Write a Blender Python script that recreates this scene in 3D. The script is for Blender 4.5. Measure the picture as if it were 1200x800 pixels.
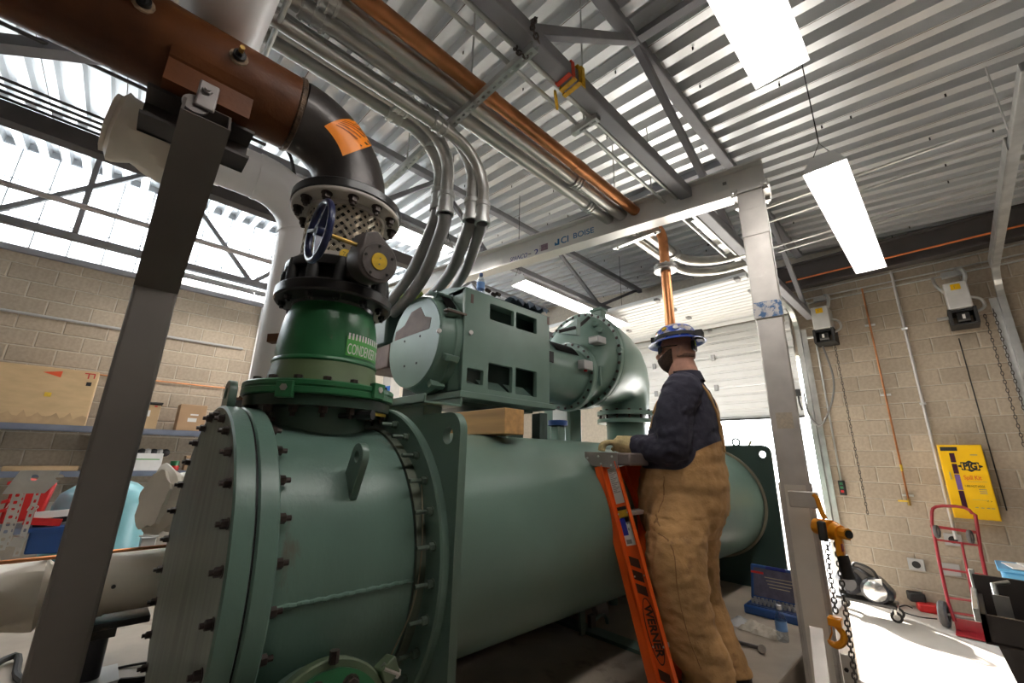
import bpy, bmesh, math, random
from mathutils import Vector, Matrix, Quaternion
random.seed(7)
for _o in list(bpy.data.objects): bpy.data.objects.remove(_o)
SC = bpy.context.scene
COL = SC.collection
V = Vector
PI = math.pi

# ------------------------------------------------------------------ camera
CAMH = 1.65                       # eye height above the main floor
FPX, PITCH, ROLL, YAW = 486.8, 0.271036, 0.020999, 0.808526
_cp, _sp, _cr, _sr = math.cos(PITCH), math.sin(PITCH), math.cos(ROLL), math.sin(ROLL)
_M = Matrix(((_cr, -_sr, 0), (_sr, _cr, 0), (0, 0, 1))) @ Matrix(((1, 0, 0), (0, _cp, _sp), (0, -_sp, _cp)))
_W = Matrix((_M @ V((math.sin(YAW), 0, math.cos(YAW))), _M @ V((-math.cos(YAW), 0, math.sin(YAW))), _M @ V((0, -1, 0))))
cam = bpy.data.cameras.new('camera'); cam.lens = FPX / 1200 * 36; cam.sensor_width = 36; cam.sensor_fit = 'HORIZONTAL'
cam.clip_start = 0.02; cam.clip_end = 300
cam_o = bpy.data.objects.new('camera', cam); COL.objects.link(cam_o)
_r, _u, _b = _W @ V((1, 0, 0)), _W @ V((0, -1, 0)), _W @ V((0, 0, -1))
cam_o.matrix_world = Matrix(((_r.x, _u.x, _b.x, 0), (_r.y, _u.y, _b.y, 0), (_r.z, _u.z, _b.z, CAMH), (0, 0, 0, 1)))
SC.camera = cam_o
def ray(px, py): return _W @ V(((px - 600) / FPX, (py - 400) / FPX, 1))
def onx(px, py, x): d = ray(px, py); return V((0, 0, CAMH)) + d * (x / d.x)
def ony(px, py, y): d = ray(px, py); return V((0, 0, CAMH)) + d * (y / d.y)
def onz(px, py, z): d = ray(px, py); return V((0, 0, CAMH)) + d * ((z - CAMH) / d.z)

# ------------------------------------------------------------------ sky, sun, exposure
wd = bpy.data.worlds.new('sky'); SC.world = wd; wd.use_nodes = True
wd.node_tree.nodes['Background'].inputs[0].default_value = (0.93, 0.965, 1.0, 1)
wd.node_tree.nodes['Background'].inputs[1].default_value = 5.5
sun = bpy.data.lights.new('sun', 'SUN'); sun.energy = 20.0; sun.angle = 0.03; sun.color = (1, 0.95, 0.88)
sun_o = bpy.data.objects.new('sun', sun); COL.objects.link(sun_o)
sun_o.rotation_euler = V((-1.0, -1.2, -0.73)).to_track_quat('-Z', 'Y').to_euler()
SC.view_settings.view_transform = 'Standard'; SC.view_settings.look = 'None'
SC.view_settings.gamma = 1.0; SC.view_settings.use_curve_mapping = False
SC.view_settings.exposure = 1.12
LAMP = 15.0                        # emission of the fluorescent lamps

# ------------------------------------------------------------------ materials
MATS = {}
def mat(name, col, rough=0.5, metal=0.0, var=0.12, scale=6.0, bump=0.0, bscale=80.0, spot=None, spot_amt=0.35, spot_scale=5.0, rnd=0.0, stretch=None, spec=0.5, emit=0.0, coat=0.0):
    if name in MATS: return MATS[name]
    m = bpy.data.materials.new(name); m.use_nodes = True; MATS[name] = m
    nt = m.node_tree; N = nt.nodes; L = nt.links; p = N['Principled BSDF']
    p.inputs['Roughness'].default_value = rough; p.inputs['Metallic'].default_value = metal
    p.inputs['Specular IOR Level'].default_value = spec
    if coat: p.inputs['Coat Weight'].default_value = coat; p.inputs['Coat Roughness'].default_value = 0.15
    tc = N.new('ShaderNodeTexCoord'); src = tc.outputs['Object']
    if stretch:
        mp = N.new('ShaderNodeMapping'); mp.inputs['Scale'].default_value = stretch; L.new(src, mp.inputs[0]); src = mp.outputs[0]
    nz = N.new('ShaderNodeTexNoise'); nz.inputs['Scale'].default_value = scale; nz.inputs['Detail'].default_value = 6; L.new(src, nz.inputs['Vector'])
    mx = N.new('ShaderNodeMix'); mx.data_type = 'RGBA'
    mx.inputs['A'].default_value = tuple(max(0, c * (1 - var)) for c in col) + (1,)
    mx.inputs['B'].default_value = tuple(min(1, c * (1 + var)) for c in col) + (1,)
    rp = N.new('ShaderNodeMapRange'); rp.inputs['From Min'].default_value = 0.32; rp.inputs['From Max'].default_value = 0.68
    L.new(nz.outputs['Fac'], rp.inputs['Value']); L.new(rp.outputs[0], mx.inputs['Factor'])
    out = mx.outputs['Result']
    if spot:
        n2 = N.new('ShaderNodeTexNoise'); n2.inputs['Scale'].default_value = spot_scale; n2.inputs['Detail'].default_value = 8; n2.inputs['Roughness'].default_value = 0.65
        L.new(src, n2.inputs['Vector'])
        r2 = N.new('ShaderNodeMapRange'); r2.inputs['From Min'].default_value = 0.72 - spot_amt * 0.4; r2.inputs['From Max'].default_value = 0.80 - spot_amt * 0.4
        L.new(n2.outputs['Fac'], r2.inputs['Value'])
        m2 = N.new('ShaderNodeMix'); m2.data_type = 'RGBA'; L.new(r2.outputs[0], m2.inputs['Factor']); L.new(out, m2.inputs['A'])
        m2.inputs['B'].default_value = tuple(spot) + (1,); out = m2.outputs['Result']
    if rnd:
        oi = N.new('ShaderNodeObjectInfo'); hs = N.new('ShaderNodeHueSaturation'); r3 = N.new('ShaderNodeMapRange')
        r3.inputs['To Min'].default_value = 1 - rnd; r3.inputs['To Max'].default_value = 1 + rnd
        L.new(oi.outputs['Random'], r3.inputs['Value']); L.new(r3.outputs[0], hs.inputs['Value']); L.new(out, hs.inputs['Color']); out = hs.outputs[0]
    L.new(out, p.inputs['Base Color'])
    if bump:
        n3 = N.new('ShaderNodeTexNoise'); n3.inputs['Scale'].default_value = bscale; n3.inputs['Detail'].default_value = 5; L.new(src, n3.inputs['Vector'])
        bp = N.new('ShaderNodeBump'); bp.inputs['Strength'].default_value = bump; bp.inputs['Distance'].default_value = 0.01
        L.new(n3.outputs['Fac'], bp.inputs['Height']); L.new(bp.outputs[0], p.inputs['Normal'])
    if emit:
        p.inputs['Emission Color'].default_value = tuple(col) + (1,); p.inputs['Emission Strength'].default_value = emit
    return m
def lamp_mat(name, col, s):
    if name in MATS: return MATS[name]
    m = bpy.data.materials.new(name); m.use_nodes = True; MATS[name] = m
    n = m.node_tree.nodes; n.clear(); e = n.new('ShaderNodeEmission'); o = n.new('ShaderNodeOutputMaterial')
    e.inputs[0].default_value = tuple(col) + (1,); e.inputs[1].default_value = s; m.node_tree.links.new(e.outputs[0], o.inputs[0]); return m
def translucent_mat(name, col, trans=0.6):
    m = bpy.data.materials.new(name); m.use_nodes = True; MATS[name] = m
    n = m.node_tree.nodes; L = m.node_tree.links; n.clear(); o = n.new('ShaderNodeOutputMaterial')
    t = n.new('ShaderNodeBsdfTranslucent'); d = n.new('ShaderNodeBsdfTransparent'); x = n.new('ShaderNodeMixShader')
    t.inputs[0].default_value = tuple(col) + (1,); d.inputs[0].default_value = (0.95, 0.97, 1, 1); x.inputs[0].default_value = 1 - trans
    L.new(t.outputs[0], x.inputs[1]); L.new(d.outputs[0], x.inputs[2]); L.new(x.outputs[0], o.inputs[0]); return m
def glass_mat(name, col):
    if name in MATS: return MATS[name]
    m = bpy.data.materials.new(name); m.use_nodes = True; MATS[name] = m
    n = m.node_tree.nodes; L = m.node_tree.links; n.clear(); o = n.new('ShaderNodeOutputMaterial')
    d = n.new('ShaderNodeBsdfTransparent'); d.inputs[0].default_value = tuple(col) + (1,)
    g = n.new('ShaderNodeBsdfGlossy'); g.inputs['Roughness'].default_value = 0.08; x = n.new('ShaderNodeMixShader'); x.inputs[0].default_value = 0.18
    L.new(d.outputs[0], x.inputs[1]); L.new(g.outputs[0], x.inputs[2]); L.new(x.outputs[0], o.inputs[0]); return m

GREEN = mat('sage_green_paint', (0.140, 0.218, 0.180), 0.33, 0, 0.10, 2.5, 0.05, 140, spot=(0.12, 0.15, 0.12), spot_amt=0.10, spot_scale=3.0)
GREEN_WORN = mat('sage_green_paint_worn', (0.125, 0.212, 0.175), 0.35, 0, 0.14, 3.0, 0.10, 90, spot=(0.13, 0.115, 0.09), spot_amt=0.30, spot_scale=4.0, stretch=(1, 1, 0.35))
GREEN_DK = mat('dark_teal_and_shade', (0.042, 0.075, 0.064), 0.42, 0, 0.10, 4)  # dark green; on the motor body it paints pocket shade
COVER = mat('bare_green_steel', (0.205, 0.232, 0.185), 0.42, 0.25, 0.22, 7, 0.06, 120, stretch=(1, 3.0, 0.3))
KELLY = mat('bright_green_paint', (0.025, 0.15, 0.055), 0.32, 0, 0.16, 5, 0.04, 80, spot=(0.16, 0.13, 0.09), spot_amt=0.10, spot_scale=6)
BROWNBARE = mat('primer_brown', (0.13, 0.085, 0.07), 0.6, 0, 0.2, 9)
BLACK = mat('black_enamel', (0.016, 0.015, 0.015), 0.28, 0, 0.2, 8, spot=(0.12, 0.085, 0.06), spot_amt=0.12, spot_scale=9)
BLACKM = mat('black_matte', (0.02, 0.019, 0.018), 0.6, 0, 0.2, 8)
BOLT = mat('dark_bolt_steel', (0.055, 0.04, 0.035), 0.45, 0.5, 0.3, 40)
BOLTG = mat('green_painted_bolt', (0.11, 0.15, 0.12), 0.45, 0.2, 0.25, 40)
BRIGHT = mat('zinc_bolt', (0.62, 0.6, 0.57), 0.3, 0.9, 0.1, 20)
RUST = mat('rusty_brown_pipe', (0.120, 0.036, 0.008), 0.50, 0.0, 0.45, 3.2, 0.10, 60, spot=(0.27, 0.098, 0.018), spot_amt=0.45, spot_scale=1.6, spec=0.35)
ELBOW = mat('black_mill_steel', (0.05, 0.043, 0.040), 0.33, 0.35, 0.3, 5, 0.08, 50, spot=(0.15, 0.12, 0.10), spot_amt=0.12, spot_scale=8)
STEELGY = mat('grey_brown_steel_post', (0.23, 0.205, 0.19), 0.5, 0.2, 0.07, 3, 0.02, 200)
TRUSS = mat('grey_painted_truss', (0.25, 0.245, 0.26), 0.5, 0.05, 0.08, 6)
DARKST = mat('dark_brown_channel', (0.075, 0.064, 0.060), 0.55, 0.1, 0.12, 6)
GALV = mat('galvanised_steel', (0.60, 0.60, 0.58), 0.33, 0.85, 0.14, 7, 0.03, 30)
DECK = mat('galvanised_roof_deck', (0.70, 0.705, 0.71), 0.36, 0.6, 0.08, 3.0, 0.012, 20, stretch=(1, 0.15, 1))
EMT = mat('conduit_steel', (0.50, 0.49, 0.46), 0.34, 0.85, 0.16, 9, 0.03, 60, stretch=(0.4, 1, 1))
ALU = mat('mill_aluminium', (0.74, 0.71, 0.67), 0.40, 0.5, 0.06, 3, 0.03, 40, stretch=(1, 1, 0.15))
ALU_WORN = mat('worn_aluminium', (0.60, 0.56, 0.52), 0.45, 0.55, 0.10, 8, 0.04, 60, spot=(0.35, 0.27, 0.2), spot_amt=0.12, spot_scale=9)
COPPER = mat('copper_tube', (0.56, 0.235, 0.10), 0.33, 0.9, 0.22, 6, 0.02, 40, spot=(0.22, 0.10, 0.05), spot_amt=0.22, spot_scale=4)
BRASS = mat('brass', (0.5, 0.33, 0.1), 0.35, 0.85)
WHITEINS = mat('white_pvc_jacket', (0.88, 0.855, 0.855), 0.35, 0, 0.03, 3)
CREAMINS = mat('cream_insulation_jacket', (0.74, 0.67, 0.57), 0.55, 0, 0.10, 4, 0.10, 12)
BLOCK = mat('tan_concrete_block', (0.40, 0.325, 0.245), 0.85, 0, 0.10, 30, 0.25, 160, rnd=0.10)
MORTAR = mat('mortar', (0.50, 0.44, 0.36), 0.9, 0, 0.08, 20, 0.2, 200)
FLOORM = mat('concrete_floor', (0.50, 0.46, 0.41), 0.45, 0, 0.14, 1.3, 0.05, 40, spot=(0.36, 0.31, 0.26), spot_amt=0.22, spot_scale=1.7)
PADM = mat('concrete_pad', (0.38, 0.315, 0.25), 0.5, 0, 0.22, 2.4, 0.08, 30, spot=(0.20, 0.155, 0.115), spot_amt=0.30, spot_scale=2.2)
WHITEP = mat('white_enamel', (0.80, 0.79, 0.78), 0.35, 0, 0.03, 4)
GREYP = mat('grey_box_paint', (0.42, 0.41, 0.40), 0.4, 0, 0.05)
LAMPM = lamp_mat('fluorescent_lamp', (1.0, 0.965, 0.92), LAMP)
BLUESH = mat('blue_grey_shelf', (0.17, 0.19, 0.25), 0.45, 0.1)
CARD = mat('cardboard', (0.50, 0.345, 0.19), 0.8, 0, 0.08, 7, 0.05, 100)
CARD2 = mat('cardboard_brown', (0.40, 0.25, 0.14), 0.8, 0, 0.08, 7)
PLY = mat('water_stained_plywood_box', (0.60, 0.42, 0.23), 0.75, 0, 0.08, 5, 0.03, 60, stretch=(1, 1, 3))
WOOD = mat('fresh_sawn_timber', (0.58, 0.33, 0.13), 0.6, 0, 0.18, 4.0, 0.05, 60, stretch=(7, 0.5, 7))
NAVY = mat('navy_wheel_paint', (0.016, 0.024, 0.085), 0.3, 0, 0.2, 10)
GASKET = mat('pale_grey_gasket', (0.50, 0.46, 0.41), 0.6)
GREYCI = mat('grey_cast_iron', (0.115, 0.10, 0.095), 0.5, 0.3, 0.12, 20, 0.1, 120)
YTAG = mat('yellow_tag', (0.72, 0.48, 0.045), 0.4, 0.2, 0.15, 30)
ORANGE_ST = mat('orange_sticker', (0.95, 0.27, 0.012), 0.4, 0, 0.05)
HOSE = mat('grey_flex_hose', (0.21, 0.20, 0.20), 0.42, 0, 0.08, 12)
RED = mat('red_enamel', (0.33, 0.018, 0.025), 0.35, 0, 0.12, 8)
RED2 = mat('bright_red_plastic', (0.62, 0.02, 0.02), 0.4)
LADR = mat('orange_fibreglass', (0.80, 0.105, 0.012), 0.42, 0, 0.07, 9)
HOISTY = mat('orange_yellow_hoist_paint', (0.80, 0.30, 0.01), 0.35, 0, 0.10, 12)
CHAIN = mat('chain_steel', (0.10, 0.085, 0.075), 0.4, 0.7, 0.25, 30)
YELLOWC = mat('yellow_cabinet', (0.90, 0.52, 0.0), 0.4, 0, 0.03)
BLUEP = mat('blue_plastic', (0.02, 0.075, 0.26), 0.4, 0, 0.1)
BLUEL = mat('light_blue_plastic', (0.10, 0.34, 0.58), 0.4, 0, 0.08)
TEALT = mat('turquoise_tank', (0.22, 0.50, 0.56), 0.3, 0, 0.05)
INKBLK = mat('black_ink', (0.012, 0.012, 0.012), 0.6)
INKBLUE = mat('blue_ink', (0.02, 0.16, 0.36), 0.5)
INKNAVY = mat('navy_ink', (0.01, 0.02, 0.22), 0.5)
INKRED = mat('red_ink', (0.55, 0.04, 0.03), 0.5)
INKORG = mat('orange_ink', (0.80, 0.16, 0.02), 0.5)
PAPER = mat('white_label', (0.72, 0.70, 0.67), 0.6, 0, 0.03)
INKGREY = mat('grey_ink', (0.25, 0.24, 0.23), 0.6)

# ------------------------------------------------------------------ mesh helpers
def frame(d):
    d = V(d).normalized(); a = V((0, 0, 1)) if abs(d.z) < 0.95 else V((1, 0, 0))
    u = a.cross(d).normalized(); return d, u, d.cross(u)
class MB:
    def __init__(s): s.v = []; s.f = []
    def add(s, vs, fs):
        o = len(s.v); s.v += [V(x) for x in vs]; s.f += [tuple(i + o for i in f) for f in fs]; return s
    def box(s, a, b):
        (x0, y0, z0), (x1, y1, z1) = a, b
        x0, x1 = min(x0, x1), max(x0, x1); y0, y1 = min(y0, y1), max(y0, y1); z0, z1 = min(z0, z1), max(z0, z1)
        return s.add([(x0, y0, z0), (x1, y0, z0), (x1, y1, z0), (x0, y1, z0), (x0, y0, z1), (x1, y0, z1), (x1, y1, z1), (x0, y1, z1)],
                     [(3, 2, 1, 0), (4, 5, 6, 7), (0, 1, 5, 4), (1, 2, 6, 5), (2, 3, 7, 6), (3, 0, 4, 7)])
    def obox(s, c, u, v, w):          # oriented box: centre, three half-extent vectors
        c, u, v, w = V(c), V(u), V(v), V(w)
        if u.cross(v).dot(w) < 0: w = -w
        p = [c - u - v - w, c + u - v - w, c + u + v - w, c - u + v - w, c - u - v + w, c + u - v + w, c + u + v + w, c - u + v + w]
        return s.add(p, [(3, 2, 1, 0), (4, 5, 6, 7), (0, 1, 5, 4), (1, 2, 6, 5), (2, 3, 7, 6), (3, 0, 4, 7)])
    def bar(s, p, q, w, h, up=(0, 0, 1)):    # rectangular bar between two points
        p, q = V(p), V(q); d = (q - p); l = d.length; d.normalize(); up = V(up)
        if abs(d.dot(up)) > 0.98: up = V((0, 1, 0)) if abs(d.y) < 0.9 else V((1, 0, 0))
        sd = d.cross(up).normalized(); u2 = sd.cross(d)
        return s.obox((p + q) / 2, d * (l / 2), sd * (w / 2), u2 * (h / 2))
    def cyl(s, p, q, r0, r1=None, n=20, caps=True):
        r1 = r0 if r1 is None else r1; p, q = V(p), V(q); d, u, w = frame(q - p)
        vs = []
        for c, r in ((p, r0), (q, r1)):
            for i in range(n):
                a = 2 * PI * i / n; vs.append(c + u * (r * math.cos(a)) + w * (r * math.sin(a)))
        fs = [(i, (i + 1) % n, n + (i + 1) % n, n + i) for i in range(n)]
        if caps: fs += [tuple(range(n - 1, -1, -1)), tuple(range(n, 2 * n))]
        return s.add(vs, fs)
    def lathe(s, prof, o, d, n=32, a0=0.0, a1=2 * PI):      # prof: (distance along axis, radius)
        o = V(o); d, u, w = frame(d); full = abs(a1 - a0 - 2 * PI) < 1e-4; m = n if full else n + 1
        vs = []
        for (t, r) in prof:
            for i in range(m):
                a = a0 + (a1 - a0) * i / n; vs.append(o + d * t + u * (r * math.cos(a)) + w * (r * math.sin(a)))
        fs = []
        for k in range(len(prof) - 1):
            for i in range(n):
                j = (i + 1) % m; fs.append((k * m + i, k * m + j, (k + 1) * m + j, (k + 1) * m + i))
        return s.add(vs, fs)
    def tube(s, path, r, n=12, caps=True, closed=False):
        P = [V(p) for p in path]; N_ = len(P); vs = []; up = None
        for k in range(N_):
            if closed: t = P[(k + 1) % N_] - P[k - 1]
            else: t = (P[min(k + 1, N_ - 1)] - P[max(k - 1, 0)])
            t.normalize()
            if up is None: _, up, _ = frame(t)
            up = (up - t * up.dot(t)).normalized(); w = t.cross(up); rr = r[k] if isinstance(r, (list, tuple)) else r
            for i in range(n):
                a = 2 * PI * i / n; vs.append(P[k] + up * (rr * math.cos(a)) + w * (rr * math.sin(a)))
        fs = []
        for k in range(N_ if closed else N_ - 1):
            k2 = (k + 1) % N_
            for i in range(n): fs.append((k * n + i, k * n + (i + 1) % n, k2 * n + (i + 1) % n, k2 * n + i))
        if caps and not closed: fs += [tuple(range(n - 1, -1, -1)), tuple(range((N_ - 1) * n, N_ * n))]
        return s.add(vs, fs)
    def prism(s, pts, d):             # polygon (3-D points) pushed along vector d
        n = len(pts); P = [V(p) for p in pts]; d = V(d)
        nr = V((0, 0, 0))
        for i in range(n): nr += (P[i] - P[0]).cross(P[(i + 1) % n] - P[0])
        if nr.dot(d) > 0: P.reverse()
        vs = P + [p + d for p in P]
        fs = [tuple(range(n)), tuple(range(2 * n - 1, n - 1, -1))] + [(i, i + n, (i + 1) % n + n, (i + 1) % n) for i in range(n)]
        return s.add(vs, fs)
    def sphere(s, c, r, n=14, m=9, sc=(1, 1, 1)):
        c = V(c); vs = [c + V((0, 0, -r * sc[2]))]
        for k in range(1, m):
            b = -PI / 2 + PI * k / m
            for i in range(n):
                a = 2 * PI * i / n; vs.append(c + V((r * sc[0] * math.cos(b) * math.cos(a), r * sc[1] * math.cos(b) * math.sin(a), r * sc[2] * math.sin(b))))
        vs.append(c + V((0, 0, r * sc[2]))); t = len(vs) - 1; fs = []
        for i in range(n):
            fs.append((0, 1 + (i + 1) % n, 1 + i)); fs.append((t, 1 + (m - 2) * n + i, 1 + (m - 2) * n + (i + 1) % n))
            for k in range(m - 2): fs.append((1 + k * n + i, 1 + k * n + (i + 1) % n, 1 + (k + 1) * n + (i + 1) % n, 1 + (k + 1) * n + i))
        return s.add(vs, fs)
    def mesh(s, name, m, smooth=35):
        me = bpy.data.meshes.new(name); me.from_pydata([tuple(v) for v in s.v], [], s.f); me.materials.append(m)
        if smooth:
            me.polygons.foreach_set('use_smooth', [True] * len(me.polygons)); me.set_sharp_from_angle(angle=math.radians(smooth))
        me.update(); return me
    def build(s, name, m, parent=None, label=None, smooth=35, bevel=0.0, sub=0):
        o = bpy.data.objects.new(name, s.mesh(name, m, smooth)); COL.objects.link(o)
        if parent is not None: attach(o, parent)
        if label: o['label'] = label
        if bevel:
            b = o.modifiers.new('bevel', 'BEVEL'); b.width = bevel; b.segments = 2; b.limit_method = 'ANGLE'; b.angle_limit = 0.7
        if sub:
            b = o.modifiers.new('sub', 'SUBSURF'); b.levels = sub; b.render_levels = sub
        return o
def attach(o, parent):
    o.parent = parent
    o.matrix_parent_inverse = Matrix.Translation(-wloc(parent))
def wloc(o):
    p = V(o.location); return p
def thing(name, label, cat, loc=(0, 0, 0), group=None, kind=None):
    o = bpy.data.objects.new(name, None); COL.objects.link(o); o.location = loc; o.empty_display_size = 0.1
    return tag(o, label, cat, group, kind)
def tag(o, label, cat, group=None, kind=None):
    o['label'] = label; o['category'] = cat
    if group: o['group'] = group
    if kind: o['kind'] = kind
    return o
def inst(me, name, parent, M):
    o = bpy.data.objects.new(name, me); COL.objects.link(o)
    o.parent = parent
    o.matrix_parent_inverse = Matrix.Translation(-wloc(parent)) if parent is not None else Matrix.Identity(4)
    o.matrix_basis = M
    return o
def axes(o, x, y, z=None):
    x = V(x).normalized(); y = V(y); y = (y - x * y.dot(x)).normalized(); z = x.cross(y)
    return Matrix(((x.x, y.x, z.x, o[0]), (x.y, y.y, z.y, o[1]), (x.z, y.z, z.z, o[2]), (0, 0, 0, 1)))
def text(name, s, size, o, xd, yd, m, parent, label=None, width=None, extrude=0.0008, bold=0.0, shear=0.0):
    cu = bpy.data.curves.new(name, 'FONT'); cu.body = s; cu.size = size; cu.extrude = extrude; cu.offset = bold; cu.shear = shear
    to = bpy.data.objects.new(name, cu); COL.objects.link(to)
    dg = bpy.context.evaluated_depsgraph_get(); me = bpy.data.meshes.new_from_object(to.evaluated_get(dg)); bpy.data.objects.remove(to)
    xs = [v.co.x for v in me.vertices] or [0, 1]
    if width:
        k = width / (max(xs) - min(xs))
        for v in me.vertices: v.co.x = (v.co.x - min(xs)) * k
    me.materials.clear(); me.materials.append(m); me.name = name
    ob = inst(me, name, parent, axes(o, xd, yd))
    if label: ob['label'] = label
    return ob
def hex_mesh(name, m, r, h, stud=0.0, sr=None, wash=True):
    b = MB()
    if wash: b.cyl((0, 0, 0), (0, 0, h * 0.12), r * 1.25, n=12)
    b.cyl((0, 0, h * 0.1), (0, 0, h * 0.92), r, n=6); b.cyl((0, 0, h * 0.9), (0, 0, h), r * 0.96, r * 0.8, n=6)
    if stud: b.cyl((0, 0, h), (0, 0, h + stud), sr or r * 0.55, n=8)
    return b.mesh(name, m, 30)
def ring_of(me, name, parent, c, d, R, n, ph=0.0, flip=False, skip=None):
    c = V(c); d, u, w = frame(d); out = []
    for i in range(n):
        a = ph + 2 * PI * i / n
        p = c + u * (R * math.cos(a)) + w * (R * math.sin(a))
        if skip and skip(p): continue
        zd = -d if flip else d; M = axes(p, u, zd.cross(u)); out.append(inst(me, name, parent, M))
    return out
def arc(c, u, w, r, a0, a1, n=10):
    c, u, w = V(c), V(u), V(w); return [c + u * (r * math.cos(a0 + (a1 - a0) * i / n)) + w * (r * math.sin(a0 + (a1 - a0) * i / n)) for i in range(n + 1)]
def bez(p0, p1, p2, p3, n=14):
    p0, p1, p2, p3 = V(p0), V(p1), V(p2), V(p3); o = []
    for i in range(n + 1):
        t = i / n; o.append(p0 * (1 - t) ** 3 + p1 * (3 * t * (1 - t) ** 2) + p2 * (3 * t * t * (1 - t)) + p3 * t ** 3)
    return o
def spline(pts, n=8):
    P = [V(p) for p in pts]; o = []
    for i in range(len(P) - 1):
        a, b, c, d = P[max(i - 1, 0)], P[i], P[i + 1], P[min(i + 2, len(P) - 1)]
        for k in range(n):
            t = k / n; o.append(0.5 * ((2 * b) + (c - a) * t + (2 * a - 5 * b + 4 * c - d) * t * t + (3 * b - a - 3 * c + d) * t ** 3))
    return o + [P[-1]]
# ------------------------------------------------------------------ the building
XW, YL, XB, YR = 7.5, 7.7, -5.0, -5.0
PADZ = 0.55
def roof_z(y): return 4.75 + 0.083 * y
def struct(o): o['kind'] = 'structure'; return o
floor = struct(MB().box((XB - 0.3, YR - 0.3, -0.2), (XW + 0.25, YL + 0.3, 0.0)).build('floor', FLOORM, smooth=0))
tag(floor, 'grey concrete floor of the plant room', 'floor')
apron = struct(MB().box((XW + 0.25, -12, -0.25), (40, 25, -0.02)).build('outside_apron', mat('pale_outdoor_concrete', (0.62, 0.6, 0.57), 0.8), smooth=0))
tag(apron, 'sunlit pale concrete apron outside the open overhead door', 'ground')
pad = struct(MB().box((-1.2, 0.858, 0.0), (4.74, 4.9, PADZ)).build('equipment_pad', PADM, smooth=0, bevel=0.012))
tag(pad, 'raised stained concrete pad under the green chiller', 'pad')

def box_minus(mb, x0, x1, y0, y1, z0, z1, holes, axis):
    """wall slab along `axis` ('y' or 'x') with rectangular holes (a0,a1,z0,z1)"""
    cuts = sorted(set([y0, y1] + [h for H in holes for h in H[:2]])) if axis == 'y' else sorted(set([x0, x1] + [h for H in holes for h in H[:2]]))
    for a, b in zip(cuts[:-1], cuts[1:]):
        zs = [(z0, z1)]
        for H in holes:
            if H[0] <= a + 1e-6 and b - 1e-6 <= H[1]:
                nz = []
                for (p, q) in zs:
                    if H[2] > p: nz.append((p, min(q, H[2])))
                    if H[3] < q: nz.append((max(p, H[3]), q))
                zs = nz
        for (p, q) in zs:
            if q - p > 1e-4:
                if axis == 'y': mb.box((x0, a, p), (x1, b, q))
                else: mb.box((a, y0, p), (b, y1, q))
    return mb
D1 = (1.42, 4.95, 0.0, 3.25); D2 = (-4.6, -1.02, 0.0, 3.2)
wall_far = box_minus(MB(), XW + 0.006, XW + 0.25, YR - 0.3, YL + 0.3, 0, 5.6, [D1, D2], 'y').build('wall_far', MORTAR, smooth=0)
tag(struct(wall_far), 'tan concrete block wall with two overhead doors and a spill cabinet', 'wall')
W1 = (-4.6, 7.3, 4.06, 5.6)
wall_left = box_minus(MB(), XB - 0.3, XW + 0.25, YL + 0.006, YL + 0.25, 0, 6.0, [W1], 'x').build('wall_left', MORTAR, smooth=0)
tag(struct(wall_left), 'tan concrete block wall below the long clerestory window', 'wall')
wb = mat('painted_back_wall', (0.34, 0.29, 0.23), 0.8, 0, 0.06, 3)
wall_back = struct(MB().box((XB - 0.25, YR - 0.3, 0), (XB, YL + 0.3, 6)).build('wall_back', wb, smooth=0)); tag(wall_back, 'plain tan wall behind the camera', 'wall')
wall_right = struct(MB().box((XB, YR - 0.25, 0), (XW + 0.25, YR, 6)).build('wall_right', wb, smooth=0)); tag(wall_right, 'plain tan side wall out of the picture', 'wall')

# concrete blocks, laid one by one (8 in courses, running bond)
def block_mesh(L, Hh, name):
    g, e, t = 0.005, 0.006, 0.008
    b = MB(); a0, a1, z0, z1 = g, L - g, g, Hh - g
    vs = [(0.02, a0, z0), (0.02, a1, z0), (0.02, a1, z1), (0.02, a0, z1), (e, a0, z0), (e, a1, z0), (e, a1, z1), (e, a0, z1),
          (0, a0 + t, z0 + t), (0, a1 - t, z0 + t), (0, a1 - t, z1 - t), (0, a0 + t, z1 - t)]
    fs = [(0, 1, 5, 4), (1, 2, 6, 5), (2, 3, 7, 6), (3, 0, 4, 7), (4, 5, 9, 8), (5, 6, 10, 9), (6, 7, 11, 10), (7, 4, 8, 11), (8, 9, 10, 11)]
    b.add(vs, [tuple(reversed(f)) for f in fs]); return b.mesh(name, BLOCK, 0)
BM = block_mesh(0.4064, 0.2032, 'block'); BH = block_mesh(0.2032, 0.2032, 'half_block')
nfar = 0
for c in range(21):
    z = c * 0.2032; ph = 0.0 if c % 2 else 0.2032
    y = 1.40 - 0.4064 * 8 + ph - 0.2032
    while y < 1.40 - 0.1:
        L = 0.4064
        if y + L > 1.41: L = 0.2032
        if not (z < 3.15 and y + L < -1.0) and y + L <= 1.42 and not (z < 3.15 and y < -1.04):
            o = inst(BM if L > 0.3 else BH, 'block', wall_far, Matrix.Translation((XW, y, z)))
            nfar += 1
        y += L
R90 = Matrix.Rotation(PI / 2, 4, 'Z')
for c in range(5, 20):
    z = c * 0.2032 - 0.004; ph = 0.0 if c % 2 else 0.2032
    for k in range(13):
        x = -2.25 + k * 0.4064 + ph
        inst(BM, 'block', wall_left, Matrix.Translation((x + 0.4064, YL, z)) @ R90)

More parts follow.
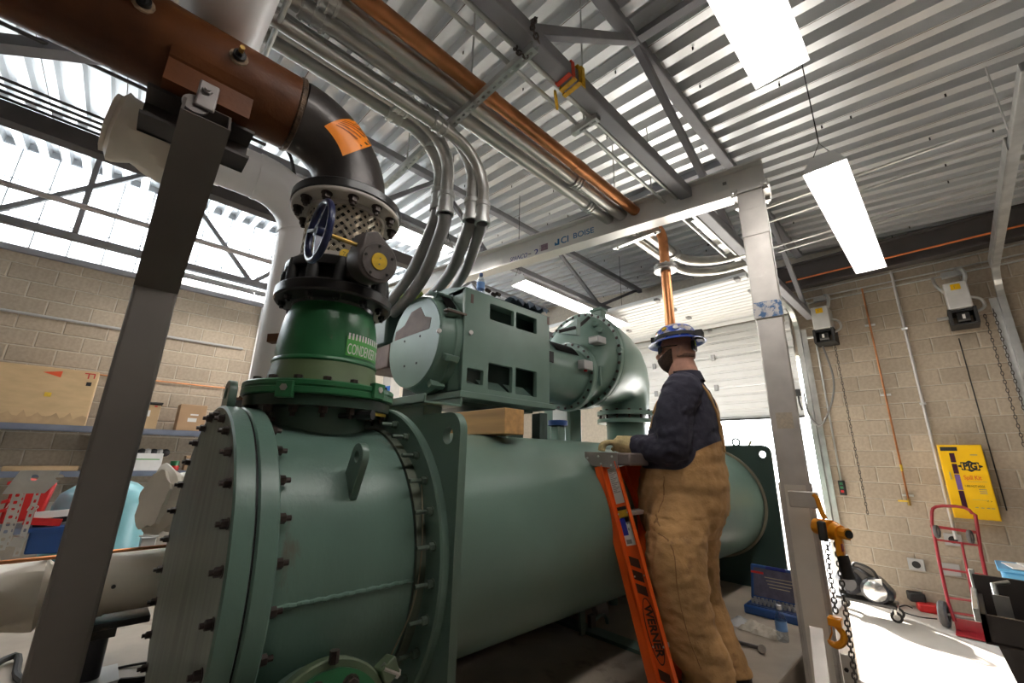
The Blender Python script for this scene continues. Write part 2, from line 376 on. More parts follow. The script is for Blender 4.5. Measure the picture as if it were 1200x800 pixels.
# clerestory window: translucent panes in a thin grid
KAL = translucent_mat('translucent_panel', (0.55, 0.58, 0.60), 0.86)
win = thing('window_1', 'long bright clerestory window of translucent square panes above the block wall', 'window', (0, YL, 4.06), kind='structure')
GRID = mat('window_grid', (0.42, 0.43, 0.44), 0.5)
PW, PH = 0.335, 0.45
pane = MB().box((-0.004, 0, -0.004), (PW - 0.010, 0.006, PH - 0.010)).mesh('pane', KAL, 0)
for i in range(35):
    for j in range(3):
        x = -4.5 + i * PW
        if x < 5.6: inst(pane, 'pane', win, Matrix.Translation((x + 0.007, YL + 0.09, 4.07 + j * PH + 0.007)))
g = MB()
for i in range(32): g.box((-4.506 + i * PW, YL + 0.08, 4.06), (-4.494 + i * PW, YL + 0.11, 5.5))
for j in range(4): g.box((-4.5, YL + 0.086, 4.064 + j * PH), (5.7, YL + 0.108, 4.076 + j * PH))
g.build('mullion_grid', GRID, win, smooth=0)
MB().box((-4.5, YL + 0.07, 5.42), (5.75, YL + 0.12, 5.62)).box((5.66, YL + 0.0, 4.06), (7.3, YL + 0.12, 5.62)).build('blank_panel', GRID, win, smooth=0)
MB().box((-4.6, YL - 0.06, 3.985), (7.3, YL + 0.12, 4.06)).build('window_sill', TRUSS, win, smooth=0)

# steel roof deck, laid sheet by sheet
ceil = thing('ceiling', 'ribbed galvanised steel roof deck on open trusses', 'ceiling', (0, 0, 4.75), kind='structure')
def deck_sheet():
    b = MB(); pit = 0.2032; prof = []
    for k in range(3):
        x = k * pit
        prof += [(x, 0.0), (x + 0.088, 0.0), (x + 0.096, 0.11), (x + 0.195, 0.11)]
    prof.append((3 * pit + 0.004, 0.0)); prof[-1] = (3 * pit + 0.003, 0.0)
    ys = [YR - 0.4, YL + 0.4]
    vs = [(x, y, roof_z(y) + z) for y in ys for (x, z) in prof]; n = len(prof)
    fs = [(i + 1, i, n + i, n + i + 1) for i in range(n - 1)]
    # side lap lip
    b.add(vs, [tuple(reversed(f)) for f in fs]); m = b.mesh('deck_sheet', DECK, 0); return m
DS = deck_sheet()
for k in range(22): inst(DS, 'deck_sheet', ceil, Matrix.Translation((-5.4 + k * 0.6096, 0, 0)))
lap = MB(); tabs = MB()
for k in range(22):
    x = -5.4 + k * 0.6096; y0, y1 = YR, YL
    lap.add([(x + 0.004, y0, roof_z(y0) - 0.006), (x + 0.010, y0, roof_z(y0) - 0.006), (x + 0.010, y1, roof_z(y1) - 0.006), (x + 0.004, y1, roof_z(y1) - 0.006), (x + 0.004, y0, roof_z(y0) + 0.004), (x + 0.010, y0, roof_z(y0) + 0.004), (x + 0.010, y1, roof_z(y1) + 0.004), (x + 0.004, y1, roof_z(y1) + 0.004)],
            [(0, 1, 2, 3), (0, 4, 5, 1), (3, 2, 6, 7)])
    if x > 0.5:
        for j in range(9):
            yy = random.uniform(-1.5, 5.5); xx = x + random.choice((0.03, 0.05, 0.24, 0.45)); tabs.box((xx, yy, roof_z(yy) - 0.03), (xx + 0.005, yy + 0.012, roof_z(yy) + 0.001))
lap.build('sheet_lap', mat('lap_edge', (0.10, 0.07, 0.05), 0.6, 0.3), ceil, smooth=0)['kind'] = 'stuff'
tabs.build('deck_screw', BLACKM, ceil, smooth=0)['kind'] = 'stuff'

# wall-head beam along the far wall
bm_ = MB(); x1 = XW - 0.02
bm_.box((x1 - 0.16, YR, 4.28), (x1, YL, 4.30)).box((x1 - 0.09, YR, 4.30), (x1 - 0.07, YL, 4.66)).box((x1 - 0.16, YR, 4.66), (x1, YL, 4.68))
tag(struct(bm_.build('trim_1', DARKST, smooth=0)), 'dark steel beam along the head of the block wall under the deck', 'beam')

# trusses: each a thing with chords and webs
def truss(y, zt, zb, w, xs, x0=-4.8, x1=7.4, label='', wm=TRUSS, ph=0, xb=None):
    t = thing('roof_truss', label, 'truss', (x0, y, zt), 'roof trusses under the steel deck', kind='structure')
    MB().bar((x0, y, zt), (x1, y, zt), w, w).build('top_chord', wm, t, bevel=0.008)
    MB().bar((x0 if xb is None else xb, y, zb), (x1, y, zb), w, w).build('bottom_chord', wm, t, bevel=0.008)
    for i in range(len(xs) - 1):
        a, b = xs[i], xs[i + 1]; za, zb_ = (zt, zb) if (i + ph) % 2 == 0 else (zb, zt)
        MB().bar((a, y, za), (b, y, zb_), w * 0.62, w * 0.62).build('web_member', wm, t, bevel=0.005)
    return t
# truss over the person: nodes read from the photograph
zt1, zb1, y1 = 3.2 + CAMH - 0.02, 2.15 + CAMH, 1.19
truss(y1, zt1, zb1, 0.094, [-3.2, -1.0, 1.16, 2.39, 4.35, 5.9, 7.3], label='grey tube truss with a yellow sling wrapped round its bottom chord', ph=1)
truss(3.95, roof_z(3.95) - 0.08, 2.62 + CAMH, 0.085, [1.63, 2.42, 3.3, 4.6, 5.9, 7.3], label='grey tube truss behind the hanging flexible conduits', ph=1, xb=0.3)
t3 = truss(6.55, roof_z(6.55) - 0.07, 2.31 + CAMH, 0.085, [-3.9, -2.6, -1.35, -0.05, 1.1, 2.3, 3.6, 5.0, 6.4], label='grey tube truss just in front of the clerestory window', ph=1)
for xx in (-0.68, 1.75): MB().bar((xx, 6.55, 2.31 + CAMH), (xx, 6.55, roof_z(6.55) - 0.07), 0.05, 0.05).build('web_member', TRUSS, t3)
# cross bridging between trusses
br = thing('cross_brace', 'pair of grey steel braces running between trusses at deck level', 'brace', (2.4, 1.19, 4.7), kind='structure')
MB().bar((2.39, 1.19, zt1), (2.47, -1.6, roof_z(-1.6) - 0.06), 0.07, 0.07).build('brace', TRUSS, br)
MB().bar((4.35, 1.19, zt1), (4.35, 3.95, roof_z(3.95) - 0.1), 0.08, 0.08).build('brace', TRUSS, br)
MB().bar((-1.75, 4.95, CAMH + 2.95), (-0.45, 3.97, CAMH + 2.95), 0.10, 0.10).build('brace', TRUSS, br)
lb = thing('purlin_beam', 'dark steel beam running below the deck beside the clerestory', 'beam', (-1, 5.25, 4.45), kind='structure')
MB().bar((-4.8, 5.25, 2.8 + CAMH), (3.2, 5.25, 2.8 + CAMH), 0.14, 0.17).build('beam', DARKST, lb)

# overhead doors in the far wall
DOORW = mat('white_door_panel', (0.84, 0.835, 0.825), 0.4, 0, 0.02)
def section(b, o, u, v, w, h):     # one ribbed door section: origin, width dir (y), height dir, thickness dir
    o, u, v, w = V(o), V(u), V(v), V(w); prof = [(0, 0), (0, 0.05)]
    n = 4
    pts = [(0.0, 0.0), (0.02, 0.0)]
    for k in range(n):
        a = h * (k + 0.12) / n; c = h * (k + 0.88) / n; pts += [(a, 0.0), (a + 0.012, 0.014), (c - 0.012, 0.014), (c, 0.0)]
    pts += [(h - 0.006, 0.0), (h - 0.006, -0.05), (0.0, -0.05)]
    b.prism([o + v * p + w * q for p, q in pts], u)
def hinge(b, c, u, v, w): b.obox(c, V(u) * 0.03, V(v) * 0.05, V(w) * 0.02)
door = thing('door_1', 'white sectional overhead door rolled halfway up over the bright opening', 'door', (XW, 3.2, 2.33), kind='structure')
zb = 2.33; yA, yB = 1.47, 4.9
zv = zb
HG = mat('hinge_zinc', (0.35, 0.34, 0.33), 0.4, 0.7)
for k in range(3):
    b = MB(); section(b, (XW - 0.06, yA, zv), (0, yB - yA, 0), (0, 0, 1), (-1, 0, 0), 0.53); b.build('door_section', DOORW, door, smooth=0)
    b = MB()
    for yy in (yA + 0.1, yA + 1.2, yA + 2.3): hinge(b, (XW - 0.085, yy, zv + 0.53), (0, 1, 0), (0, 0, 1), (1, 0, 0))
    b.build('hinge', HG, door, smooth=0); zv += 0.53
b = MB(); section(b, (XW - 0.10, yA, zv), (0, yB - yA, 0), V((-0.72, 0, 0.69)), V((-0.69, 0, -0.72)), 0.42); b.build('door_section', DOORW, door, smooth=0)
xh = XW - 0.42
for k in range(3):
    b = MB(); section(b, (xh, yA, 3.94), (0, yB - yA, 0), (-1, 0, 0), (0, 0, -1), 0.53); b.build('door_section', DOORW, door, smooth=0)
    b = MB()
    for yy in (yA + 0.1, yA + 1.2, yA + 2.3): hinge(b, (xh - 0.53, yy, 3.915), (0, 1, 0), (1, 0, 0), (0, 0, 1))
    b.build('hinge', HG, door, smooth=0); xh -= 0.53
MB().box((XW - 0.11, yA, zb - 0.03), (XW - 0.05, yB, zb)).build('bottom_seal', BLACKM, door, smooth=0)
door2 = thing('door_2', 'closed pale grey sectional overhead door beyond the second track', 'door', (XW, -2.8, 0), kind='structure')
DG = mat('grey_door_panel', (0.50, 0.50, 0.51), 0.45)
for k in range(6):
    b = MB(); section(b, (XW + 0.06, -4.6, 0.01 + k * 0.53), (0, 3.58, 0), (0, 0, 1), (-1, 0, 0), 0.525); b.build('door_section', DG, door2, smooth=0)
def track(name, y, s, label, top=3.93, x_end=3.55):
    t = thing(name, label, 'door track', (XW, y, 0), 'galvanised overhead door tracks')
    p = [(XW - 0.09, y, 0.0), (XW - 0.09, y, top - 0.42)] + arc((XW - 0.47, y, top - 0.38), (1, 0, 0), (0, 0, 1), 0.38, 0, PI / 2, 8)[1:] + [(x_end, y, top + 0.02)]
    for off, nm in ((-0.028, 'track_lip'), (0.028, 'track_lip')):
        pass
    P = [V(q) for q in p]; rail = MB()
    for k in range(len(P) - 1):
        d = (P[k + 1] - P[k]).normalized(); nrm = V((0, 1, 0)); sd = d.cross(nrm)
        rail.obox((P[k] + P[k + 1]) / 2 + nrm * s * 0.03, (P[k + 1] - P[k]) / 2, nrm * 0.003, sd * 0.030)
        for e in (-1, 1): rail.obox((P[k] + P[k + 1]) / 2 + sd * e * 0.030, (P[k + 1] - P[k]) / 2, nrm * 0.030, sd * 0.003)
    rail.build('track_rail', GALV, t, smooth=0)
    a = MB().box((XW - 0.05, y + s * 0.03, 0), (XW - 0.045, y + s * 0.10, top - 0.3)).box((XW - 0.05, y + s * 0.03, 0), (XW - 0.0, y + s * 0.036, top - 0.3))
    a.build('angle_iron', GALV, t, smooth=0)
    MB().box((x_end + 0.9, y + s * 0.036, top - 0.02), (XW - 0.35, y + s * 0.042, top + 0.09)).box((x_end + 0.9, y + s * 0.036, top + 0.085), (XW - 0.35, y - s * 0.04, top + 0.09)).build('track_angle', GALV, t, smooth=0)
    h = MB(); h.bar((x_end + 0.95, y, top + 0.05), (x_end + 0.95, y, roof_z(y)), 0.04, 0.006); h.bar((x_end + 0.95, y, top + 0.1), (x_end + 1.5, y - 0.35, roof_z(y) - 0.02), 0.035, 0.006)
    h.build('perforated_hanger', GALV, t, smooth=0); return t
track('overhead_door_track', 1.38, -1, 'galvanised door track curving over beside the half open door', x_end=3.75)
track('overhead_door_track', -0.70, 1, 'galvanised door track curving out above the closed grey door', x_end=3.5)
# ------------------------------------------------------------------ plates with holes (2-D outline filled by a curve)
def rrect(a0, b0, a1, b1, r, n=6, corners=(1, 1, 1, 1)):
    P = []
    for k, (cx, cy, s) in enumerate(((a1 - r, b1 - r, 0), (a0 + r, b1 - r, 1), (a0 + r, b0 + r, 2), (a1 - r, b0 + r, 3))):
        if corners[k]:
            for i in range(n + 1):
                a = PI / 2 * (s + i / n); P.append((cx + r * math.cos(a), cy + r * math.sin(a)))
        else: P.append(((a1, b1), (a0, b1), (a0, b0), (a1, b0))[k])
    return P
def circ(x, y, r, n=24): return [(x + r * math.cos(2 * PI * i / n), y + r * math.sin(2 * PI * i / n)) for i in range(n)]
def plate(name, loops, th, M, m, parent, bevel=0.0, label=None):
    cu = bpy.data.curves.new(name, 'CURVE'); cu.dimensions = '2D'; cu.fill_mode = 'BOTH'; cu.extrude = th / 2; cu.bevel_depth = bevel; cu.bevel_resolution = 1
    for P in loops:
        sp = cu.splines.new('POLY'); sp.points.add(len(P) - 1); sp.use_cyclic_u = True
        for q, p in zip(sp.points, P): q.co = (p[0], p[1], 0, 1)
    to = bpy.data.objects.new(name, cu); COL.objects.link(to)
    me = bpy.data.meshes.new_from_object(to.evaluated_get(bpy.context.evaluated_depsgraph_get())); bpy.data.objects.remove(to)
    me.name = name; me.materials.clear(); me.materials.append(m)
    o = inst(me, name, parent, M)
    if label: o['label'] = label
    return o
YZ = lambda x: Matrix(((0, 0, 1, x), (1, 0, 0, 0), (0, 1, 0, 0), (0, 0, 0, 1)))     # 2-D (y,z) -> world at x
XZ = lambda y: Matrix(((1, 0, 0, 0), (0, 0, -1, y), (0, 1, 0, 0), (0, 0, 0, 1)))    # 2-D (x,z) -> world at y

# ------------------------------------------------------------------ condenser vessel
CY, CZ, CR = 1.82, CAMH - 0.377, 0.49
XD = V((1, 0, 0))
def hit_cyl(px, py, R, cy=CY, cz=CZ):
    d = ray(px, py); oy, oz = -cy, CAMH - cz
    a = d.y ** 2 + d.z ** 2; b = 2 * (oy * d.y + oz * d.z); c = oy * oy + oz * oz - R * R; D = b * b - 4 * a * c
    t = (-b - math.sqrt(max(D, 0))) / (2 * a); return V((0, 0, CAMH)) + d * t
cond = thing('condenser_vessel', 'long sage green cylindrical chiller condenser with a bolted round end cover', 'chiller vessel', (2.6, CY, PADZ))
MB().cyl((0.94, CY, CZ), (4.57, CY, CZ), CR, n=72, caps=False).build('shell', GREEN, cond, smooth=50)
ZT = CAMH + 0.157
for x, nm in ((0.935, 'near'), (4.575, 'far')):
    out = rrect(CY - 0.60, PADZ, CY + 0.60, ZT, 0.07, corners=(1, 1, 0, 0))
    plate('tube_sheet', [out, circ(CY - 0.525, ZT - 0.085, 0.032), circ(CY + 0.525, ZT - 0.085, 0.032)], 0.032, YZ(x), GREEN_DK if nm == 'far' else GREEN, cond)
MB().lathe([(0, 0.495), (0, 0.515), (0.03, 0.515), (0.03, 0.495)], (4.53, CY, CZ), XD, 72).build('weld_ring', mat('tan_weld_ring', (0.30, 0.27, 0.2), 0.5), cond)
MB().cyl((4.59, CY, CZ), (4.95, CY, CZ), 0.47, n=48).build('return_water_box', GREEN, cond)
# intermediate support
MB().box((2.55, CY - 0.40, PADZ), (2.60, CY - 0.36, CZ - 0.28)).box((2.52, CY - 0.44, PADZ), (2.63, CY + 0.4, PADZ + 0.02)).build('support_leg', GREEN, cond, smooth=0)
# near water box
MB().lathe([(0.40, 0.484), (0.842, 0.484), (0.842, 0.470), (0.85, 0.470)], (0, CY, CZ), XD, 72).build('water_box', GREEN_WORN, cond, smooth=50)
MB().lathe([(0.85, 0.478), (0.85, 0.488), (0.886, 0.488), (0.886, 0.478)], (0, CY, CZ), XD, 72).build('box_skirt', mat('olive_band', (0.14, 0.165, 0.125), 0.5), cond)
bfl = MB().lathe([(0.886, 0.48), (0.886, 0.572), (0.893, 0.578), (0.918, 0.578), (0.918, 0.48)], (0, CY, CZ), XD, 80).build('box_flange', GREEN, cond)
cfl = MB().lathe([(0.345, 0.40), (0.345, 0.528), (0.350, 0.533), (0.396, 0.533), (0.401, 0.528), (0.401, 0.47)], (0, CY, CZ), XD, 80).build('cover_flange', GREEN_WORN, cond)
cov = MB().lathe([(0.284, 0.0), (0.284, 0.526), (0.289, 0.533), (0.336, 0.533), (0.339, 0.528), (0.339, 0.40)], (0, CY, CZ), XD, 80).build('end_cover', GREEN_WORN, cond)
cov.data.materials.append(COVER)
for p_ in cov.data.polygons:
    if p_.normal.x < -0.9: p_.material_index = 1
MB().lathe([(0.339, 0.40), (0.339, 0.524), (0.345, 0.524), (0.345, 0.40)], (0, CY, CZ), XD, 80).build('gasket', INKBLK, cond)
hb = hex_mesh('bolt', BOLT, 0.0125, 0.018, 0.010)
hn = hex_mesh('nut', BOLT, 0.0145, 0.02, 0.014)
ring_of(hb, 'bolt', cov, (0.284, CY, CZ), XD, 0.500, 28, 0.05, flip=True)
ring_of(hn, 'nut', cfl, (0.401, CY, CZ), XD, 0.508, 28, 0.05)
hs = hex_mesh('stud_nut', BOLTG, 0.0135, 0.022, 0.045, 0.0075)
ring_of(hs, 'stud_nut', bfl, (0.886, CY, CZ), XD, 0.535, 30, 0.06, flip=True)
# seam weld along the box, rust rubbed patch lies in the paint
w0, w1 = hit_cyl(303, 716, 0.484), hit_cyl(490, 680, 0.484)
zz = (w0.z + w1.z) / 2; ww = MB(); yy = CY - math.sqrt(0.484 ** 2 - (zz - CZ) ** 2)
ww.tube([(0.402 + 0.44 * i / 40, yy + 0.003 * math.sin(i * 2.1), zz + 0.0015 * math.sin(i * 1.7)) for i in range(41)], 0.0075, 8); ww.build('seam_weld', GREEN_WORN, cond)
# lifting lugs
UP0 = V((0, 0, 1))
def lug(x, ang, R, parent, th=0.022, h=0.13, w=0.05, m=GREEN, tilt=0.0):
    r = V((0, math.cos(ang), math.sin(ang))); r = (r + UP0 * tilt).normalized(); base = V((x, CY + (R - 0.02) * math.cos(ang), CZ + (R - 0.02) * math.sin(ang))); t = XD
    out = [(-w, 0), (w, 0)] + [(w * 0.95 * math.cos(a), h - w * 0.9 + w * 0.95 * math.sin(a)) for a in [PI * i / 10 for i in range(11)]]
    return plate('lifting_lug', [out, circ(0, h - w * 0.9, w * 0.45, 16)], th, axes(base, t.cross(r), r), m, parent, bevel=0.002)
pL = hit_cyl(412, 572, 0.484); lug(pL.x, math.atan2(pL.z - CZ, pL.y - CY), 0.484, cond, th=0.02, h=0.165, w=0.044, tilt=1.2)
lug(0.31, PI * 0.5, 0.535, cond, th=0.022, h=0.11, w=0.05)
# loose sensor wire hanging round the box
MB().tube(spline([hit_cyl(482, 503, 0.50), hit_cyl(492, 550, 0.497), hit_cyl(495, 600, 0.497), hit_cyl(493, 660, 0.497), hit_cyl(482, 715, 0.50), hit_cyl(458, 768, 0.50)], 6), 0.0025, 6).build('sensor_wire', mat('tan_wire', (0.30, 0.25, 0.17), 0.6), cond)
# lower drain nozzle with blind flange, facing the aisle
nz = V((0.52, 1.14, 0)); nz.z = ony(430, 806, 1.14).z - 0.075
dN = V((-0.12, -1, 0.22)).normalized()
MB().cyl(nz - dN * 0.02, nz - dN * 0.28, 0.118, n=32).build('drain_nozzle', GREEN, cond)
MB().lathe([(-0.045, 0.0), (-0.045, 0.155), (-0.005, 0.155), (0.0, 0.150), (0.0, 0.0)], nz, dN, 40).build('drain_flange', mat('olive_green_flange', (0.10, 0.14, 0.075), 0.45, 0, 0.2, 9), cond)
MB().lathe([(0.0, 0.135), (0.012, 0.135), (0.012, 0.0)], nz, dN, 40).build('drain_cover', KELLY, cond)
ring_of(hex_mesh('drain_bolt', BOLT, 0.017, 0.022), 'drain_bolt', cond, nz + dN * 0.012, dN, 0.105, 8, 0.35)
for s in (-1, 1): MB().obox(nz + V((s * 0.148, 0, 0.095)) - dN * 0.02, V((0.02, 0, 0.012 * s)), dN * 0.03, V((-0.01 * s, 0, 0.022))).build('clamp_block', mat('olive_green_flange', (0, 0, 0)), cond, bevel=0.004)
for s in (-1, 1): MB().cyl(nz + V((s * 0.128, 0, 0.108)), nz + V((s * 0.175, 0, 0.082)), 0.012, n=6).build('clamp_bolt', BRIGHT, cond)
MB().cyl(nz + V((0, 0, 0.15)) - dN * 0.02, nz + V((0, 0, 0.178)) - dN * 0.02, 0.012, n=6).build('vent_plug', BOLT, cond)
# fittings on the far tube sheet
eye = MB(); eye.tube([p for p in arc((4.575, CY - 0.30, ZT + 0.03), (0, 1, 0), (0, 0, 1), 0.035, 0, 2 * PI, 16)][:-1], 0.009, 8, closed=True); eye.build('eye_bolt', GREEN, cond)
pv = hit_cyl(879, 521, 0.50); MB().cyl(pv + V((0, 0.03, -0.04)), pv + V((0, -0.02, 0.05)), 0.012, n=10).cyl(pv + V((-0.05, 0, 0.02)), pv + V((0.05, 0, 0.02)), 0.010, n=8).build('relief_valve', mat('green_brass', (0.2, 0.2, 0.1), 0.4, 0.5), cond)
pv = hit_cyl(897, 618, 0.50); MB().cyl(pv + V((0, 0.04, 0.02)), pv + V((0, -0.05, -0.02)), 0.018, n=12).cyl(pv + V((0.0, -0.05, -0.02)), pv + V((0, -0.065, -0.025)), 0.024, n=12).build('drain_plug', GREEN, cond)

# ------------------------------------------------------------------ riser: nozzle, reducer, valve, braided connector, elbow and header pipe
TX, TY = 0.635, CY
def Tz(zr): return CAMH + zr
def tl(prof, n=48): return MB().lathe([(CAMH + z, r) for z, r in prof], (TX, TY, 0), (0, 0, 1), n)
UP = V((0, 0, 1))
MB().lathe([(CAMH + 0.02, 0.19), (CAMH + 0.165, 0.184)], (TX, TY, 0), UP, 48).build('riser_nozzle', GREEN, cond, label='short green nozzle stub on the water box')
tl([(0.165, 0.12), (0.165, 0.278), (0.203, 0.278), (0.203, 0.12)]).build('nozzle_flange', mat('very_dark_green', (0.018, 0.045, 0.028), 0.4), cond)
fit = V((TX, TY, 0)) ; p0 = ony(398, 487, 1.64); 
MB().cyl(p0 + V((0.0, 0.10, 0.0)), p0, 0.016, n=14).build('gauge_cock', mat('rusty_cock', (0.16, 0.08, 0.035), 0.5, 0.3), cond)
p1 = ony(437, 486, 1.52); MB().cyl(p0, p1, 0.011, n=12).cyl(p1 + (p0 - p1) * 0.45, p1, 0.019, n=8).build('cock_body', BLACK, cond)
MB().bar(ony(432, 484, 1.56), ony(450, 487, 1.66), 0.015, 0.012).build('cock_handle', YTAG, cond)

red = thing('green_reducer', 'bright green painted reducer with a condenser label above the bolted flange', 'pipe reducer', (TX, TY, Tz(0.205)))
tl([(0.205, 0.15), (0.205, 0.286), (0.21, 0.291), (0.228, 0.291), (0.230, 0.287), (0.235, 0.287), (0.237, 0.291), (0.252, 0.291), (0.257, 0.286), (0.257, 0.15)]).build('flange', KELLY, red); rfl = red.children[-1]
tl([(0.257, 0.222), (0.285, 0.214), (0.35, 0.203)]).build('weld_neck', mat('olive_paint', (0.115, 0.165, 0.075), 0.4, 0, 0.12, 8), red)
tl([(0.346, 0.203), (0.352, 0.208), (0.36, 0.207), (0.366, 0.202)]).build('weld_bead', KELLY, red)
tl([(0.362, 0.202), (0.42, 0.2), (0.50, 0.193), (0.55, 0.184), (0.585, 0.170), (0.60, 0.165)]).build('reducer_body', KELLY, red)
ring_of(hex_mesh('flange_bolt', BOLT, 0.016, 0.018), 'flange_bolt', rfl, (TX, TY, Tz(0.257)), UP, 0.253, 16, 0.1)
ring_of(hex_mesh('flange_nut', BOLT, 0.0165, 0.026, 0.014), 'flange_nut', rfl, (TX, TY, Tz(0.165)), UP, 0.253, 16, 0.1, flip=True)
for px, py in ((319, 449), (444, 457)):
    q = ony(px, py, TY - 0.27); r = (V((q.x, q.y, 0)) - V((TX, TY, 0))).normalized(); c = V((TX, TY, q.z)) + r * 0.288
    MB().cyl(c - r * 0.01, c + r * 0.018, 0.013, n=6).build('jack_screw', BRIGHT, red)
    MB().obox(c + r * 0.002 + V((0, 0, -0.005)), r * 0.012, r.cross(UP) * 0.03, UP * 0.03).build('jack_lug', KELLY, red, bevel=0.003)
# curved label on the reducer
def cyl_patch(name, a0, a1, z0, z1, R, m, parent, n=10, label=None):
    vs = []; fs = []
    for i in range(n + 1):
        a = a0 + (a1 - a0) * i / n
        for z in (z0, z1): vs.append((TX + R * math.cos(a), TY + R * math.sin(a), z))
    for i in range(n): fs.append((2 * i, 2 * i + 2, 2 * i + 3, 2 * i + 1))
    return MB().add(vs, fs).build(name, m, parent, label, smooth=60)
LBG = mat('label_green', (0.08, 0.36, 0.07), 0.4)
def ang_of(px, py, R):
    d = ray(px, py); ox, oy = -TX, -TY; a = d.x ** 2 + d.y ** 2; b = 2 * (ox * d.x + oy * d.y); c = ox * ox + oy * oy - R * R
    t = (-b - math.sqrt(max(0, b * b - 4 * a * c))) / (2 * a); p = V((0, 0, CAMH)) + d * t; return math.atan2(p.y - TY, p.x - TX), p.z
a0, zt_ = ang_of(407, 393, 0.2); _, zb_ = ang_of(409, 417, 0.2); a1 = a0 + 0.92
cyl_patch('condenser_label', a0, a1, zb_, zt_, 0.2045, LBG, red, label='green label with white lettering')
def text_on_riser(s, size, a0, z, R, m, parent, width):
    o = text('lettering', s, size, (0, 0, 0), (1, 0, 0), (0, 1, 0), m, parent, width=width)
    for v in o.data.vertices:
        a = a0 + v.co.x / R; y = v.co.y; dz = v.co.z; v.co = V((TX + (R + dz * 0.3) * math.cos(a), TY + (R + dz * 0.3) * math.sin(a), z + y))
    return o
text_on_riser('CONDENSER W', 0.062, a0 + 0.03, zb_ + 0.008, 0.2055, PAPER, red, 0.185)
for i in range(12): cyl_patch('label_mark', a0 + 0.02 + i * 0.075, a0 + 0.06 + i * 0.075, zt_ - 0.014, zt_ + 0.012, 0.2058, PAPER, red, n=1)

val = thing('butterfly_valve', 'black lug butterfly valve with grey gearbox and navy handwheel', 'valve', (TX, TY, Tz(0.6)))
tl([(0.60, 0.10), (0.60, 0.165), (0.612, 0.17), (0.62, 0.236), (0.628, 0.242), (0.665, 0.242), (0.672, 0.236), (0.672, 0.10)]).build('lower_flange', BLACK, val)
tl([(0.672, 0.12), (0.672, 0.175), (0.745, 0.175), (0.745, 0.12)]).build('valve_body', BLACKM, val)
tl([(0.745, 0.12), (0.745, 0.215), (0.752, 0.219), (0.778, 0.219), (0.785, 0.214), (0.785, 0.12)]).build('upper_flange', BLACK, val)
lugm = MB().cyl((0, 0, -0.008), (0, 0, 0.058), 0.025, 0.023, n=14).cyl((0, 0, 0.058), (0, 0, 0.10), 0.021, 0.017, n=14).mesh('valve_lug', BLACKM)
ring_of(lugm, 'valve_lug', val, (TX, TY, Tz(0.680)), UP, 0.205, 12, 0.2)
ring_of(hex_mesh('valve_bolt', BLACK, 0.016, 0.02, 0.01), 'valve_bolt', val, (TX, TY, Tz(0.619)), UP, 0.205, 12, 0.2, flip=True)
gc = ony(436, 308, 1.50); gd = V((0.10, -1, -0.18)).normalized()
gx = V((1, 0, 0)); gx = (gx - gd * gx.dot(gd)).normalized(); gy = gd.cross(gx)
if gy.z < 0: gy = -gy
MB().cyl(gc + V((-0.02, 0.16, -0.02)), gc - gd * 0.04, 0.045, n=18).build('gear_neck', GREYCI, val)
out = circ(0, 0, 0.078, 36); out = [(x, y) for x, y in out]
gb = plate('gearbox', [[(-0.066, 0.09), (-0.028, 0.11)] + [(0.080 * math.cos(a), 0.080 * math.sin(a)) for a in [math.radians(62 - 270 * i / 26) for i in range(27)]]], 0.085, axes(gc, gx, gd.cross(gx)), GREYCI, val, bevel=0.006)
fc = gc + gd * 0.05
lid_ = MB().lathe([(0.0, 0.072), (0.004, 0.070), (0.004, 0.0)], fc, gd, 32).build('gearbox_lid', GREYCI, val)
MB().lathe([(0.004, 0.034), (0.008, 0.033), (0.008, 0.0)], fc, gd, 28).build('position_disc', YTAG, lid_, 'yellow position disc')
for s in (-1, 1): MB().cyl(fc + gd * 0.008 + gy * s * 0.012, fc + gd * 0.011 + gy * s * 0.012, 0.003, n=8).build('disc_screw', INKGREY, lid_)
sb = hex_mesh('lid_screw', BLACK, 0.006, 0.006, wash=False)
ring_of(sb, 'lid_screw', lid_, fc + gd * 0.003, gd, 0.060, 5, 0.5)
shy = gc.y - 0.01; s0 = ony(424, 289, shy); s1 = ony(378, 272, shy); s1.y = s0.y; s1.z = s0.z
MB().cyl(s0 + V((0.03, 0, 0)), s1, 0.0085, n=12).build('input_shaft', BRASS, val)
hw = MB(); WR = 0.112
hw.tube([p for p in arc(s1 + V((-0.012, 0, 0)), (0, 1, 0), (0, 0, 1), WR, 0, 2 * PI, 40)][:-1], 0.0125, 10, closed=True)
wheel = hw.build('handwheel', NAVY, val, 'navy blue handwheel')
for k in range(3):
    a = 0.35 + k * 2 * PI / 3; MB().bar(s1 + V((-0.012, 0, 0)), s1 + V((-0.012, WR * math.cos(a), WR * math.sin(a))), 0.012, 0.026, up=(1, 0, 0)).build('spoke', NAVY, wheel)
MB().cyl(s1 + V((-0.025, 0, 0)), s1 + V((0.028, 0, 0)), 0.024, n=18).build('wheel_hub', NAVY, wheel)
tgp = ony(405, 299, TY - 0.185)
MB().cyl(tgp, tgp + V((-0.1, -1, -0.1)).normalized() * 0.003, 0.026, n=20).build('valve_tag', YTAG, val, 'round yellow number tag')
q = tgp + V((-0.016, -0.006, -0.008)); text('lettering', '76', 0.028, q, (1, -0.1, 0), (0, 0, 1), mat('olive_ink', (0.25, 0.2, 0.02), 0.6), val)

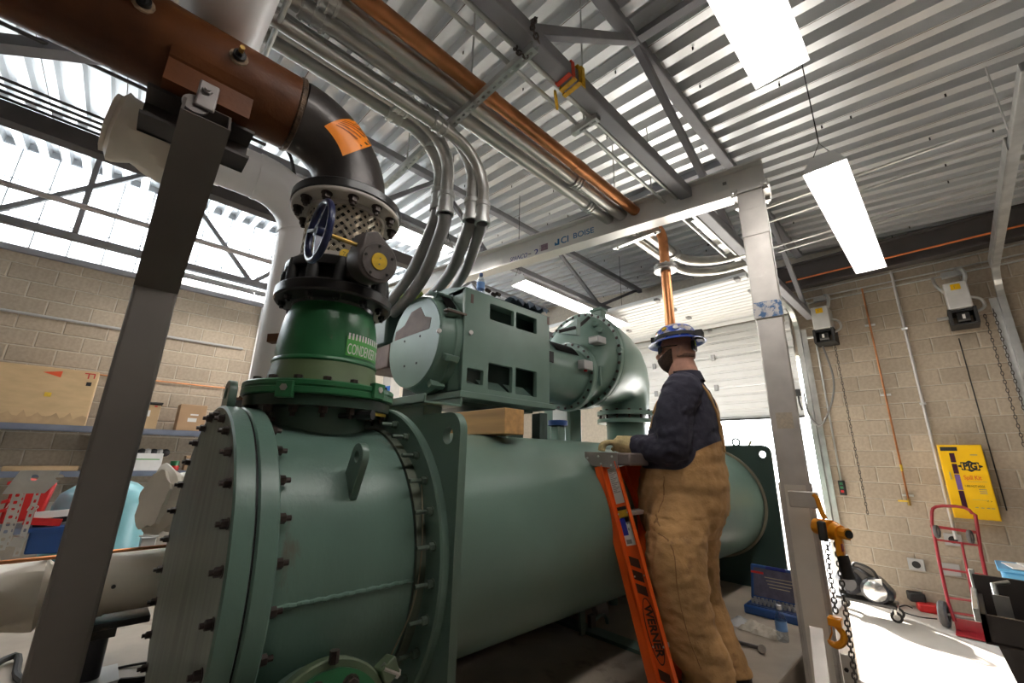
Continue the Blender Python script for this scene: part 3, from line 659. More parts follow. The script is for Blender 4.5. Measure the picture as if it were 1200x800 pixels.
brd = thing('braided_connector', 'braided stainless flexible pipe connector between flanges above the valve', 'pipe connector', (TX, TY, Tz(0.785)))
tl([(0.785, 0.12), (0.785, 0.185), (0.815, 0.185), (0.815, 0.12)]).build('lower_collar', GASKET, brd)
BRC = mat('braid_stainless', (0.55, 0.49, 0.40), 0.36, 0.75, 0.15, 30)
tl([(0.81, 0.160), (1.06, 0.160)]).build('bellows_core', INKBLK, brd)
# woven strands: two families of helical ribbons
strand = MB(); NS = 28; zz0, zz1 = 0.812, 1.055; TW = 1.30
for fam in (-1, 1):
    for k in range(NS):
        a0_ = 2 * PI * k / NS; steps = 36
        for sub_ in (-1, 0, 1):
            vs = []; fs = []
            for i in range(steps + 1):
                t = i / steps; a = a0_ + fam * t * TW; z = Tz(zz0 + (zz1 - zz0) * t)
                wv = (math.sin(PI * k + t * TW * NS / 2) if fam > 0 else -math.sin(PI * k - t * TW * NS / 2)) * 0.0040
                R = 0.165 + wv; wdt = 0.0048
                tx_ = V((-math.sin(a) * fam * TW * R, math.cos(a) * fam * TW * R, zz1 - zz0)).normalized()
                rn = V((math.cos(a), math.sin(a), 0)); sd = tx_.cross(rn); c = V((TX, TY, z)) + rn * R + sd * (sub_ * 0.0051)
                vs += [c - sd * wdt / 2, c + rn * 0.0020, c + sd * wdt / 2]
            for i in range(steps):
                j_ = 3 * i; fs += [(j_, j_ + 1, j_ + 4, j_ + 3), (j_ + 1, j_ + 2, j_ + 5, j_ + 4)]
            strand.add(vs, fs)
st = strand.build('braid', BRC, brd, smooth=60); st['kind'] = 'stuff'
tl([(1.05, 0.12), (1.05, 0.172), (1.072, 0.172), (1.072, 0.236), (1.078, 0.241), (1.088, 0.241), (1.088, 0.12)]).build('upper_flange', GASKET, brd)
ring_of(hex_mesh('connector_nut', BOLT, 0.019, 0.028, 0.012), 'connector_nut', brd, (TX, TY, Tz(1.072)), UP, 0.208, 12, 0.25, flip=True)

hp = thing('header_pipe', 'rusty brown steel pipe turning down through a black elbow with an orange sticker', 'pipe', (TX, TY, Tz(1.088)))
PZ = CAMH + 1.474; PR = 0.160; BR = 0.285
tl([(1.088, 0.10), (1.088, 0.241), (1.094, 0.246), (1.128, 0.246), (1.134, 0.240), (1.14, 0.175), (1.15, PR + 0.012), (1.165, PR)]).build('elbow_flange', BLACK, hp)
ec = V((TX - BR, TY, PZ - BR)); ring_p = [V((TX, TY, Tz(1.150)))] + [ec + V((BR * math.cos(a), 0, BR * math.sin(a))) for a in [PI / 2 * i / 16 for i in range(17)]]
MB().tube(ring_p, PR, 48, caps=False).build('elbow', ELBOW, hp, smooth=60)
xw = TX - BR
MB().lathe([(0, PR), (0.005, PR + 0.006), (0.02, PR + 0.006), (0.025, PR)], (xw - 0.03, TY, PZ), XD, 48).build('butt_weld', mat('weld_scale', (0.10, 0.06, 0.035), 0.4, 0.4, 0.5, 30, 0.5, 120), hp)
MB().cyl((-4.5, TY, PZ), (xw - 0.02, TY, PZ), PR, n=48).build('pipe_run', RUST, hp, smooth=50)
# thermowell / vent taps welded on the pipe
def hit_pipe(px, py): return hit_cyl(px, py, PR, TY, PZ)
for (px, py), tip in (((280, 67), 1), ((168, 4), 0)):
    p = hit_pipe(px, py); n_ = V((0, p.y - TY, p.z - PZ)).normalized()
    MB().lathe([(-0.004, 0.034), (0.003, 0.032), (0.004, 0.0)], p, n_, 12).build('primer_ring', mat('pale_scorch', (0.35, 0.25, 0.16), 0.7, 0, 0.3, 60), hp)
    t = MB().cyl(p, p + n_ * 0.02, 0.022, n=16).cyl(p + n_ * 0.02, p + n_ * 0.035, 0.014, n=6).build('pipe_tap', BLACK, hp)
    MB().cyl(p + n_ * 0.035, p + n_ * 0.06, 0.009, n=10).build('tap_plug', BRASS if tip else BRIGHT, hp)
# orange sticker wrapped over the elbow
vs = []; fs = []; NA, NB = 8, 6
def elb(a, b, R):     # a along bend (0 = bottom), b around section from outer side toward camera
    c = ec + V((BR * math.cos(a), 0, BR * math.sin(a))); rad = V((math.cos(a), 0, math.sin(a))); return c + rad * (R * math.cos(b)) + V((0, -1, 0)) * (R * math.sin(b))
def elb_inv(px, py):
    best = None
    for i in range(121):
        a = -0.2 + (PI / 2 + 0.3) * i / 120
        for j in range(181):
            b = -0.3 + 3.2 * j / 180; p = elb(a, b, PR + 0.001) - V((0, 0, CAMH)); c_ = _W.transposed() @ p
            if c_.z > 0:
                e = (600 + FPX * c_.x / c_.z - px) ** 2 + (400 + FPX * c_.y / c_.z - py) ** 2
                if best is None or e < best[0]: best = (e, a, b)
    return best[1:]
q00, q10, q11, q01 = elb_inv(380, 148), elb_inv(402, 140), elb_inv(421, 173), elb_inv(402, 183)
for i in range(NA + 1):
    for j in range(NB + 1):
        s, t = i / NA, j / NB
        A = [(q00[k] * (1 - s) + q10[k] * s) * (1 - t) + (q01[k] * (1 - s) + q11[k] * s) * t for k in (0, 1)]; vs.append(elb(A[0], A[1], PR + 0.002))
for i in range(NA):
    for j in range(NB): k = i * (NB + 1) + j; fs.append((k, k + 1, k + NB + 2, k + NB + 1))
MB().add(vs, fs).build('sticker', ORANGE_ST, hp, 'orange warning sticker', smooth=60)
for r_ in range(5):
    vs = []; fs = []
    for i in range(7):
        for e in (0, 1):
            s, t = 0.32 + 0.09 * r_ + 0.035 * e, 0.15 + 0.1 * i
            A = [(q00[k] * (1 - s) + q10[k] * s) * (1 - t) + (q01[k] * (1 - s) + q11[k] * s) * t for k in (0, 1)]; vs.append(elb(A[0], A[1], PR + 0.0026))
    for i in range(6): fs.append((2 * i, 2 * i + 1, 2 * i + 3, 2 * i + 2))
    MB().add(vs, fs).build('sticker_print', mat('sticker_ink', (0.35, 0.08, 0.01), 0.6), hp, smooth=60)

# ------------------------------------------------------------------ pipe stand: mitred square tube with saddle
ps = thing('pipe_stand', 'grey brown square steel tube pipe stand leaning out under the rusty pipe', 'pipe stand', (0.045, 2.17, PADZ))
KS = 0.93; yP, zK = 2.33 * KS, CAMH + 0.68 * KS; hw_ = 0.076; xa, xb = -0.031 * KS, 0.121 * KS
yT, zTp = 1.69 * KS, CAMH + 1.165 * KS
dA = V((0, yT - yP, zTp - zK)).normalized(); nA = V((1, 0, 0)).cross(dA)     # points up/back
if nA.z < 0: nA = -nA
d2 = 0.142
post = MB().box((xa, yP, PADZ), (xb, yP + d2, zK + 0.03)); post.build('post', STEELGY, ps, smooth=0, bevel=0.012)
A0 = V((0, yP, zK)); A1 = V((0, yT, zTp)); th = 0.008
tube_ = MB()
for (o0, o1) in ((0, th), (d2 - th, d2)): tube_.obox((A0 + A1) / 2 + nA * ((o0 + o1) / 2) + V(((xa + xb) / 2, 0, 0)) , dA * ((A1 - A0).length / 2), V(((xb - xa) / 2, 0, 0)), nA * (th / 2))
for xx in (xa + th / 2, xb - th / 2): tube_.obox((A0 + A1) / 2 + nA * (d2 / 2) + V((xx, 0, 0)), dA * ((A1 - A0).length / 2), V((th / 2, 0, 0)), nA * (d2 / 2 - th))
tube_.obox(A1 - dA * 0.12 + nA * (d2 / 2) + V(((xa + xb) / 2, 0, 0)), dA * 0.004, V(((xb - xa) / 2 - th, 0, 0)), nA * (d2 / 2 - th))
tube_.build('arm', mat('shaded_arm_steel', (0.15, 0.132, 0.122), 0.5, 0.2, 0.07, 3), ps, smooth=0)  # arm tone darkened to paint the shade on its underside
MB().box((-0.12, yP - 0.08, PADZ), (0.21, yP + d2 + 0.08, PADZ + 0.016)).build('base_plate', STEELGY, ps, smooth=0)
c = onz(243, 118, Tz(1.27)); 
MB().obox(ony(243, 113, 1.64), V((0.03, 0, 0)), V((0, 0.006, 0)), V((0, 0.0, 0.055))).build('clip_plate', mat('pale_grey_clip', (0.33, 0.3, 0.29), 0.45, 0.4), ps, bevel=0.006)
cq = ony(243, 107, 1.634); MB().cyl(cq, cq + V((0, -0.012, 0)), 0.016, n=6).cyl(cq + V((0, -0.012, 0)), cq + V((0, -0.02, 0)), 0.009, n=10).build('clip_bolt', mat('pale_grey_clip', (0, 0, 0)), ps)
MB().lathe([(0, 0.0), (0, 0.04), (0.01, 0.04), (0.01, 0)], ony(229, 124, 1.66), (0, -1, 0.2), 20).build('clip_washer', mat('pale_grey_clip', (0, 0, 0)), ps)
# curved saddle hugging the pipe's underside
L0, L1 = ony(186, 100, 1.66).x, ony(291, 150, 1.66).x; sa = MB(); prof = []
for i in range(9): a = math.radians(-118 + 6.5 * i); prof.append((TY + (PR + 0.004) * math.cos(a), PZ + (PR + 0.004) * math.sin(a)))
lowz = PZ - PR - 0.045
def sad(a0, a1, r0, r1):
    P = [(TY + r0 * math.cos(a0 + (a1 - a0) * i / 10), PZ + r0 * math.sin(a0 + (a1 - a0) * i / 10)) for i in range(11)] + [(TY + r1 * math.cos(a1 + (a0 - a1) * i / 10), PZ + r1 * math.sin(a1 + (a0 - a1) * i / 10)) for i in range(11)]
    sa.prism([(L0, y, z) for y, z in P], (L1 - L0, 0, 0))
sad(math.radians(-150), math.radians(-30), PR + 0.001, PR + 0.012)
for s_ in (-1, 1): sa.box((L0, TY + s_ * 0.115 - 0.005, lowz), (L1, TY + s_ * 0.115 + 0.005, PZ - 0.118))
sa.box((L0, TY - 0.12, lowz - 0.01), (L1, TY + 0.12, lowz))
sa.build('pipe_saddle', RUST, ps, smooth=0)
# dark channel beam that carries the saddle
cb = thing('support_channel', 'short dark steel channel beam under the pipe saddle', 'channel', (0, TY, lowz - 0.15))
X0, X1 = ony(165, 125, 1.78).x, ony(292, 180, 1.78).x; zt2 = lowz - 0.012
b = MB(); b.box((X0, TY - 0.06, zt2 - 0.012), (X1, TY + 0.06, zt2)); b.box((X0, TY + 0.045, zt2 - 0.13), (X1, TY + 0.06, zt2)); b.box((X0, TY - 0.06, zt2 - 0.13), (X1, TY + 0.06, zt2 - 0.118)); b.build('channel', DARKST, cb, smooth=0)
# ------------------------------------------------------------------ timber under the driveline
tim = MB().box((1.46, 1.57, CAMH + 0.113), (1.60, 3.35, CAMH + 0.244)).build('timber_block', WOOD, smooth=0, bevel=0.004)
tag(tim, 'fresh sawn square timber lying across the green vessels under the motor', 'timber')

# ------------------------------------------------------------------ evaporator behind the condenser
ev = thing('evaporator_vessel', 'second sage green chiller vessel half hidden behind the condenser', 'chiller vessel', (2.6, 3.15, PADZ))
EY, EZ, ER = 3.15, CAMH - 0.42, 0.48
MB().cyl((0.95, EY, EZ), (4.57, EY, EZ), ER, n=56, caps=False).build('shell', GREEN, ev, smooth=50)
for x in (0.935, 4.575): plate('tube_sheet', [rrect(EY - 0.58, PADZ, EY + 0.58, CAMH + 0.09, 0.07, corners=(1, 1, 0, 0)), circ(EY, EZ, 0.1)], 0.032, YZ(x), GREEN, ev)
MB().lathe([(0.45, 0.0), (0.45, 0.46), (0.92, 0.46)], (0, EY, EZ), XD, 48).build('water_box', GREEN_WORN, ev)
MB().cyl((1.0, 2.47, PADZ + 0.30), (4.5, 2.47, PADZ + 0.30), 0.24, n=32).build('added_dark_drum', GREEN_DK, ev)  # added dark drum, closes the bright gap under the condenser
MB().box((0.98, 2.30, PADZ), (4.53, 2.62, PADZ + 0.12)).build('added_dark_block', BLACKM, ev, smooth=0)  # added black block, deepens the dark below the vessels
# ------------------------------------------------------------------ motor
MY, MZ = 2.70, CAMH + 0.825
mo = thing('electric_motor', 'boxy sage green electric motor with round end bell and vent openings', 'motor', (2.1, MY, CAMH + 0.24))
xa_, xb_, yn, yf, zlo, zhi = 1.72, 2.64, 2.30, 3.10, CAMH + 0.42, CAMH + 1.20
U = lambda px, py: ony(px, py, yn)
def rect_px(x0, y0, x1, y1):
    a, b = U(x0, y0), U(x1, y1); return (a.x, b.z, b.x, a.z)
holes = [rect_px(574, 355, 602, 383), rect_px(604.5, 365, 629, 392), rect_px(572, 424, 600, 461), rect_px(604, 430, 629, 466), rect_px(547, 430, 566, 452)]
hl = []
for (x0, z0, x1, z1) in holes: hl.append(rrect(min(x0, x1), min(z0, z1), max(x0, x1), max(z0, z1), 0.012, 3))
side = [(xa_, zlo), (xb_, zlo), (xb_, zhi), (xa_, zhi)]
plate('side_panel', [side] + hl, 0.03, XZ(yn + 0.015), GREEN, mo, bevel=0.003)
# body behind the panel with recessed pockets
b = MB(); b.box((xa_, yn + 0.16, zlo), (xb_, yf, zhi - 0.0)); b.build('body', GREEN_DK, mo, smooth=0)  # darker green paints the shade inside the vent pockets
b = MB(); b.box((xa_, yn + 0.02, zhi - 0.03), (xb_, yn + 0.17, zhi)).box((xa_, yn + 0.02, zlo), (xb_, yn + 0.17, zlo + 0.03)).box((xa_, yn + 0.02, zlo), (xa_ + 0.03, yn + 0.17, zhi)).box((xb_ - 0.03, yn + 0.02, zlo), (xb_, yn + 0.17, zhi))
b.build('casing_rim', GREEN, mo, smooth=0)
for (x0, z0, x1, z1) in holes:
    lo, hi_ = min(z0, z1), max(z0, z1); l, r_ = min(x0, x1), max(x0, x1)
    MB().add([(l, yn + 0.03, lo), (r_, yn + 0.03, lo), (r_ - 0.01, yn + 0.155, lo + (hi_ - lo) * 0.45), (l + 0.01, yn + 0.155, lo + (hi_ - lo) * 0.45)], [(0, 1, 2, 3)]).build('louvre_ramp', GREEN, mo, smooth=0)
# peaked top cover
tp = MB().prism([(xa_ - 0.01, yn - 0.006, zhi), (xa_ - 0.01, yf, zhi), (xa_ - 0.01, yf, zhi + 0.05), (xa_ - 0.01, yn + 0.25, zhi + 0.06)], (xb_ - xa_ + 0.02, 0, 0)); tp.build('top_cover', GREEN, mo, smooth=0)
MB().box((xa_ - 0.03, yn - 0.03, zlo - 0.035), (xb_ + 0.05, yf + 0.03, zlo + 0.012)).build('bottom_plate', GREEN, mo, smooth=0, bevel=0.006)
for px, py in ((553, 350), (642, 376)): q = U(px, py); MB().box((q.x - 0.012, yn - 0.006, q.z - 0.035), (q.x + 0.012, yn + 0.001, q.z + 0.035)).build('scuffed_lug', BROWNBARE, mo, smooth=0)
RST = mat('red_lead_streak', (0.33, 0.085, 0.05), 0.6, 0, 0.3, 12)
for (px0, py0, px1, py1) in ((570, 395, 571, 448), (632, 400, 633, 420), (632, 450, 633, 462)):
    a, b_ = U(px0, py0), U(px1, py1); MB().box((a.x - 0.008, yn - 0.002, b_.z), (a.x + 0.008, yn + 0.0005, a.z)).build('primer_streak', RST, mo, smooth=0)
# end bell
MB().lathe([(0.0, 0.0), (0.0, 0.352), (0.012, 0.362), (0.03, 0.366), (0.10, 0.378), (0.11, 0.39), (0.16, 0.39)], (xa_ - 0.16, MY, MZ), XD, 56).build('end_bell', GREEN, mo)
xe = xa_ - 0.16
# bare upper face segment + flat lower plate
pts = [(MY + 0.345 * math.cos(a), MZ + 0.345 * math.sin(a)) for a in [math.radians(8 + 164 * i / 24) for i in range(25)]]
ptsb = [(MY + 0.26 * math.cos(a), MZ + 0.05 + 0.22 * math.sin(a)) for a in [math.radians(15 + 150 * i / 24) for i in range(25)]]
plate('bare_face', [pts], 0.006, YZ(xe - 0.003), GREEN, mo)
plate('primer_patch', [[(MY - 0.20, MZ + 0.06), (MY + 0.30, MZ + 0.06), (MY + 0.29, MZ + 0.13), (MY + 0.16, MZ + 0.16), (MY + 0.07, MZ + 0.25), (MY - 0.06, MZ + 0.26), (MY - 0.13, MZ + 0.17), (MY - 0.22, MZ + 0.14)]], 0.003, YZ(xe - 0.007), BROWNBARE, mo)
low = [(MY + 0.352 * math.cos(a), MZ + 0.352 * math.sin(a)) for a in [math.radians(172 + 196 * i / 30) for i in range(31)]]
plate('face_plate', [low], 0.014, YZ(xe - 0.007), GREEN, mo, bevel=0.002)
sb2 = hex_mesh('face_screw', INKBLK, 0.009, 0.006, wash=False)
for dy, dz in ((-0.1, 0.02), (0.12, 0.02), (-0.08, -0.18), (0.09, -0.18)): inst(sb2, 'face_screw', mo, axes((xe - 0.014, MY + dy, MZ + dz), (0, 1, 0), (0, 0, -1)))
# bell ribs and top vent hood
for a in (25, -25, -60, 60, 130):
    r = V((0, -math.cos(math.radians(a)), math.sin(math.radians(a)))); c = V((xa_ - 0.07, MY, MZ)) + r * 0.39; MB().obox(c, V((0.06, 0, 0)), r * 0.025, V((1, 0, 0)).cross(r) * 0.022).build('bell_lug', GREEN, mo, bevel=0.006)
hd = MB(); hd.lathe([(-0.005, 0.372), (-0.005, 0.405), (0.13, 0.405), (0.13, 0.372)], (xa_ - 0.14, MY, MZ), XD, 18, math.radians(108), math.radians(125)); hd.build('vent_hood', GREEN, mo)
op = MB(); op.lathe([(0.02, 0.395), (0.11, 0.398)], (xa_ - 0.14, MY, MZ), XD, 16, math.radians(126), math.radians(158)); op.build('vent_shade_patch', mat('opening_shade', (0.008, 0.008, 0.007), 0.9, spec=0.1), mo)  # near-black patch on the solid bell paints the shade of a vent hole
MB().box((xa_ - 0.16, MY - 0.41, MZ + 0.155), (xa_ + 0.01, MY - 0.36, MZ + 0.168)).build('rusty_strap', BROWNBARE, mo, smooth=0)
for px, py in ((514, 388), (551, 390)): q = ony(px, py, yn if px > 540 else MY - 0.37); MB().cyl(q, q + V((-0.006, -0.02, 0)), 0.016, n=14).build('grounding_screw', BRIGHT, mo)
# feet / base channel
b = MB(); b.box((1.42, 2.28, zlo - 0.10), (1.72, 3.12, zlo - 0.085)).box((1.42, 2.28, zlo - 0.10), (1.435, 3.12, zlo - 0.04)).box((1.705, 2.28, zlo - 0.10), (1.72, 3.12, zlo - 0.035)).build('motor_foot', GREEN, mo, bevel=0.003)
MB().box((1.5, 2.4, CAMH + 0.244), (1.64, 3.0, zlo - 0.1)).build('foot_pedestal', GREEN, mo, smooth=0)
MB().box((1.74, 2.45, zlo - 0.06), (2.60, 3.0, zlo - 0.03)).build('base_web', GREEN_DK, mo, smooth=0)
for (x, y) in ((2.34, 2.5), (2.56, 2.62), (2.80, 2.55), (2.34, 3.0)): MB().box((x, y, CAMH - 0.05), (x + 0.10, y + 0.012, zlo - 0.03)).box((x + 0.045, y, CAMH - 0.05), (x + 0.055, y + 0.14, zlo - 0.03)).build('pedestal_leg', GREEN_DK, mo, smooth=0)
MB().box((2.38, 2.66, CAMH - 0.03), (2.60, 3.2, zlo - 0.03)).build('oil_sump', BLACKM, mo, bevel=0.02)

# ------------------------------------------------------------------ compressor
co = thing('compressor', 'sage green centrifugal compressor scroll with bolted rims and suction elbow', 'compressor', (3.6, MY, CAMH))
DZ_ = MZ
MB().lathe([(2.64, 0.26), (2.70, 0.30), (2.74, 0.315), (2.78, 0.315), (2.78, 0.292), (3.36, 0.30)], (0, MY, DZ_), XD, 56).build('coupling_housing', GREEN, co)
MB().lathe([(2.645, 0.0), (2.645, 0.262), (2.66, 0.262)], (0, MY, DZ_), XD, 40).build('motor_nose', GREEN_DK, co)
MB().lathe([(3.36, 0.28), (3.36, 0.352), (3.37, 0.36), (3.43, 0.36), (3.43, 0.30)], (0, MY, DZ_), XD, 56).build('housing_flange', GREEN, co)
VZ = CAMH + 1.04
vol = MB(); n = 56; prof = [(3.43, 0.345, DZ_), (3.47, 0.40, CAMH + 0.92), (3.52, 0.455, CAMH + 1.0), (3.60, 0.492, VZ)]
rings = []
for x, R, zc in prof: rings += [(x, MY + R * math.cos(2 * PI * i / n), zc + R * math.sin(2 * PI * i / n)) for i in range(n)]
vol.add(rings, [(k * n + i, k * n + (i + 1) % n, (k + 1) * n + (i + 1) % n, (k + 1) * n + i) for k in range(len(prof) - 1) for i in range(n)]); vol.build('volute_front', GREEN, co, smooth=50)
MB().lathe([(3.60, 0.44), (3.60, 0.525), (3.607, 0.532), (3.645, 0.532), (3.648, 0.525), (3.652, 0.525), (3.655, 0.532), (3.695, 0.532), (3.70, 0.525), (3.70, 0.40)], (0, MY, VZ), XD, 64).build('scroll_flange', GREEN, co)
ring_of(hex_mesh('scroll_bolt', BOLT, 0.013, 0.012), 'scroll_bolt', co, (3.60, MY, VZ), XD, 0.508, 36, 0.03, flip=True)
ring_of(hex_mesh('housing_bolt', BOLT, 0.011, 0.012), 'housing_bolt', co, (3.36, MY, DZ_), XD, 0.334, 24, 0.03, flip=True)
# rear casing and suction elbow bending down
SX = 4.50
pth = [(3.70, MY, VZ), (3.86, MY, VZ), (4.02, MY, VZ - 0.01), (4.20, MY, VZ - 0.05), (4.35, MY, VZ - 0.13), (4.45, MY, VZ - 0.24), (4.495, MY, VZ - 0.36), (SX, MY, CAMH + 0.52)]
MB().tube(pth, [0.505, 0.50, 0.47, 0.43, 0.38, 0.33, 0.29, 0.265], 48, caps=True).build('suction_elbow', GREEN, co, smooth=60)
MB().lathe([(CAMH + 0.50, 0.2), (CAMH + 0.50, 0.34), (CAMH + 0.545, 0.34), (CAMH + 0.545, 0.24)], (SX, MY, 0), UP, 40).lathe([(CAMH + 0.41, 0.2), (CAMH + 0.41, 0.34), (CAMH + 0.455, 0.34), (CAMH + 0.455, 0.24)], (SX, MY, 0), UP, 40).build('suction_flange', GREEN, co)
MB().cyl((SX, MY, CAMH - 0.25), (SX, MY, CAMH + 0.5), 0.23, n=36).build('suction_pipe', GREEN, co)
ring_of(hex_mesh('suction_bolt', BOLT, 0.016, 0.02), 'suction_bolt', co, (SX, MY, CAMH + 0.545), UP, 0.305, 14)
ring_of(MB().cyl((0, 0, 0), (0, 0, 0.05), 0.012, n=8).mesh('suction_stud', BOLT), 'suction_stud', co, (SX, MY, CAMH + 0.455), UP, 0.305, 14)
q = ony(728, 374, 2.45); MB().obox((3.80, 2.56, VZ + 0.53), V((0.05, 0, 0)), V((0, 0.07, 0)), V((0, 0, 0.07))).obox((3.80, 2.56, VZ + 0.59), V((0.065, 0, 0)), V((0, 0.085, 0)), V((0, 0, 0.018))).build('top_lug', GREEN, co, bevel=0.01)
def on_scroll(px, py): return onx(px, py, 3.50)
for px, py, nm in ((700, 399, 'terminal_box'),):
    q = onx(px, py, 3.42); MB().obox(q, V((0.07, 0, 0)), V((0, 0.06, 0)), V((0, 0, 0.035))).build(nm, GREYP, co, bevel=0.006); MB().obox(q + V((-0.072, 0.0, 0)), V((0.001, 0, 0)), V((0, 0.05, 0)), V((0, 0, 0.02))).build('box_label', PAPER, co, smooth=0)
q = hit_cyl(686, 428, 0.34, MY, DZ_); MB().obox(q, V((0.07, 0, 0)), V((0, 0.04, 0)), V((0, 0, 0.045))).build('sensor_box', GREYP, co, bevel=0.006); MB().cyl(q + V((0, 0, -0.06)), q + V((0, 0, -0.04)), 0.018, n=12).build('red_indicator', RED2, co)
for px, py in ((697, 380), (703, 387)): q = onx(px, py, 3.5); MB().cyl(q + V((0.02, 0, 0)), q + V((-0.03, -0.02, 0)), 0.03, n=6).build('casing_boss', GREEN, co)
q = onx(727, 410, 3.60); MB().cyl(q + V((-0.025, 0, 0)), q + V((0.01, 0, 0)), 0.03, n=18).build('casing_plug', GREEN, co)
vo = MB().lathe([(2.90, 0.302), (3.25, 0.306)], (0, MY, DZ_), XD, 20, math.radians(112), math.radians(150)); vo.build('coupling_shade_patch', mat('opening_shade', (0, 0, 0)), co)  # near-black patch paints the dark inside the coupling opening
MB().obox((2.75, MY - 0.30, DZ_ + 0.05), V((0.05, 0, 0)), V((0, 0.02, 0)), V((0, 0, 0.05))).build('inspection_port', INKBLK, co)
MB().obox((3.445, MY - 0.37, DZ_ - 0.03), V((0.012, 0, 0)), V((0, 0.012, 0)), V((0, 0, 0.10))).build('flange_tab', GREEN, co, bevel=0.004)
hdr = MB(); hdr.tube(spline([onx(655, 388, 3.0), onx(668, 385, 3.1), onx(678, 382, 3.3), onx(690, 372, 3.5)], 5), 0.018, 8); hdr.build('oil_line', BLACKM, co)
MB().prism([onx(652, 390, 3.2), onx(676, 374, 3.2), onx(676, 392, 3.2)], (0.06, 0, 0)).build('lifting_gusset', GREEN, co, smooth=0)

# control cabinet and valve seen through the gap under the compressor
cab = thing('oil_panel', 'green oil system cabinet and pump post under the compressor', 'cabinet', (3.9, 3.2, CAMH - 0.1))
MB().box((3.75, 2.95, CAMH - 0.1), (3.95, 3.35, CAMH + 0.55)).build('cabinet_body', GREEN, cab, bevel=0.01)
MB().box((3.30, 2.75, CAMH - 0.08), (3.42, 2.87, CAMH + 0.32)).build('pump_post', GREEN, cab, bevel=0.02)
MB().cyl((3.36, 2.81, CAMH + 0.32), (3.36, 2.81, CAMH + 0.37), 0.10, n=20).build('blue_cap', BLUEP, cab)
MB().tube(spline([(3.45, 2.7, CAMH + 0.13), (3.6, 2.6, CAMH + 0.15), (3.72, 2.5, CAMH + 0.08), (3.8, 2.4, CAMH + 0.02)], 5), 0.016, 8).build('oil_hose', GREYP, cab)
MB().box((3.62, 2.9, CAMH + 0.35), (3.63, 3.1, CAMH + 0.6)).build('hang_tag', PAPER, cab, smooth=0)

# things left on top of the motor
bt = thing('water_bottle', 'small clear water bottle with blue label standing on the motor', 'bottle', U(561, 346) + V((0, 0.16, 0)))
q = ony(563, 342, yn + 0.15); q.z = zhi + 0.045
bt.location = q
CLEAR = glass_mat('clear_plastic', (0.82, 0.87, 0.92))
def bottle(parent, q, s=1.0):
    MB().lathe([(0, 0), (0, 0.030), (0.01, 0.033), (0.055, 0.032), (0.06, 0.029), (0.075, 0.029), (0.08, 0.032), (0.125, 0.032), (0.155, 0.022), (0.175, 0.0125), (0.19, 0.0125)] if s == 1.0 else [(t * s, r * s) for t, r in [(0, 0), (0, 0.030), (0.01, 0.033), (0.055, 0.032), (0.125, 0.032), (0.155, 0.022), (0.175, 0.0125), (0.19, 0.0125)]], q, UP, 20).build('bottle_body', CLEAR, parent)
    MB().lathe([(0.06 * s, 0.0335 * s), (0.115 * s, 0.0335 * s)], q, UP, 20).build('label_band', mat('blue_white_label', (0.18, 0.36, 0.72), 0.4), parent)
    MB().lathe([(0.176 * s, 0.015 * s), (0.198 * s, 0.015 * s), (0.2 * s, 0.0)], q, UP, 14).build('cap', BLUEP if s == 1.0 else PAPER, parent)
bottle(bt, q)
rg = MB(); R0 = ony(600, 354, yn + 0.06); n = 22
vs = []; fs = []
for i in range(n):
    for j in range(8):
        x = R0.x - 0.02 + (xb_ - R0.x + 0.02) * i / (n - 1); y = yn - 0.012 + 0.30 * j / 7
        z = zhi + 0.07 + 0.018 * math.sin(i * 1.3 + j) + 0.013 * math.sin(i * 2.9 - j * 1.7) - (0.035 if j == 0 else 0.0); vs.append((x, y, z))
for i in range(n - 1):
    for j in range(7): k = i * 8 + j; fs.append((k, k + 8, k + 9, k + 1))
rag = rg.add(vs, fs).build('shop_rag', mat('denim_rag', (0.12, 0.15, 0.19), 0.9, 0, 0.25, 30), smooth=60)
tag(rag, 'crumpled blue grey rag lying along the top of the motor', 'rag')
for i, (px, dy) in enumerate(((572, 0.05), (579, 0.08), (584, 0.05))):
    q = ony(px, 347 + i, yn + dy); q.z = zhi + 0.05
    o = MB().cyl(q + V((-0.02, 0, 0.015)), q + V((0.02, 0.01, 0.017)), 0.016, n=8).build('loose_bolt', BOLT); tag(o, 'loose rusty bolt beside the bottle on the motor', 'bolt', 'loose bolts on the motor')
# terminal box behind the motor and the gloves
tb = thing('motor_terminal_box', 'dark green terminal box behind the motor where grey hoses enter', 'terminal box', (1.35, 3.4, CAMH + 0.9))
q = ony(457, 385, 3.35)
MB().obox(q, V((0.16, 0, 0)), V((0, 0.25, 0)), V((0, 0, 0.22))).build('box_body', GREEN_DK, tb, bevel=0.02)
MB().obox(q + V((0, -0.1, -0.32)), V((0.14, 0, 0)), V((0, 0.2, 0)), V((0, 0, 0.10))).build('box_bracket', BROWNBARE, tb, bevel=0.01)
q2 = ony(462, 352, 3.2); MB().cyl(q2 + V((-0.05, 0, -0.02)), q2 + V((0.1, -0.1, 0.03)), 0.09, n=20).build('hose_gland', GREEN_DK, tb)
tb.location = q; 
for ch in list(tb.children): ch.matrix_parent_inverse = Matrix.Translation(-q)
for k in range(2):
    q3 = ony(476 + 9 * k, 350 - 2 * k, 3.05); o = MB().sphere(q3, 0.055, 12, 8, (1.1, 0.8, 0.75)).sphere(q3 + V((0.04, -0.02, 0.03)), 0.035, 10, 7).build('work_glove', mat('green_glove', (0.20, 0.26, 0.05), 0.8, 0, 0.3, 25)); tag(o, 'balled green work glove tucked behind the motor', 'glove', 'green gloves behind the motor')
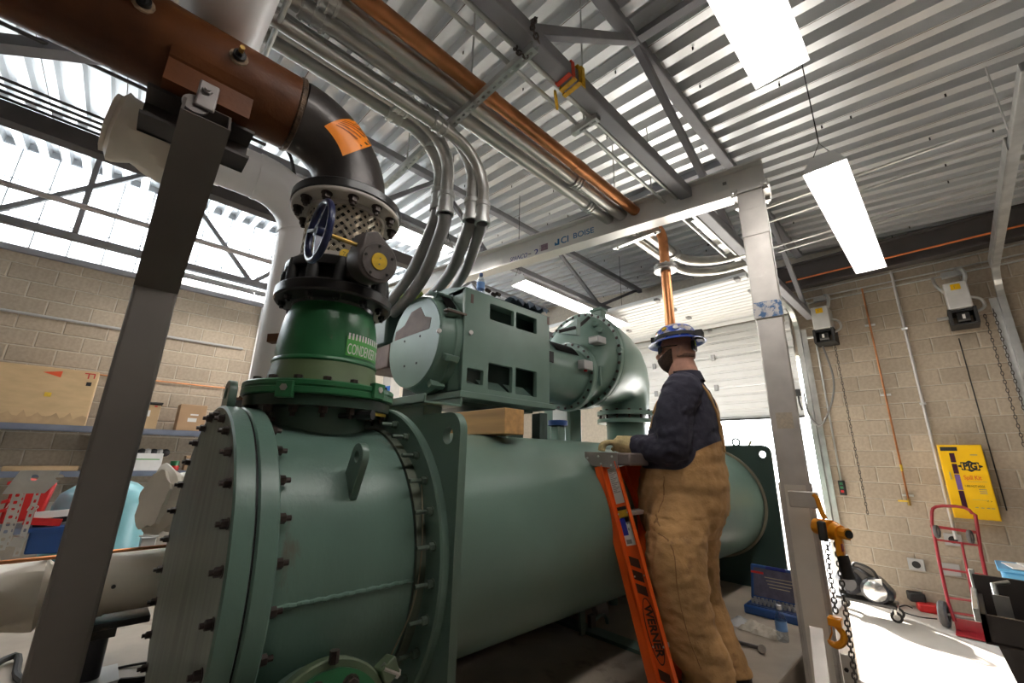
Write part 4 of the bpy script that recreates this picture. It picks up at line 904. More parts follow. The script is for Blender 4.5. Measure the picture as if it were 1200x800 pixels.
# ------------------------------------------------------------------ fluorescent fixtures, three rows of two-lamp reflectors
def fixture(x0, y, label, zr=2.13, L=2.44):
    z = CAMH + zr
    t = thing('fluorescent_fixture', label, 'ceiling light', (x0 + L / 2, y, z), 'two-section fluorescent fixtures hung from the deck')
    MB().box((x0, y - 0.045, z + 0.05), (x0 + L, y + 0.045, z + 0.10)).build('housing', WHITEP, t, bevel=0.004)
    for h in (0, 1):
        xa0, xa1 = x0 + h * L / 2 + 0.004, x0 + (h + 1) * L / 2 - 0.004
        for s in (-1, 1):
            r = MB(); r.add([(xa0, y + s * 0.03, z + 0.052), (xa1, y + s * 0.03, z + 0.052), (xa1, y + s * 0.085, z + 0.035), (xa0, y + s * 0.085, z + 0.035), (xa1, y + s * 0.135, z - 0.012), (xa0, y + s * 0.135, z - 0.012)], [(0, 1, 2, 3), (3, 2, 4, 5)])
            o = r.build('reflector_wing', WHITEP, t, smooth=0); sm = o.modifiers.new('solid', 'SOLIDIFY'); sm.thickness = 0.002
            MB().cyl((xa0 + 0.02, y + s * 0.055, z + 0.012), (xa1 - 0.02, y + s * 0.055, z + 0.012), 0.019, n=10).build('lamp_tube', LAMPM, t)
    for e in (0, 1):
        xe_ = x0 + e * L; MB().prism([(xe_ - 0.002, y - 0.135, z - 0.012), (xe_ - 0.002, y + 0.135, z - 0.012), (xe_ - 0.002, y + 0.07, z + 0.10), (xe_ - 0.002, y - 0.07, z + 0.10)], (0.004, 0, 0)).build('end_plate', WHITEP, t, smooth=0)
        MB().tube([(xe_, y - 0.05, z + 0.1), (xe_, y, z + 0.2), (xe_, y + 0.05, z + 0.1)], 0.003, 6).build('hanger_wire', BLACKM, t)
        MB().cyl((xe_, y, z + 0.2), (xe_, y, roof_z(y) + 0.02), 0.004, n=6).build('drop_cord', BLACKM, t)
    return t
names = {(0, 0): 'bright fluorescent fixture close to the gantry over the aisle', (1, 0): 'bright fluorescent fixture hanging before the wall with door operators', (0, 1): 'lit fluorescent fixture behind the braided pipe connector and hoses', (1, 1): 'lit fluorescent fixture hanging behind the gantry beam over the motor', (0, 2): 'lit fluorescent fixture in front of the clerestory window above shelves', (1, 2): 'lit fluorescent fixture in the far corner beside the clerestory window'}
for j, y in enumerate((0.31, 3.47, 6.6)):
    for i in range(0, 2):
        x0 = (3.46 if j != 1 else 3.40) + (i - 1) * 3.53
        fixture(x0, y, names.get((i, j), 'lit fluorescent fixture over the floor behind the photographer, row %s' % ('by the aisle', 'over the chiller', 'by the window')[j]))

# ------------------------------------------------------------------ conduits and copper under the deck
ZC = CAMH + 2.14
def run(name, y, z, r, x0, x1, m, label, cat, group=None, extra=None, n=20):
    t = thing(name, label, cat, (x0, y, z), group)
    MB().cyl((x0, y, z), (x1, y, z), r, n=n).build('tube', m, t)
    return t
def coupling(t, x, y, z, r, L=0.09):
    MB().cyl((x, y, z), (x + L, y, z), r * 1.22, n=18).build('coupling', GALV, t)
    for e in (0.12, 0.5, 0.88): MB().lathe([(-0.006, r * 1.2), (-0.006, r * 1.36), (0.006, r * 1.36), (0.006, r * 1.2)], (x + L * e, y, z), XD, 18).build('coupling_ring', GALV, t)
def bend_run(y, z, r, x_end, path, label):
    t = thing('steel_conduit', label, 'conduit', (-4.5, y, z), 'steel conduits on the trapeze')
    MB().cyl((-4.5, y, z), (x_end, y, z), r, n=22).build('tube', EMT, t)
    if path: MB().tube(path, r, 18).build('bend', EMT, t)
    return t
Z5 = lambda px, py, dz=0.0: onz(px, py, ZC + dz)
def sweep_y(y, r, xc, rad, yend):      # ninety degree sweep from +x to -y
    a = arc((xc, y - rad, ZC), (0, 1, 0), (1, 0, 0), rad, 0, PI / 2, 10); return a + [V((xc + rad, yend, ZC))]
t = bend_run(1.736, ZC, 0.0510, 4.1, sweep_y(1.736, 0.051, 4.1, 0.42, 1.0), 'large steel conduit beside the copper line, sweeping towards the wall'); coupling(t, 0.33, 1.736, ZC, 0.051); coupling(t, 2.28, 1.736, ZC, 0.051); coupling(t, 3.98, 1.736, ZC, 0.051)
t = bend_run(1.862, ZC, 0.0490, 4.35, sweep_y(1.862, 0.049, 4.35, 0.45, 1.05), 'second large steel conduit from the copper line, with a shiny coupling'); coupling(t, 0.28, 1.862, ZC, 0.049, 0.13); coupling(t, 2.62, 1.862, ZC, 0.049); coupling(t, 4.24, 1.862, ZC, 0.049)
# four conduits that turn down into flexible hoses
def drop(y, z, r, px, py, label, hose):
    e = ony(px, py, y); rad = 0.30; xs = e.x - rad
    t = thing('hose_conduit', label, 'conduit', (-4.5, y, z), 'conduits dropping to grey flexible hoses')
    MB().cyl((-4.5, y, z), (xs, y, z), r, n=22).build('tube', EMT, t)
    p = arc((xs, y, z - rad), (0, 0, 1), (1, 0, 0), rad, 0, PI / 2, 10); p.append(V((e.x, y, e.z)))
    MB().tube(p, r * 0.98, 18).build('bend', EMT, t); coupling(t, xs - 0.13, y, z, r, 0.10)
    b = MB(); q = V((e.x, y, e.z)); b.lathe([(0.02, r * 1.05), (0.02, r * 1.3), (-0.012, r * 1.3), (-0.012, r * 1.12), (-0.10, r * 1.12), (-0.10, r * 1.35), (-0.14, r * 1.35), (-0.14, r)], q, UP, 20); b.build('hose_fitting', GALV, t)
    pts = [q + V((0, 0, -0.12))] + [ony(*h) for h in hose]
    MB().tube(spline(pts, 8), r * 1.02, 16).build('flexible_hose', HOSE, t)
drop(2.168, ZC, 0.040, 514, 226, 'outermost conduit drop with flexible hose nearest the braided connector', [(506, 268, 2.25), (483, 318, 2.55), (462, 347, 2.95), (448, 362, 3.2)])
drop(2.062, ZC, 0.044, 523, 230, 'second conduit drop with grey flexible hose from the braided connector', [(518, 270, 2.15), (497, 322, 2.45), (474, 354, 2.9), (455, 372, 3.2)])
drop(1.965, ZC - 0.05, 0.042, 553, 238, 'third conduit drop with flexible hose passing behind the motor bell', [(546, 275, 2.1), (526, 322, 2.5), (495, 356, 3.0), (470, 375, 3.3)])
drop(1.90, ZC - 0.14, 0.038, 566, 241, 'conduit drop and dark hose nearest the gantry beam', [(560, 278, 2.05), (541, 325, 2.5), (512, 358, 3.1), (480, 378, 3.3)])
cp = thing('copper_pipe', 'copper pipe along the conduits dropping with a flange behind the gantry', 'pipe', (-4.5, 1.616, ZC))
XV = 3.54
MB().tube([(-4.5, 1.616, ZC), (XV - 0.1, 1.616, ZC)] + arc((XV - 0.1, 1.616, ZC - 0.1), (0, 0, 1), (1, 0, 0), 0.1, 0, PI / 2, 8)[1:] + [(XV, 1.616, CAMH + 0.18)], 0.045, 24).build('tube', COPPER, cp, smooth=40)
MB().lathe([(-0.012, 0.04), (-0.012, 0.105), (0.012, 0.105), (0.012, 0.04)], (XV, 1.616, CAMH + 1.765), UP, 30).lathe([(-0.04, 0.04), (-0.04, 0.105), (-0.018, 0.105), (-0.018, 0.04)], (XV, 1.616, CAMH + 1.765), UP, 30).build('flange', mat('dull_flange', (0.35, 0.33, 0.31), 0.4, 0.7), cp)
ring_of(hex_mesh('flange_bolt', BRIGHT, 0.012, 0.014), 'flange_bolt', cp, (XV, 1.616, CAMH + 1.777), UP, 0.085, 6)
for x in (1.22, 2.16): MB().cyl((x, 1.616, ZC), (x + 0.12, 1.616, ZC), 0.049, n=24).build('sleeve', COPPER, cp)
for y, r, lab in ((1.36, 0.013, 'thin conduit hung under the deck beside the copper pipe'), (1.262, 0.015, 'thin conduit strapped close against the truss chord')): run('thin_conduit', y, ZC - 0.01, r, -4.5, 4.6, GALV, lab, 'conduit', n=12)
for k in range(4): run('overhead_conduit', 5.0 + 0.10 * k, CAMH + 2.97, 0.014, -4.6, 1.3, DARKST, 'one of four thin dark conduits running side by side near the clerestory', 'conduit', 'four parallel conduits', n=8)
run('lone_conduit', 4.25, CAMH + 2.95, 0.016, -4.6, 0.6, DARKST, 'single thin conduit running above the rusty pipe under bright deck', 'conduit', n=8)
run('sprinkler_pipe', 6.3, CAMH + 2.60, 0.032, -4.6, 5.6, mat('pale_pink_grey_pipe', (0.45, 0.40, 0.38), 0.5), 'pale pipe running across the clerestory window', 'pipe', n=16)
run('sprinkler_branch', 7.3, CAMH + 2.62, 0.01, 0.0, 0.01, DARKST, 'tiny pipe stub by the clerestory', 'pipe', n=8) if False else None
o = MB().cyl((XW - 0.22, -4.5, CAMH + 2.74), (XW - 0.22, 1.4, CAMH + 2.74), 0.013, n=10).build('orange_gas_line', mat('orange_pipe', (0.62, 0.16, 0.04), 0.45)); tag(o, 'thin orange pipe along the head of the far block wall', 'pipe')
# slotted strut trapeze
def strut(x, y0, y1, z, label, rods=()):
    t = thing('slotted_strut', label, 'strut channel', (x, (y0 + y1) / 2, z), 'slotted strut trapezes')
    n = int((y1 - y0 - 0.03) / 0.048); loops = [[(x - 0.021, y0), (x + 0.021, y0), (x + 0.021, y1), (x - 0.021, y1)]]
    for k in range(n): yy = y0 + 0.035 + k * 0.048; loops.append(rrect(x - 0.007, yy - 0.013, x + 0.007, yy + 0.013, 0.006, 3))
    plate('strut_web', loops, 0.003, Matrix.Translation((0, 0, z)), GALV, t)
    for s in (-1, 1): MB().box((x + s * 0.021 - 0.0015, y0, z), (x + s * 0.021 + 0.0015, y1, z + 0.041)).build('strut_flange', GALV, t, smooth=0)
    for yy in rods: MB().cyl((x, yy, z), (x, yy, roof_z(yy)), 0.006, n=8).build('hanger_rod', GALV, t); MB().cyl((x, yy, z - 0.018), (x, yy, z - 0.002), 0.012, n=6).build('rod_nut', GALV, t)
strut(1.222, 1.15, 2.80, CAMH + 2.045, 'long slotted strut carrying the conduits and copper pipe', (1.70, 2.45))
strut(1.86, 1.20, 1.40, CAMH + 2.07, 'short slotted strut bracket under the thin conduits beside the truss', (1.31,))
MB  # (second trapeze beyond the gantry)
strut(3.35, 1.55, 2.05, CAMH + 2.045, 'slotted strut trapeze half hidden by the gantry beam', (1.6, 2.0))
def chain_links(name, path, m, parent, r=0.003, L=0.02, w=0.008, label=None):
    P = spline(path, 24); d = 0; pts = [P[0]]; acc = 0
    for a, b_ in zip(P[:-1], P[1:]):
        seg = (b_ - a).length; t0 = 0
        while acc + seg - t0 >= L * 0.78:
            t0 += L * 0.78 - acc; acc = 0; pts.append(a + (b_ - a) * (t0 / seg))
        acc += seg - t0
    lk = MB(); lp = []
    for i in range(12):
        a = 2 * PI * i / 12; lp.append(V((w * math.cos(a), 0, (L / 2 - w) * (1 if math.sin(a) > 0 else -1) + w * math.sin(a))))
    lk.tube(lp, r, 6, closed=True); me = lk.mesh('chain_link', m); k = 0
    for a, b_ in zip(pts[:-1], pts[1:]):
        d = (b_ - a).normalized(); f = V((1, 0.3, 0)); u = (f - d * f.dot(d)).normalized()
        if k % 2: u = d.cross(u)
        inst(me, 'chain_link', parent, axes((a + b_) / 2, u, d.cross(u))); k += 1
ch = thing('hang_chain', 'short dark chain looped over the truss chord holding the strut', 'chain', (1.2, 1.19, zb1 - 0.1))
chain_links('chain_link', [(1.22, 1.12, CAMH + 2.06), (1.17, 1.125, CAMH + 2.13), (1.20, 1.13, CAMH + 2.21), (1.20, 1.25, CAMH + 2.215), (1.18, 1.255, CAMH + 2.1), (1.22, 1.20, CAMH + 2.03)], CHAIN, ch, r=0.005, L=0.03, w=0.011)
# webbing sling round the chord
sl = thing('lifting_sling', 'yellow and red webbing sling wrapped round the truss bottom chord', 'sling', (1.6, y1, zb1))
YW = mat('yellow_webbing', (0.62, 0.36, 0.02), 0.8, 0, 0.2, 40); RW = mat('red_webbing', (0.55, 0.05, 0.02), 0.8)
def wrap(x, dx, s, m, k):
    h = 0.047 + 0.006 * k; P = [V((x, y1 - h, zb1 - h)), V((x + dx * .2, y1 + h, zb1 - h)), V((x + dx * .5, y1 + h, zb1 + h)), V((x + dx * .7, y1 - h, zb1 + h)), V((x + dx, y1 - h, zb1 - h - 0.01))]
    b = MB()
    for p, q in zip(P[:-1], P[1:]): b.bar(p, q, 0.028, 0.004, up=(0, y1 - (p.y + q.y) / 2, zb1 - (p.z + q.z) / 2))
    b.build('webbing', m, sl, smooth=0)
wrap(1.50, 0.03, 1, RW, 1); wrap(1.54, 0.05, 1, YW, 2); wrap(1.58, 0.03, 1, YW, 3)
lp = [p for p in arc((1.53, 1.27, zb1 - 0.12), (0, 0.25, 0.95), (0.6, 0.3, 0), 0.028, 0, 2 * PI, 16)][:-1]; lp = [V((p.x, p.y, zb1 - 0.12 + (p.z - zb1 + 0.12) * 2.6)) for p in lp]
MB().tube(lp, 0.007, 6, closed=True).build('sling_eye', YW, sl)

# ------------------------------------------------------------------ white insulated pipework behind the riser
wp = thing('white_insulated_pipe', 'white jacketed pipe rising behind the riser and crossing over the rusty pipe', 'pipe', (0.83, 3.3, CAMH + 0.2))
wx, wy, wz, wr, wb_ = 0.743, 2.97, CAMH + 1.80, 0.150, 0.324
MB().cyl((wx, wy, CAMH + 0.30), (wx, wy, wz - wb_), wr, n=40).build('riser_jacket', WHITEINS, wp, smooth=40)
MB().tube([V((wx - wb_, wy, wz - wb_)) + V((wb_ * math.cos(a), 0, wb_ * math.sin(a))) for a in [PI / 2 * i / 14 for i in range(15)]], wr * 1.03, 40).build('elbow_jacket', WHITEINS, wp, smooth=60)
MB().cyl((0.17, wy, wz), (wx - wb_ + 0.01, wy, wz), wr, n=40).build('horizontal_jacket', WHITEINS, wp, smooth=40)
MB().tube([V((0.18, wy - 0.16, wz)) + V((-0.16 * math.sin(a), 0.16 * math.cos(a), 0)) for a in [PI / 2 * i / 10 for i in range(11)]], wr * 1.02, 40).build('return_elbow', WHITEINS, wp, smooth=60)
MB().cyl((0.02, -4.6, wz + 0.002), (0.02, wy - 0.15, wz), wr, n=40).build('crossing_jacket', WHITEINS, wp, smooth=40)
for x in (wx - wb_ - 0.02, 0.19): MB().lathe([(0, wr), (0.0, wr * 1.04), (0.03, wr * 1.04), (0.03, wr)], (x, wy, wz), XD, 40).build('jacket_band', WHITEINS, wp)
def crumple(name, p, q, r, m, parent, seed=1, amp=0.25, n=28, k=16):
    rnd = random.Random(seed); p, q = V(p), V(q); d, u, w = frame(q - p); ph = [rnd.uniform(0, 6.28) for _ in range(8)]; vs = []
    for i in range(k + 1):
        t = i / k; e = 1.0 if 0.08 < t < 0.92 else 0.8
        for j in range(n):
            a = 2 * PI * j / n; f = 1 + amp * (0.5 * abs(math.sin(2.5 * a + 3 * t + ph[0])) + 0.4 * math.sin(9 * t + 2 * a + ph[1]) + 0.35 * abs(math.sin(4 * a - 7 * t + ph[2])) - 0.3)
            vs.append(p + (q - p) * t + u * (r * e * f * math.cos(a)) + w * (r * e * f * math.sin(a)))
    fs = [(i * n + j, i * n + (j + 1) % n, (i + 1) * n + (j + 1) % n, (i + 1) * n + j) for i in range(k) for j in range(n)] + [tuple(range(n - 1, -1, -1)), tuple(range(k * n, k * n + n))]
    return MB().add(vs, fs).build(name, m, parent, smooth=28)
crumple('loose_wrap', (-0.32, wy - 0.02, wz - 0.05), (0.035, wy - 0.02, wz - 0.08), 0.176, CREAMINS, wp, 3, 0.22)
wf = thing('rusty_flange_pair', 'dark bolted flange pair with rusty nuts at the foot of the white pipe', 'flange', (wx, wy, CAMH + 0.25))
MB().lathe([(0.25, 0.1), (0.25, 0.225), (0.29, 0.225), (0.29, 0.1)], (wx, wy, CAMH), UP, 36).lathe([(0.19, 0.1), (0.19, 0.225), (0.24, 0.225), (0.24, 0.1)], (wx, wy, CAMH), UP, 36).build('flange', BLACKM, wf)
ring_of(hex_mesh('flange_bolt', mat('rust_nut', (0.14, 0.055, 0.02), 0.6), 0.02, 0.03), 'flange_bolt', wf, (wx, wy, CAMH + 0.29), UP, 0.19, 10)
ring_of(hex_mesh('flange_nut', BLACK, 0.02, 0.05), 'flange_nut', wf, (wx, wy, CAMH + 0.19), UP, 0.19, 10, flip=True)
crumple('stained_jacket', (wx - 0.02, wy - 0.03, CAMH + 0.20), (wx - 0.06, wy - 0.12, CAMH - 0.12), 0.15, mat('stained_white_jacket', (0.66, 0.58, 0.45), 0.5, 0, 0.05, 4, spot=(0.5, 0.26, 0.03), spot_amt=0.35, spot_scale=5), wf, 5, 0.12)
MB().cyl((wx, wy, CAMH - 0.2), (wx, wy, CAMH + 0.2), 0.13, n=28).build('pipe_stub', WHITEINS, wf)
MB().bar(ony(316, 397, 2.75), ony(334, 396, 2.68), 0.05, 0.05).build('square_stub', mat('rust_nut', (0, 0, 0)), wf)
o = MB().cyl((0.215, -4.5, CAMH + 1.98), (0.215, 2.3, CAMH + 1.98), 0.013, n=10).build('crossing_conduit', GALV); tag(o, 'slim conduit beside the white pipe that crosses over the rusty pipe', 'conduit')
o = MB().tube(spline([ony(312, 160, 2.9), ony(328, 167, 2.9), ony(340, 182, 2.9), ony(345, 205, 2.9)], 6), 0.012, 8).build('cable_loop', BLACKM); tag(o, 'thin dark cable looping down beside the white elbow', 'cable')

# ------------------------------------------------------------------ aluminium gantry crane
dG = V((-0.185, 1, 0)).normalized(); nG = V((-dG.y, dG.x, 0))       # nG faces the camera side
if nG.x > 0: nG = -nG
gz0, gz1 = CAMH + 1.96, CAMH + 2.21; P0 = V((3.10, 0.894, 0)) - nG * 0.065
G = lambda s: P0 + dG * s                 # along beam, s=0 at y=0.894
ga = thing('gantry_crane', 'aluminium gantry crane lettered JCI BOISE standing over the chiller', 'gantry crane', (G(-0.165).x, G(-0.165).y, 0))
s0, s1_ = -0.27, 4.15
def gbox(sa, sb, na, nb, za, zb): c = (G(sa) + G(sb)) / 2 + nG * ((na + nb) / 2) + V((0, 0, (za + zb) / 2)); return (c, dG * ((sb - sa) / 2), nG * ((nb - na) / 2), V((0, 0, (zb - za) / 2)))
MB().obox(*gbox(s0, s1_, -0.006, 0.006, gz0 + 0.01, gz1 - 0.01)).build('beam_web', ALU, ga, smooth=0)
MB().obox(*gbox(s0, s1_, -0.065, 0.065, gz1 - 0.016, gz1)).build('top_flange', ALU, ga, smooth=0)
MB().obox(*gbox(s0, s1_, -0.065, 0.065, gz0, gz0 + 0.016)).build('bottom_flange', ALU, ga, smooth=0)
def leg(s, tagname):
    MB().obox(*gbox(s - 0.085, s + 0.085, -0.085, 0.085, CAMH + 0.95, gz0 - 0.012)).build('upper_leg', ALU_WORN, ga, bevel=0.008)
    MB().obox(*gbox(s - 0.088, s + 0.088, -0.088, 0.088, CAMH + 1.58, CAMH + 1.80)).build('leg_collar', ALU_WORN, ga, bevel=0.004)
    MB().obox(*gbox(s - 0.078, s + 0.078, -0.078, 0.078, 0.30, CAMH + 0.95)).build('lower_leg', ALU_WORN, ga, bevel=0.008)
    for e in (-1, 1): MB().obox(*gbox(s + e * 0.080 - 0.006, s + e * 0.080 + 0.006, -0.085, 0.085, 0.22, CAMH - 0.12)).build('leg_channel', ALU_WORN, ga, smooth=0)
    MB().obox(*gbox(s - 0.055, s + 0.055, 0.079, 0.084, 0.30, CAMH - 0.13)).build('leg_panel', mat('pale_aluminium', (0.80, 0.75, 0.68), 0.35, 0.5, 0.05), ga, smooth=0)
    MB().obox(*gbox(s - 0.13, s + 0.10, -0.10, 0.10, gz0 - 0.014, gz0 - 0.001)).build('leg_cap', ALU, ga, smooth=0)
    cl = hex_mesh('clamp_bolt', BRIGHT, 0.018, 0.025, 0.02, wash=True)
    for e in (-1, 1):
        for f in (-1, 1):
            c, *_ = gbox(s + e * 0.10, s + e * 0.10, f * 0.085, f * 0.085, gz0 + 0.0, gz0 + 0.0)
            MB().obox(c + V((0, 0, -0.005)), dG * 0.022, nG * 0.02, UP * 0.035).build('beam_clamp', BRIGHT, ga, bevel=0.006)
            inst(cl, 'clamp_bolt', ga, axes(c + V((0, 0, -0.02)) + nG * f * 0.02, dG, dG.cross(nG * f) * (-1) if False else (nG * f).cross(dG)))
    MB().obox(*gbox(s - 0.08, s + 0.08, -0.75, 0.75, 0.16, 0.30)).build('base_beam', ALU_WORN, ga, bevel=0.008)
    for f in (-1, 1):
        q = G(s) + nG * f * 0.66
        MB().box((q.x - 0.06, q.y - 0.06, 0.14), (q.x + 0.06, q.y + 0.06, 0.16)).build('caster_plate', GALV, ga); MB().cyl(q + nG.cross(UP) * 0.025 + V((0, 0, 0.065)), q - nG.cross(UP) * 0.025 + V((0, 0, 0.065)), 0.065, n=20).build('caster_wheel', BLACKM, ga)
        MB().bar(G(s) + nG * f * 0.10 + V((0, 0, 0.75)), q + V((0, 0, 0.30)) - nG * f * 0.1, 0.06, 0.06).build('knee_brace', ALU_WORN, ga)
leg(-0.165, 'near'); leg(3.88, 'far')
SCF = mat('blue_scuffed_aluminium', (0.56, 0.53, 0.51), 0.5, 0.4, 0.05, 8, spot=(0.07, 0.15, 0.30), spot_amt=0.62, spot_scale=22)
MB().obox(*gbox(-0.25, -0.08, 0.085, 0.0865, CAMH + 0.955, CAMH + 1.07)).build('blue_scuff', SCF, ga, smooth=0)
MB().obox(*gbox(3.79, 3.97, 0.086, 0.088, CAMH + 0.66, CAMH + 0.80)).build('blue_tape', mat('blue_tape', (0.02, 0.16, 0.62), 0.5), ga, smooth=0)
pw = G(0) + nG * 0.0062
def on_web(px, py, off=0.0):
    d = ray(px, py); o = V((0, 0, CAMH)); p = pw + nG * off; t = (p - o).dot(nG) / d.dot(nG); return o + d * t
def web_text(s, a, b, size, m, **k):
    A, B = on_web(*a, 0.001), on_web(*b, 0.001); w = (B - A).length; return text('lettering', s, size, A, (B - A) * V((1, 1, 0)) if False else V((B.x - A.x, B.y - A.y, 0)), (0, 0, 1), m, ga, width=w, **k)
A, B = on_web(650, 288, 0.001), on_web(655.5, 286, 0.001); xu = V((B.x - A.x, B.y - A.y, 0)); wJ = xu.length; xu.normalize(); hJ = 0.066; tJ = wJ * 0.38
plate('lettering', [[(0, 0), (wJ, 0), (wJ, hJ), (wJ - tJ, hJ), (wJ - tJ, tJ), (tJ * 0.8, tJ), (tJ * 0.8, tJ * 1.7), (0, tJ * 1.7)]], 0.001, axes(A, xu, UP), INKBLUE, ga)
web_text('CI', (657.5, 285.5), (666, 281.5), 0.10, INKBLUE, bold=0.001); web_text('BOISE', (672, 279.5), (696, 271), 0.082, INKBLUE, bold=0.0004)
A, B = on_web(588, 313, 0.001), on_web(634, 296, 0.001); dd = V((B.x - A.x, B.y - A.y, 0))
MB().obox((A + B) / 2 + V((0, 0, 0.055)), dd / 2, nG * 0.0006, UP * 0.075).build('maker_sticker', PAPER, ga, smooth=0)
web_text('SPANCO', (597.5, 307), (618, 299.5), 0.070, INKNAVY, bold=0.0004, shear=0.3); web_text('-', (619, 300), (622.5, 299), 0.09, INKBLK); web_text('2', (626, 299), (631, 297), 0.088, INKNAVY, bold=0.001)
A = on_web(637, 291, 0.001); MB().obox(A + V((0, 0, 0.012)), dG * 0.05, nG * 0.0006, UP * 0.035).build('flag_sticker', mat('flag_print', (0.25, 0.16, 0.20), 0.5, 0, 0.3, 60), ga, smooth=0)
A = on_web(844, 218, 0.001); MB().obox(A, dG * 0.055, nG * 0.0006, UP * 0.045).build('paper_sticker', PAPER, ga, smooth=0)
A = on_web(849, 215, 0.002); MB().obox(A, dG * 0.014, nG * 0.0006, UP * 0.014).build('sticker_print', INKGREY, ga, smooth=0)
c, *_ = gbox(-0.215, -0.115, 0.079, 0.079, CAMH + 0.26, CAMH + 0.26); MB().obox(c, dG * 0.045, nG * 0.0015, UP * 0.05).build('leg_label', mat('tan_label', (0.55, 0.47, 0.36), 0.6, 0, 0.15, 60), ga, smooth=0)
# ------------------------------------------------------------------ left bay: shelving and stored goods
SY = 7.2
sh = thing('storage_shelf', 'blue grey steel storage shelving against the window wall', 'shelf', (-0.4, SY + 0.22, 0))
zs1, zs2 = CAMH + 0.255, CAMH - 0.262
for z in (zs1, zs2, 0.80):
    MB().box((-2.6, SY, z - 0.065), (2.4, SY + 0.035, z)).build('shelf_beam', BLUESH, sh, smooth=0)
    MB().box((-2.6, SY + 0.42, z - 0.065), (2.4, SY + 0.455, z)).build('shelf_beam', BLUESH, sh, smooth=0)
    MB().box((-2.6, SY + 0.035, z - 0.018), (2.4, SY + 0.42, z)).build('shelf_board', BLUESH, sh, smooth=0)
for x in (-2.62, -0.05, 2.4):
    for y in (SY + 0.02, SY + 0.43): MB().box((x - 0.02, y, 0), (x + 0.02, y + 0.02, zs1 if x > -1 else zs1)).build('shelf_post', BLUESH, sh, smooth=0)
def crate(name, px0, px1, pyt, pyb, y, depth, m, label, cat, z=None, skew=0.0, bevel=0.004):
    a, b = ony(px0, (pyt + pyb) / 2, y), ony(px1, (pyt + pyb) / 2, y); z0 = ony((px0 + px1) / 2, pyb, y).z if z is None else z; zt = ony((px0 + px1) / 2, pyt, y).z
    t = thing(name, label, cat, ((a.x + b.x) / 2, y + depth / 2, z0)); MB().box((a.x, y, z0), (b.x, y + depth, zt)).build('carton', m, t, bevel=bevel)
    return t, a.x, b.x, z0, zt
t, x0, x1, z0, z1 = crate('shipping_crate', -28, 109, 428, 497, SY + 0.005, 0.40, PLY, 'large tan crate with a torn water stained lower edge on the top shelf', 'crate', zs1)
MB().add([(x0, SY + 0.003, z0 + 0.002), (x1, SY + 0.003, z0 + 0.002)] + [(x1 + (x0 - x1) * i / 24, SY + 0.003, z0 + 0.10 + 0.03 * math.sin(i * 1.9) + 0.018 * math.sin(i * 3.7)) for i in range(25)], [tuple(range(27))]).build('water_stain', mat('stain_tan', (0.47, 0.32, 0.18), 0.8, 0, 0.15, 8), t, smooth=0)
def stick(t, px, py, w, h, m, nm='printed_mark', y=SY):
    p = ony(px, py, y + 0.001); return MB().box((p.x - w / 2, p.y - 0.002, p.z - h / 2), (p.x + w / 2, p.y, p.z + h / 2)).build(nm, m, t, smooth=0)
p = ony(50, 437, SY); MB().add([(p.x, SY + 0.001, p.z + 0.015), (p.x + 0.15, SY + 0.001, p.z - 0.03), (p.x + 0.155, SY + 0.001, p.z + 0.045)], [(0, 1, 2)]).build('red_arrow', mat('red_orange_print', (0.75, 0.10, 0.03), 0.6), t, smooth=0)
stick(t, 56, 462, 0.055, 0.05, YTAG); stick(t, 104, 450, 0.045, 0.045, INKBLK); stick(t, 106, 438, 0.09, 0.012, INKRED); stick(t, 104, 441, 0.012, 0.06, INKRED); stick(t, 111, 441, 0.012, 0.06, INKRED)
MB().box((x1, SY + 0.008, z0 + 0.01), (x1 + 0.004, SY + 0.40, z1)).build('crate_side', mat('raw_board', (0.66, 0.48, 0.28), 0.8), t, smooth=0)
t, *_ = crate('open_carton', 168, 186, 474, 501, SY + 0.03, 0.3, CARD, 'yellowish cardboard carton with a dark lid beside the steel post', 'carton', zs1); stick(t, 173, 484, 0.05, 0.08, PAPER, y=SY + 0.03); stick(t, 183, 476, 0.03, 0.02, INKRED, y=SY + 0.03)
pp = ony(180, 472, SY + 0.03); MB().box((pp.x - 0.16, SY + 0.0, pp.z - 0.012), (pp.x + 0.1, SY + 0.3, pp.z + 0.01)).build('dark_lid', BLACKM, t, smooth=0)
t, *_ = crate('shipping_carton', 209, 241, 474, 503, SY + 0.03, 0.3, CARD2, 'brown cardboard carton with a white shipping label on the top shelf', 'carton', zs1); stick(t, 225, 492, 0.10, 0.05, PAPER, y=SY + 0.03); stick(t, 228, 486, 0.09, 0.02, PAPER, y=SY + 0.03)
t, xa0, xb0, zq, zr_ = crate('file_box', 158, 190, 531, 549, SY + 0.02, 0.3, mat('white_carton', (0.70, 0.68, 0.66), 0.7), 'white and green printed box full of loose parts on the middle shelf', 'carton', zs2); stick(t, 173, 538, 0.24, 0.012, mat('green_print', (0.10, 0.35, 0.08), 0.6), y=SY + 0.02)
for i in range(5): MB().sphere((xa0 + 0.05 + 0.06 * i, SY + 0.12, zr_ + 0.01), 0.05, 8, 6).build('loose_part', GREYP if i % 2 else INKBLK, t)
q = ony(205, 543, SY + 0.1); o = thing('paint_can', 'green and red paint can on the middle shelf', 'can', (q.x, q.y, zs2)); MB().cyl((q.x, q.y, zs2), (q.x, q.y, zs2 + 0.06), 0.05, n=18).build('can_base', RED2, o); MB().cyl((q.x, q.y, zs2 + 0.06), (q.x, q.y, zs2 + 0.12), 0.05, n=18).build('can_top', KELLY, o)
t, *_ = crate('small_carton', 217, 231, 534, 549, SY + 0.05, 0.2, CARD2, 'small plain brown carton next to the paint can', 'carton', zs2)
crate('parts_sheet', 2, 92, 546, 551, SY + 0.05, 0.25, CARD, 'flat folded cardboard sheets lying on the middle shelf', 'cardboard', zs2)
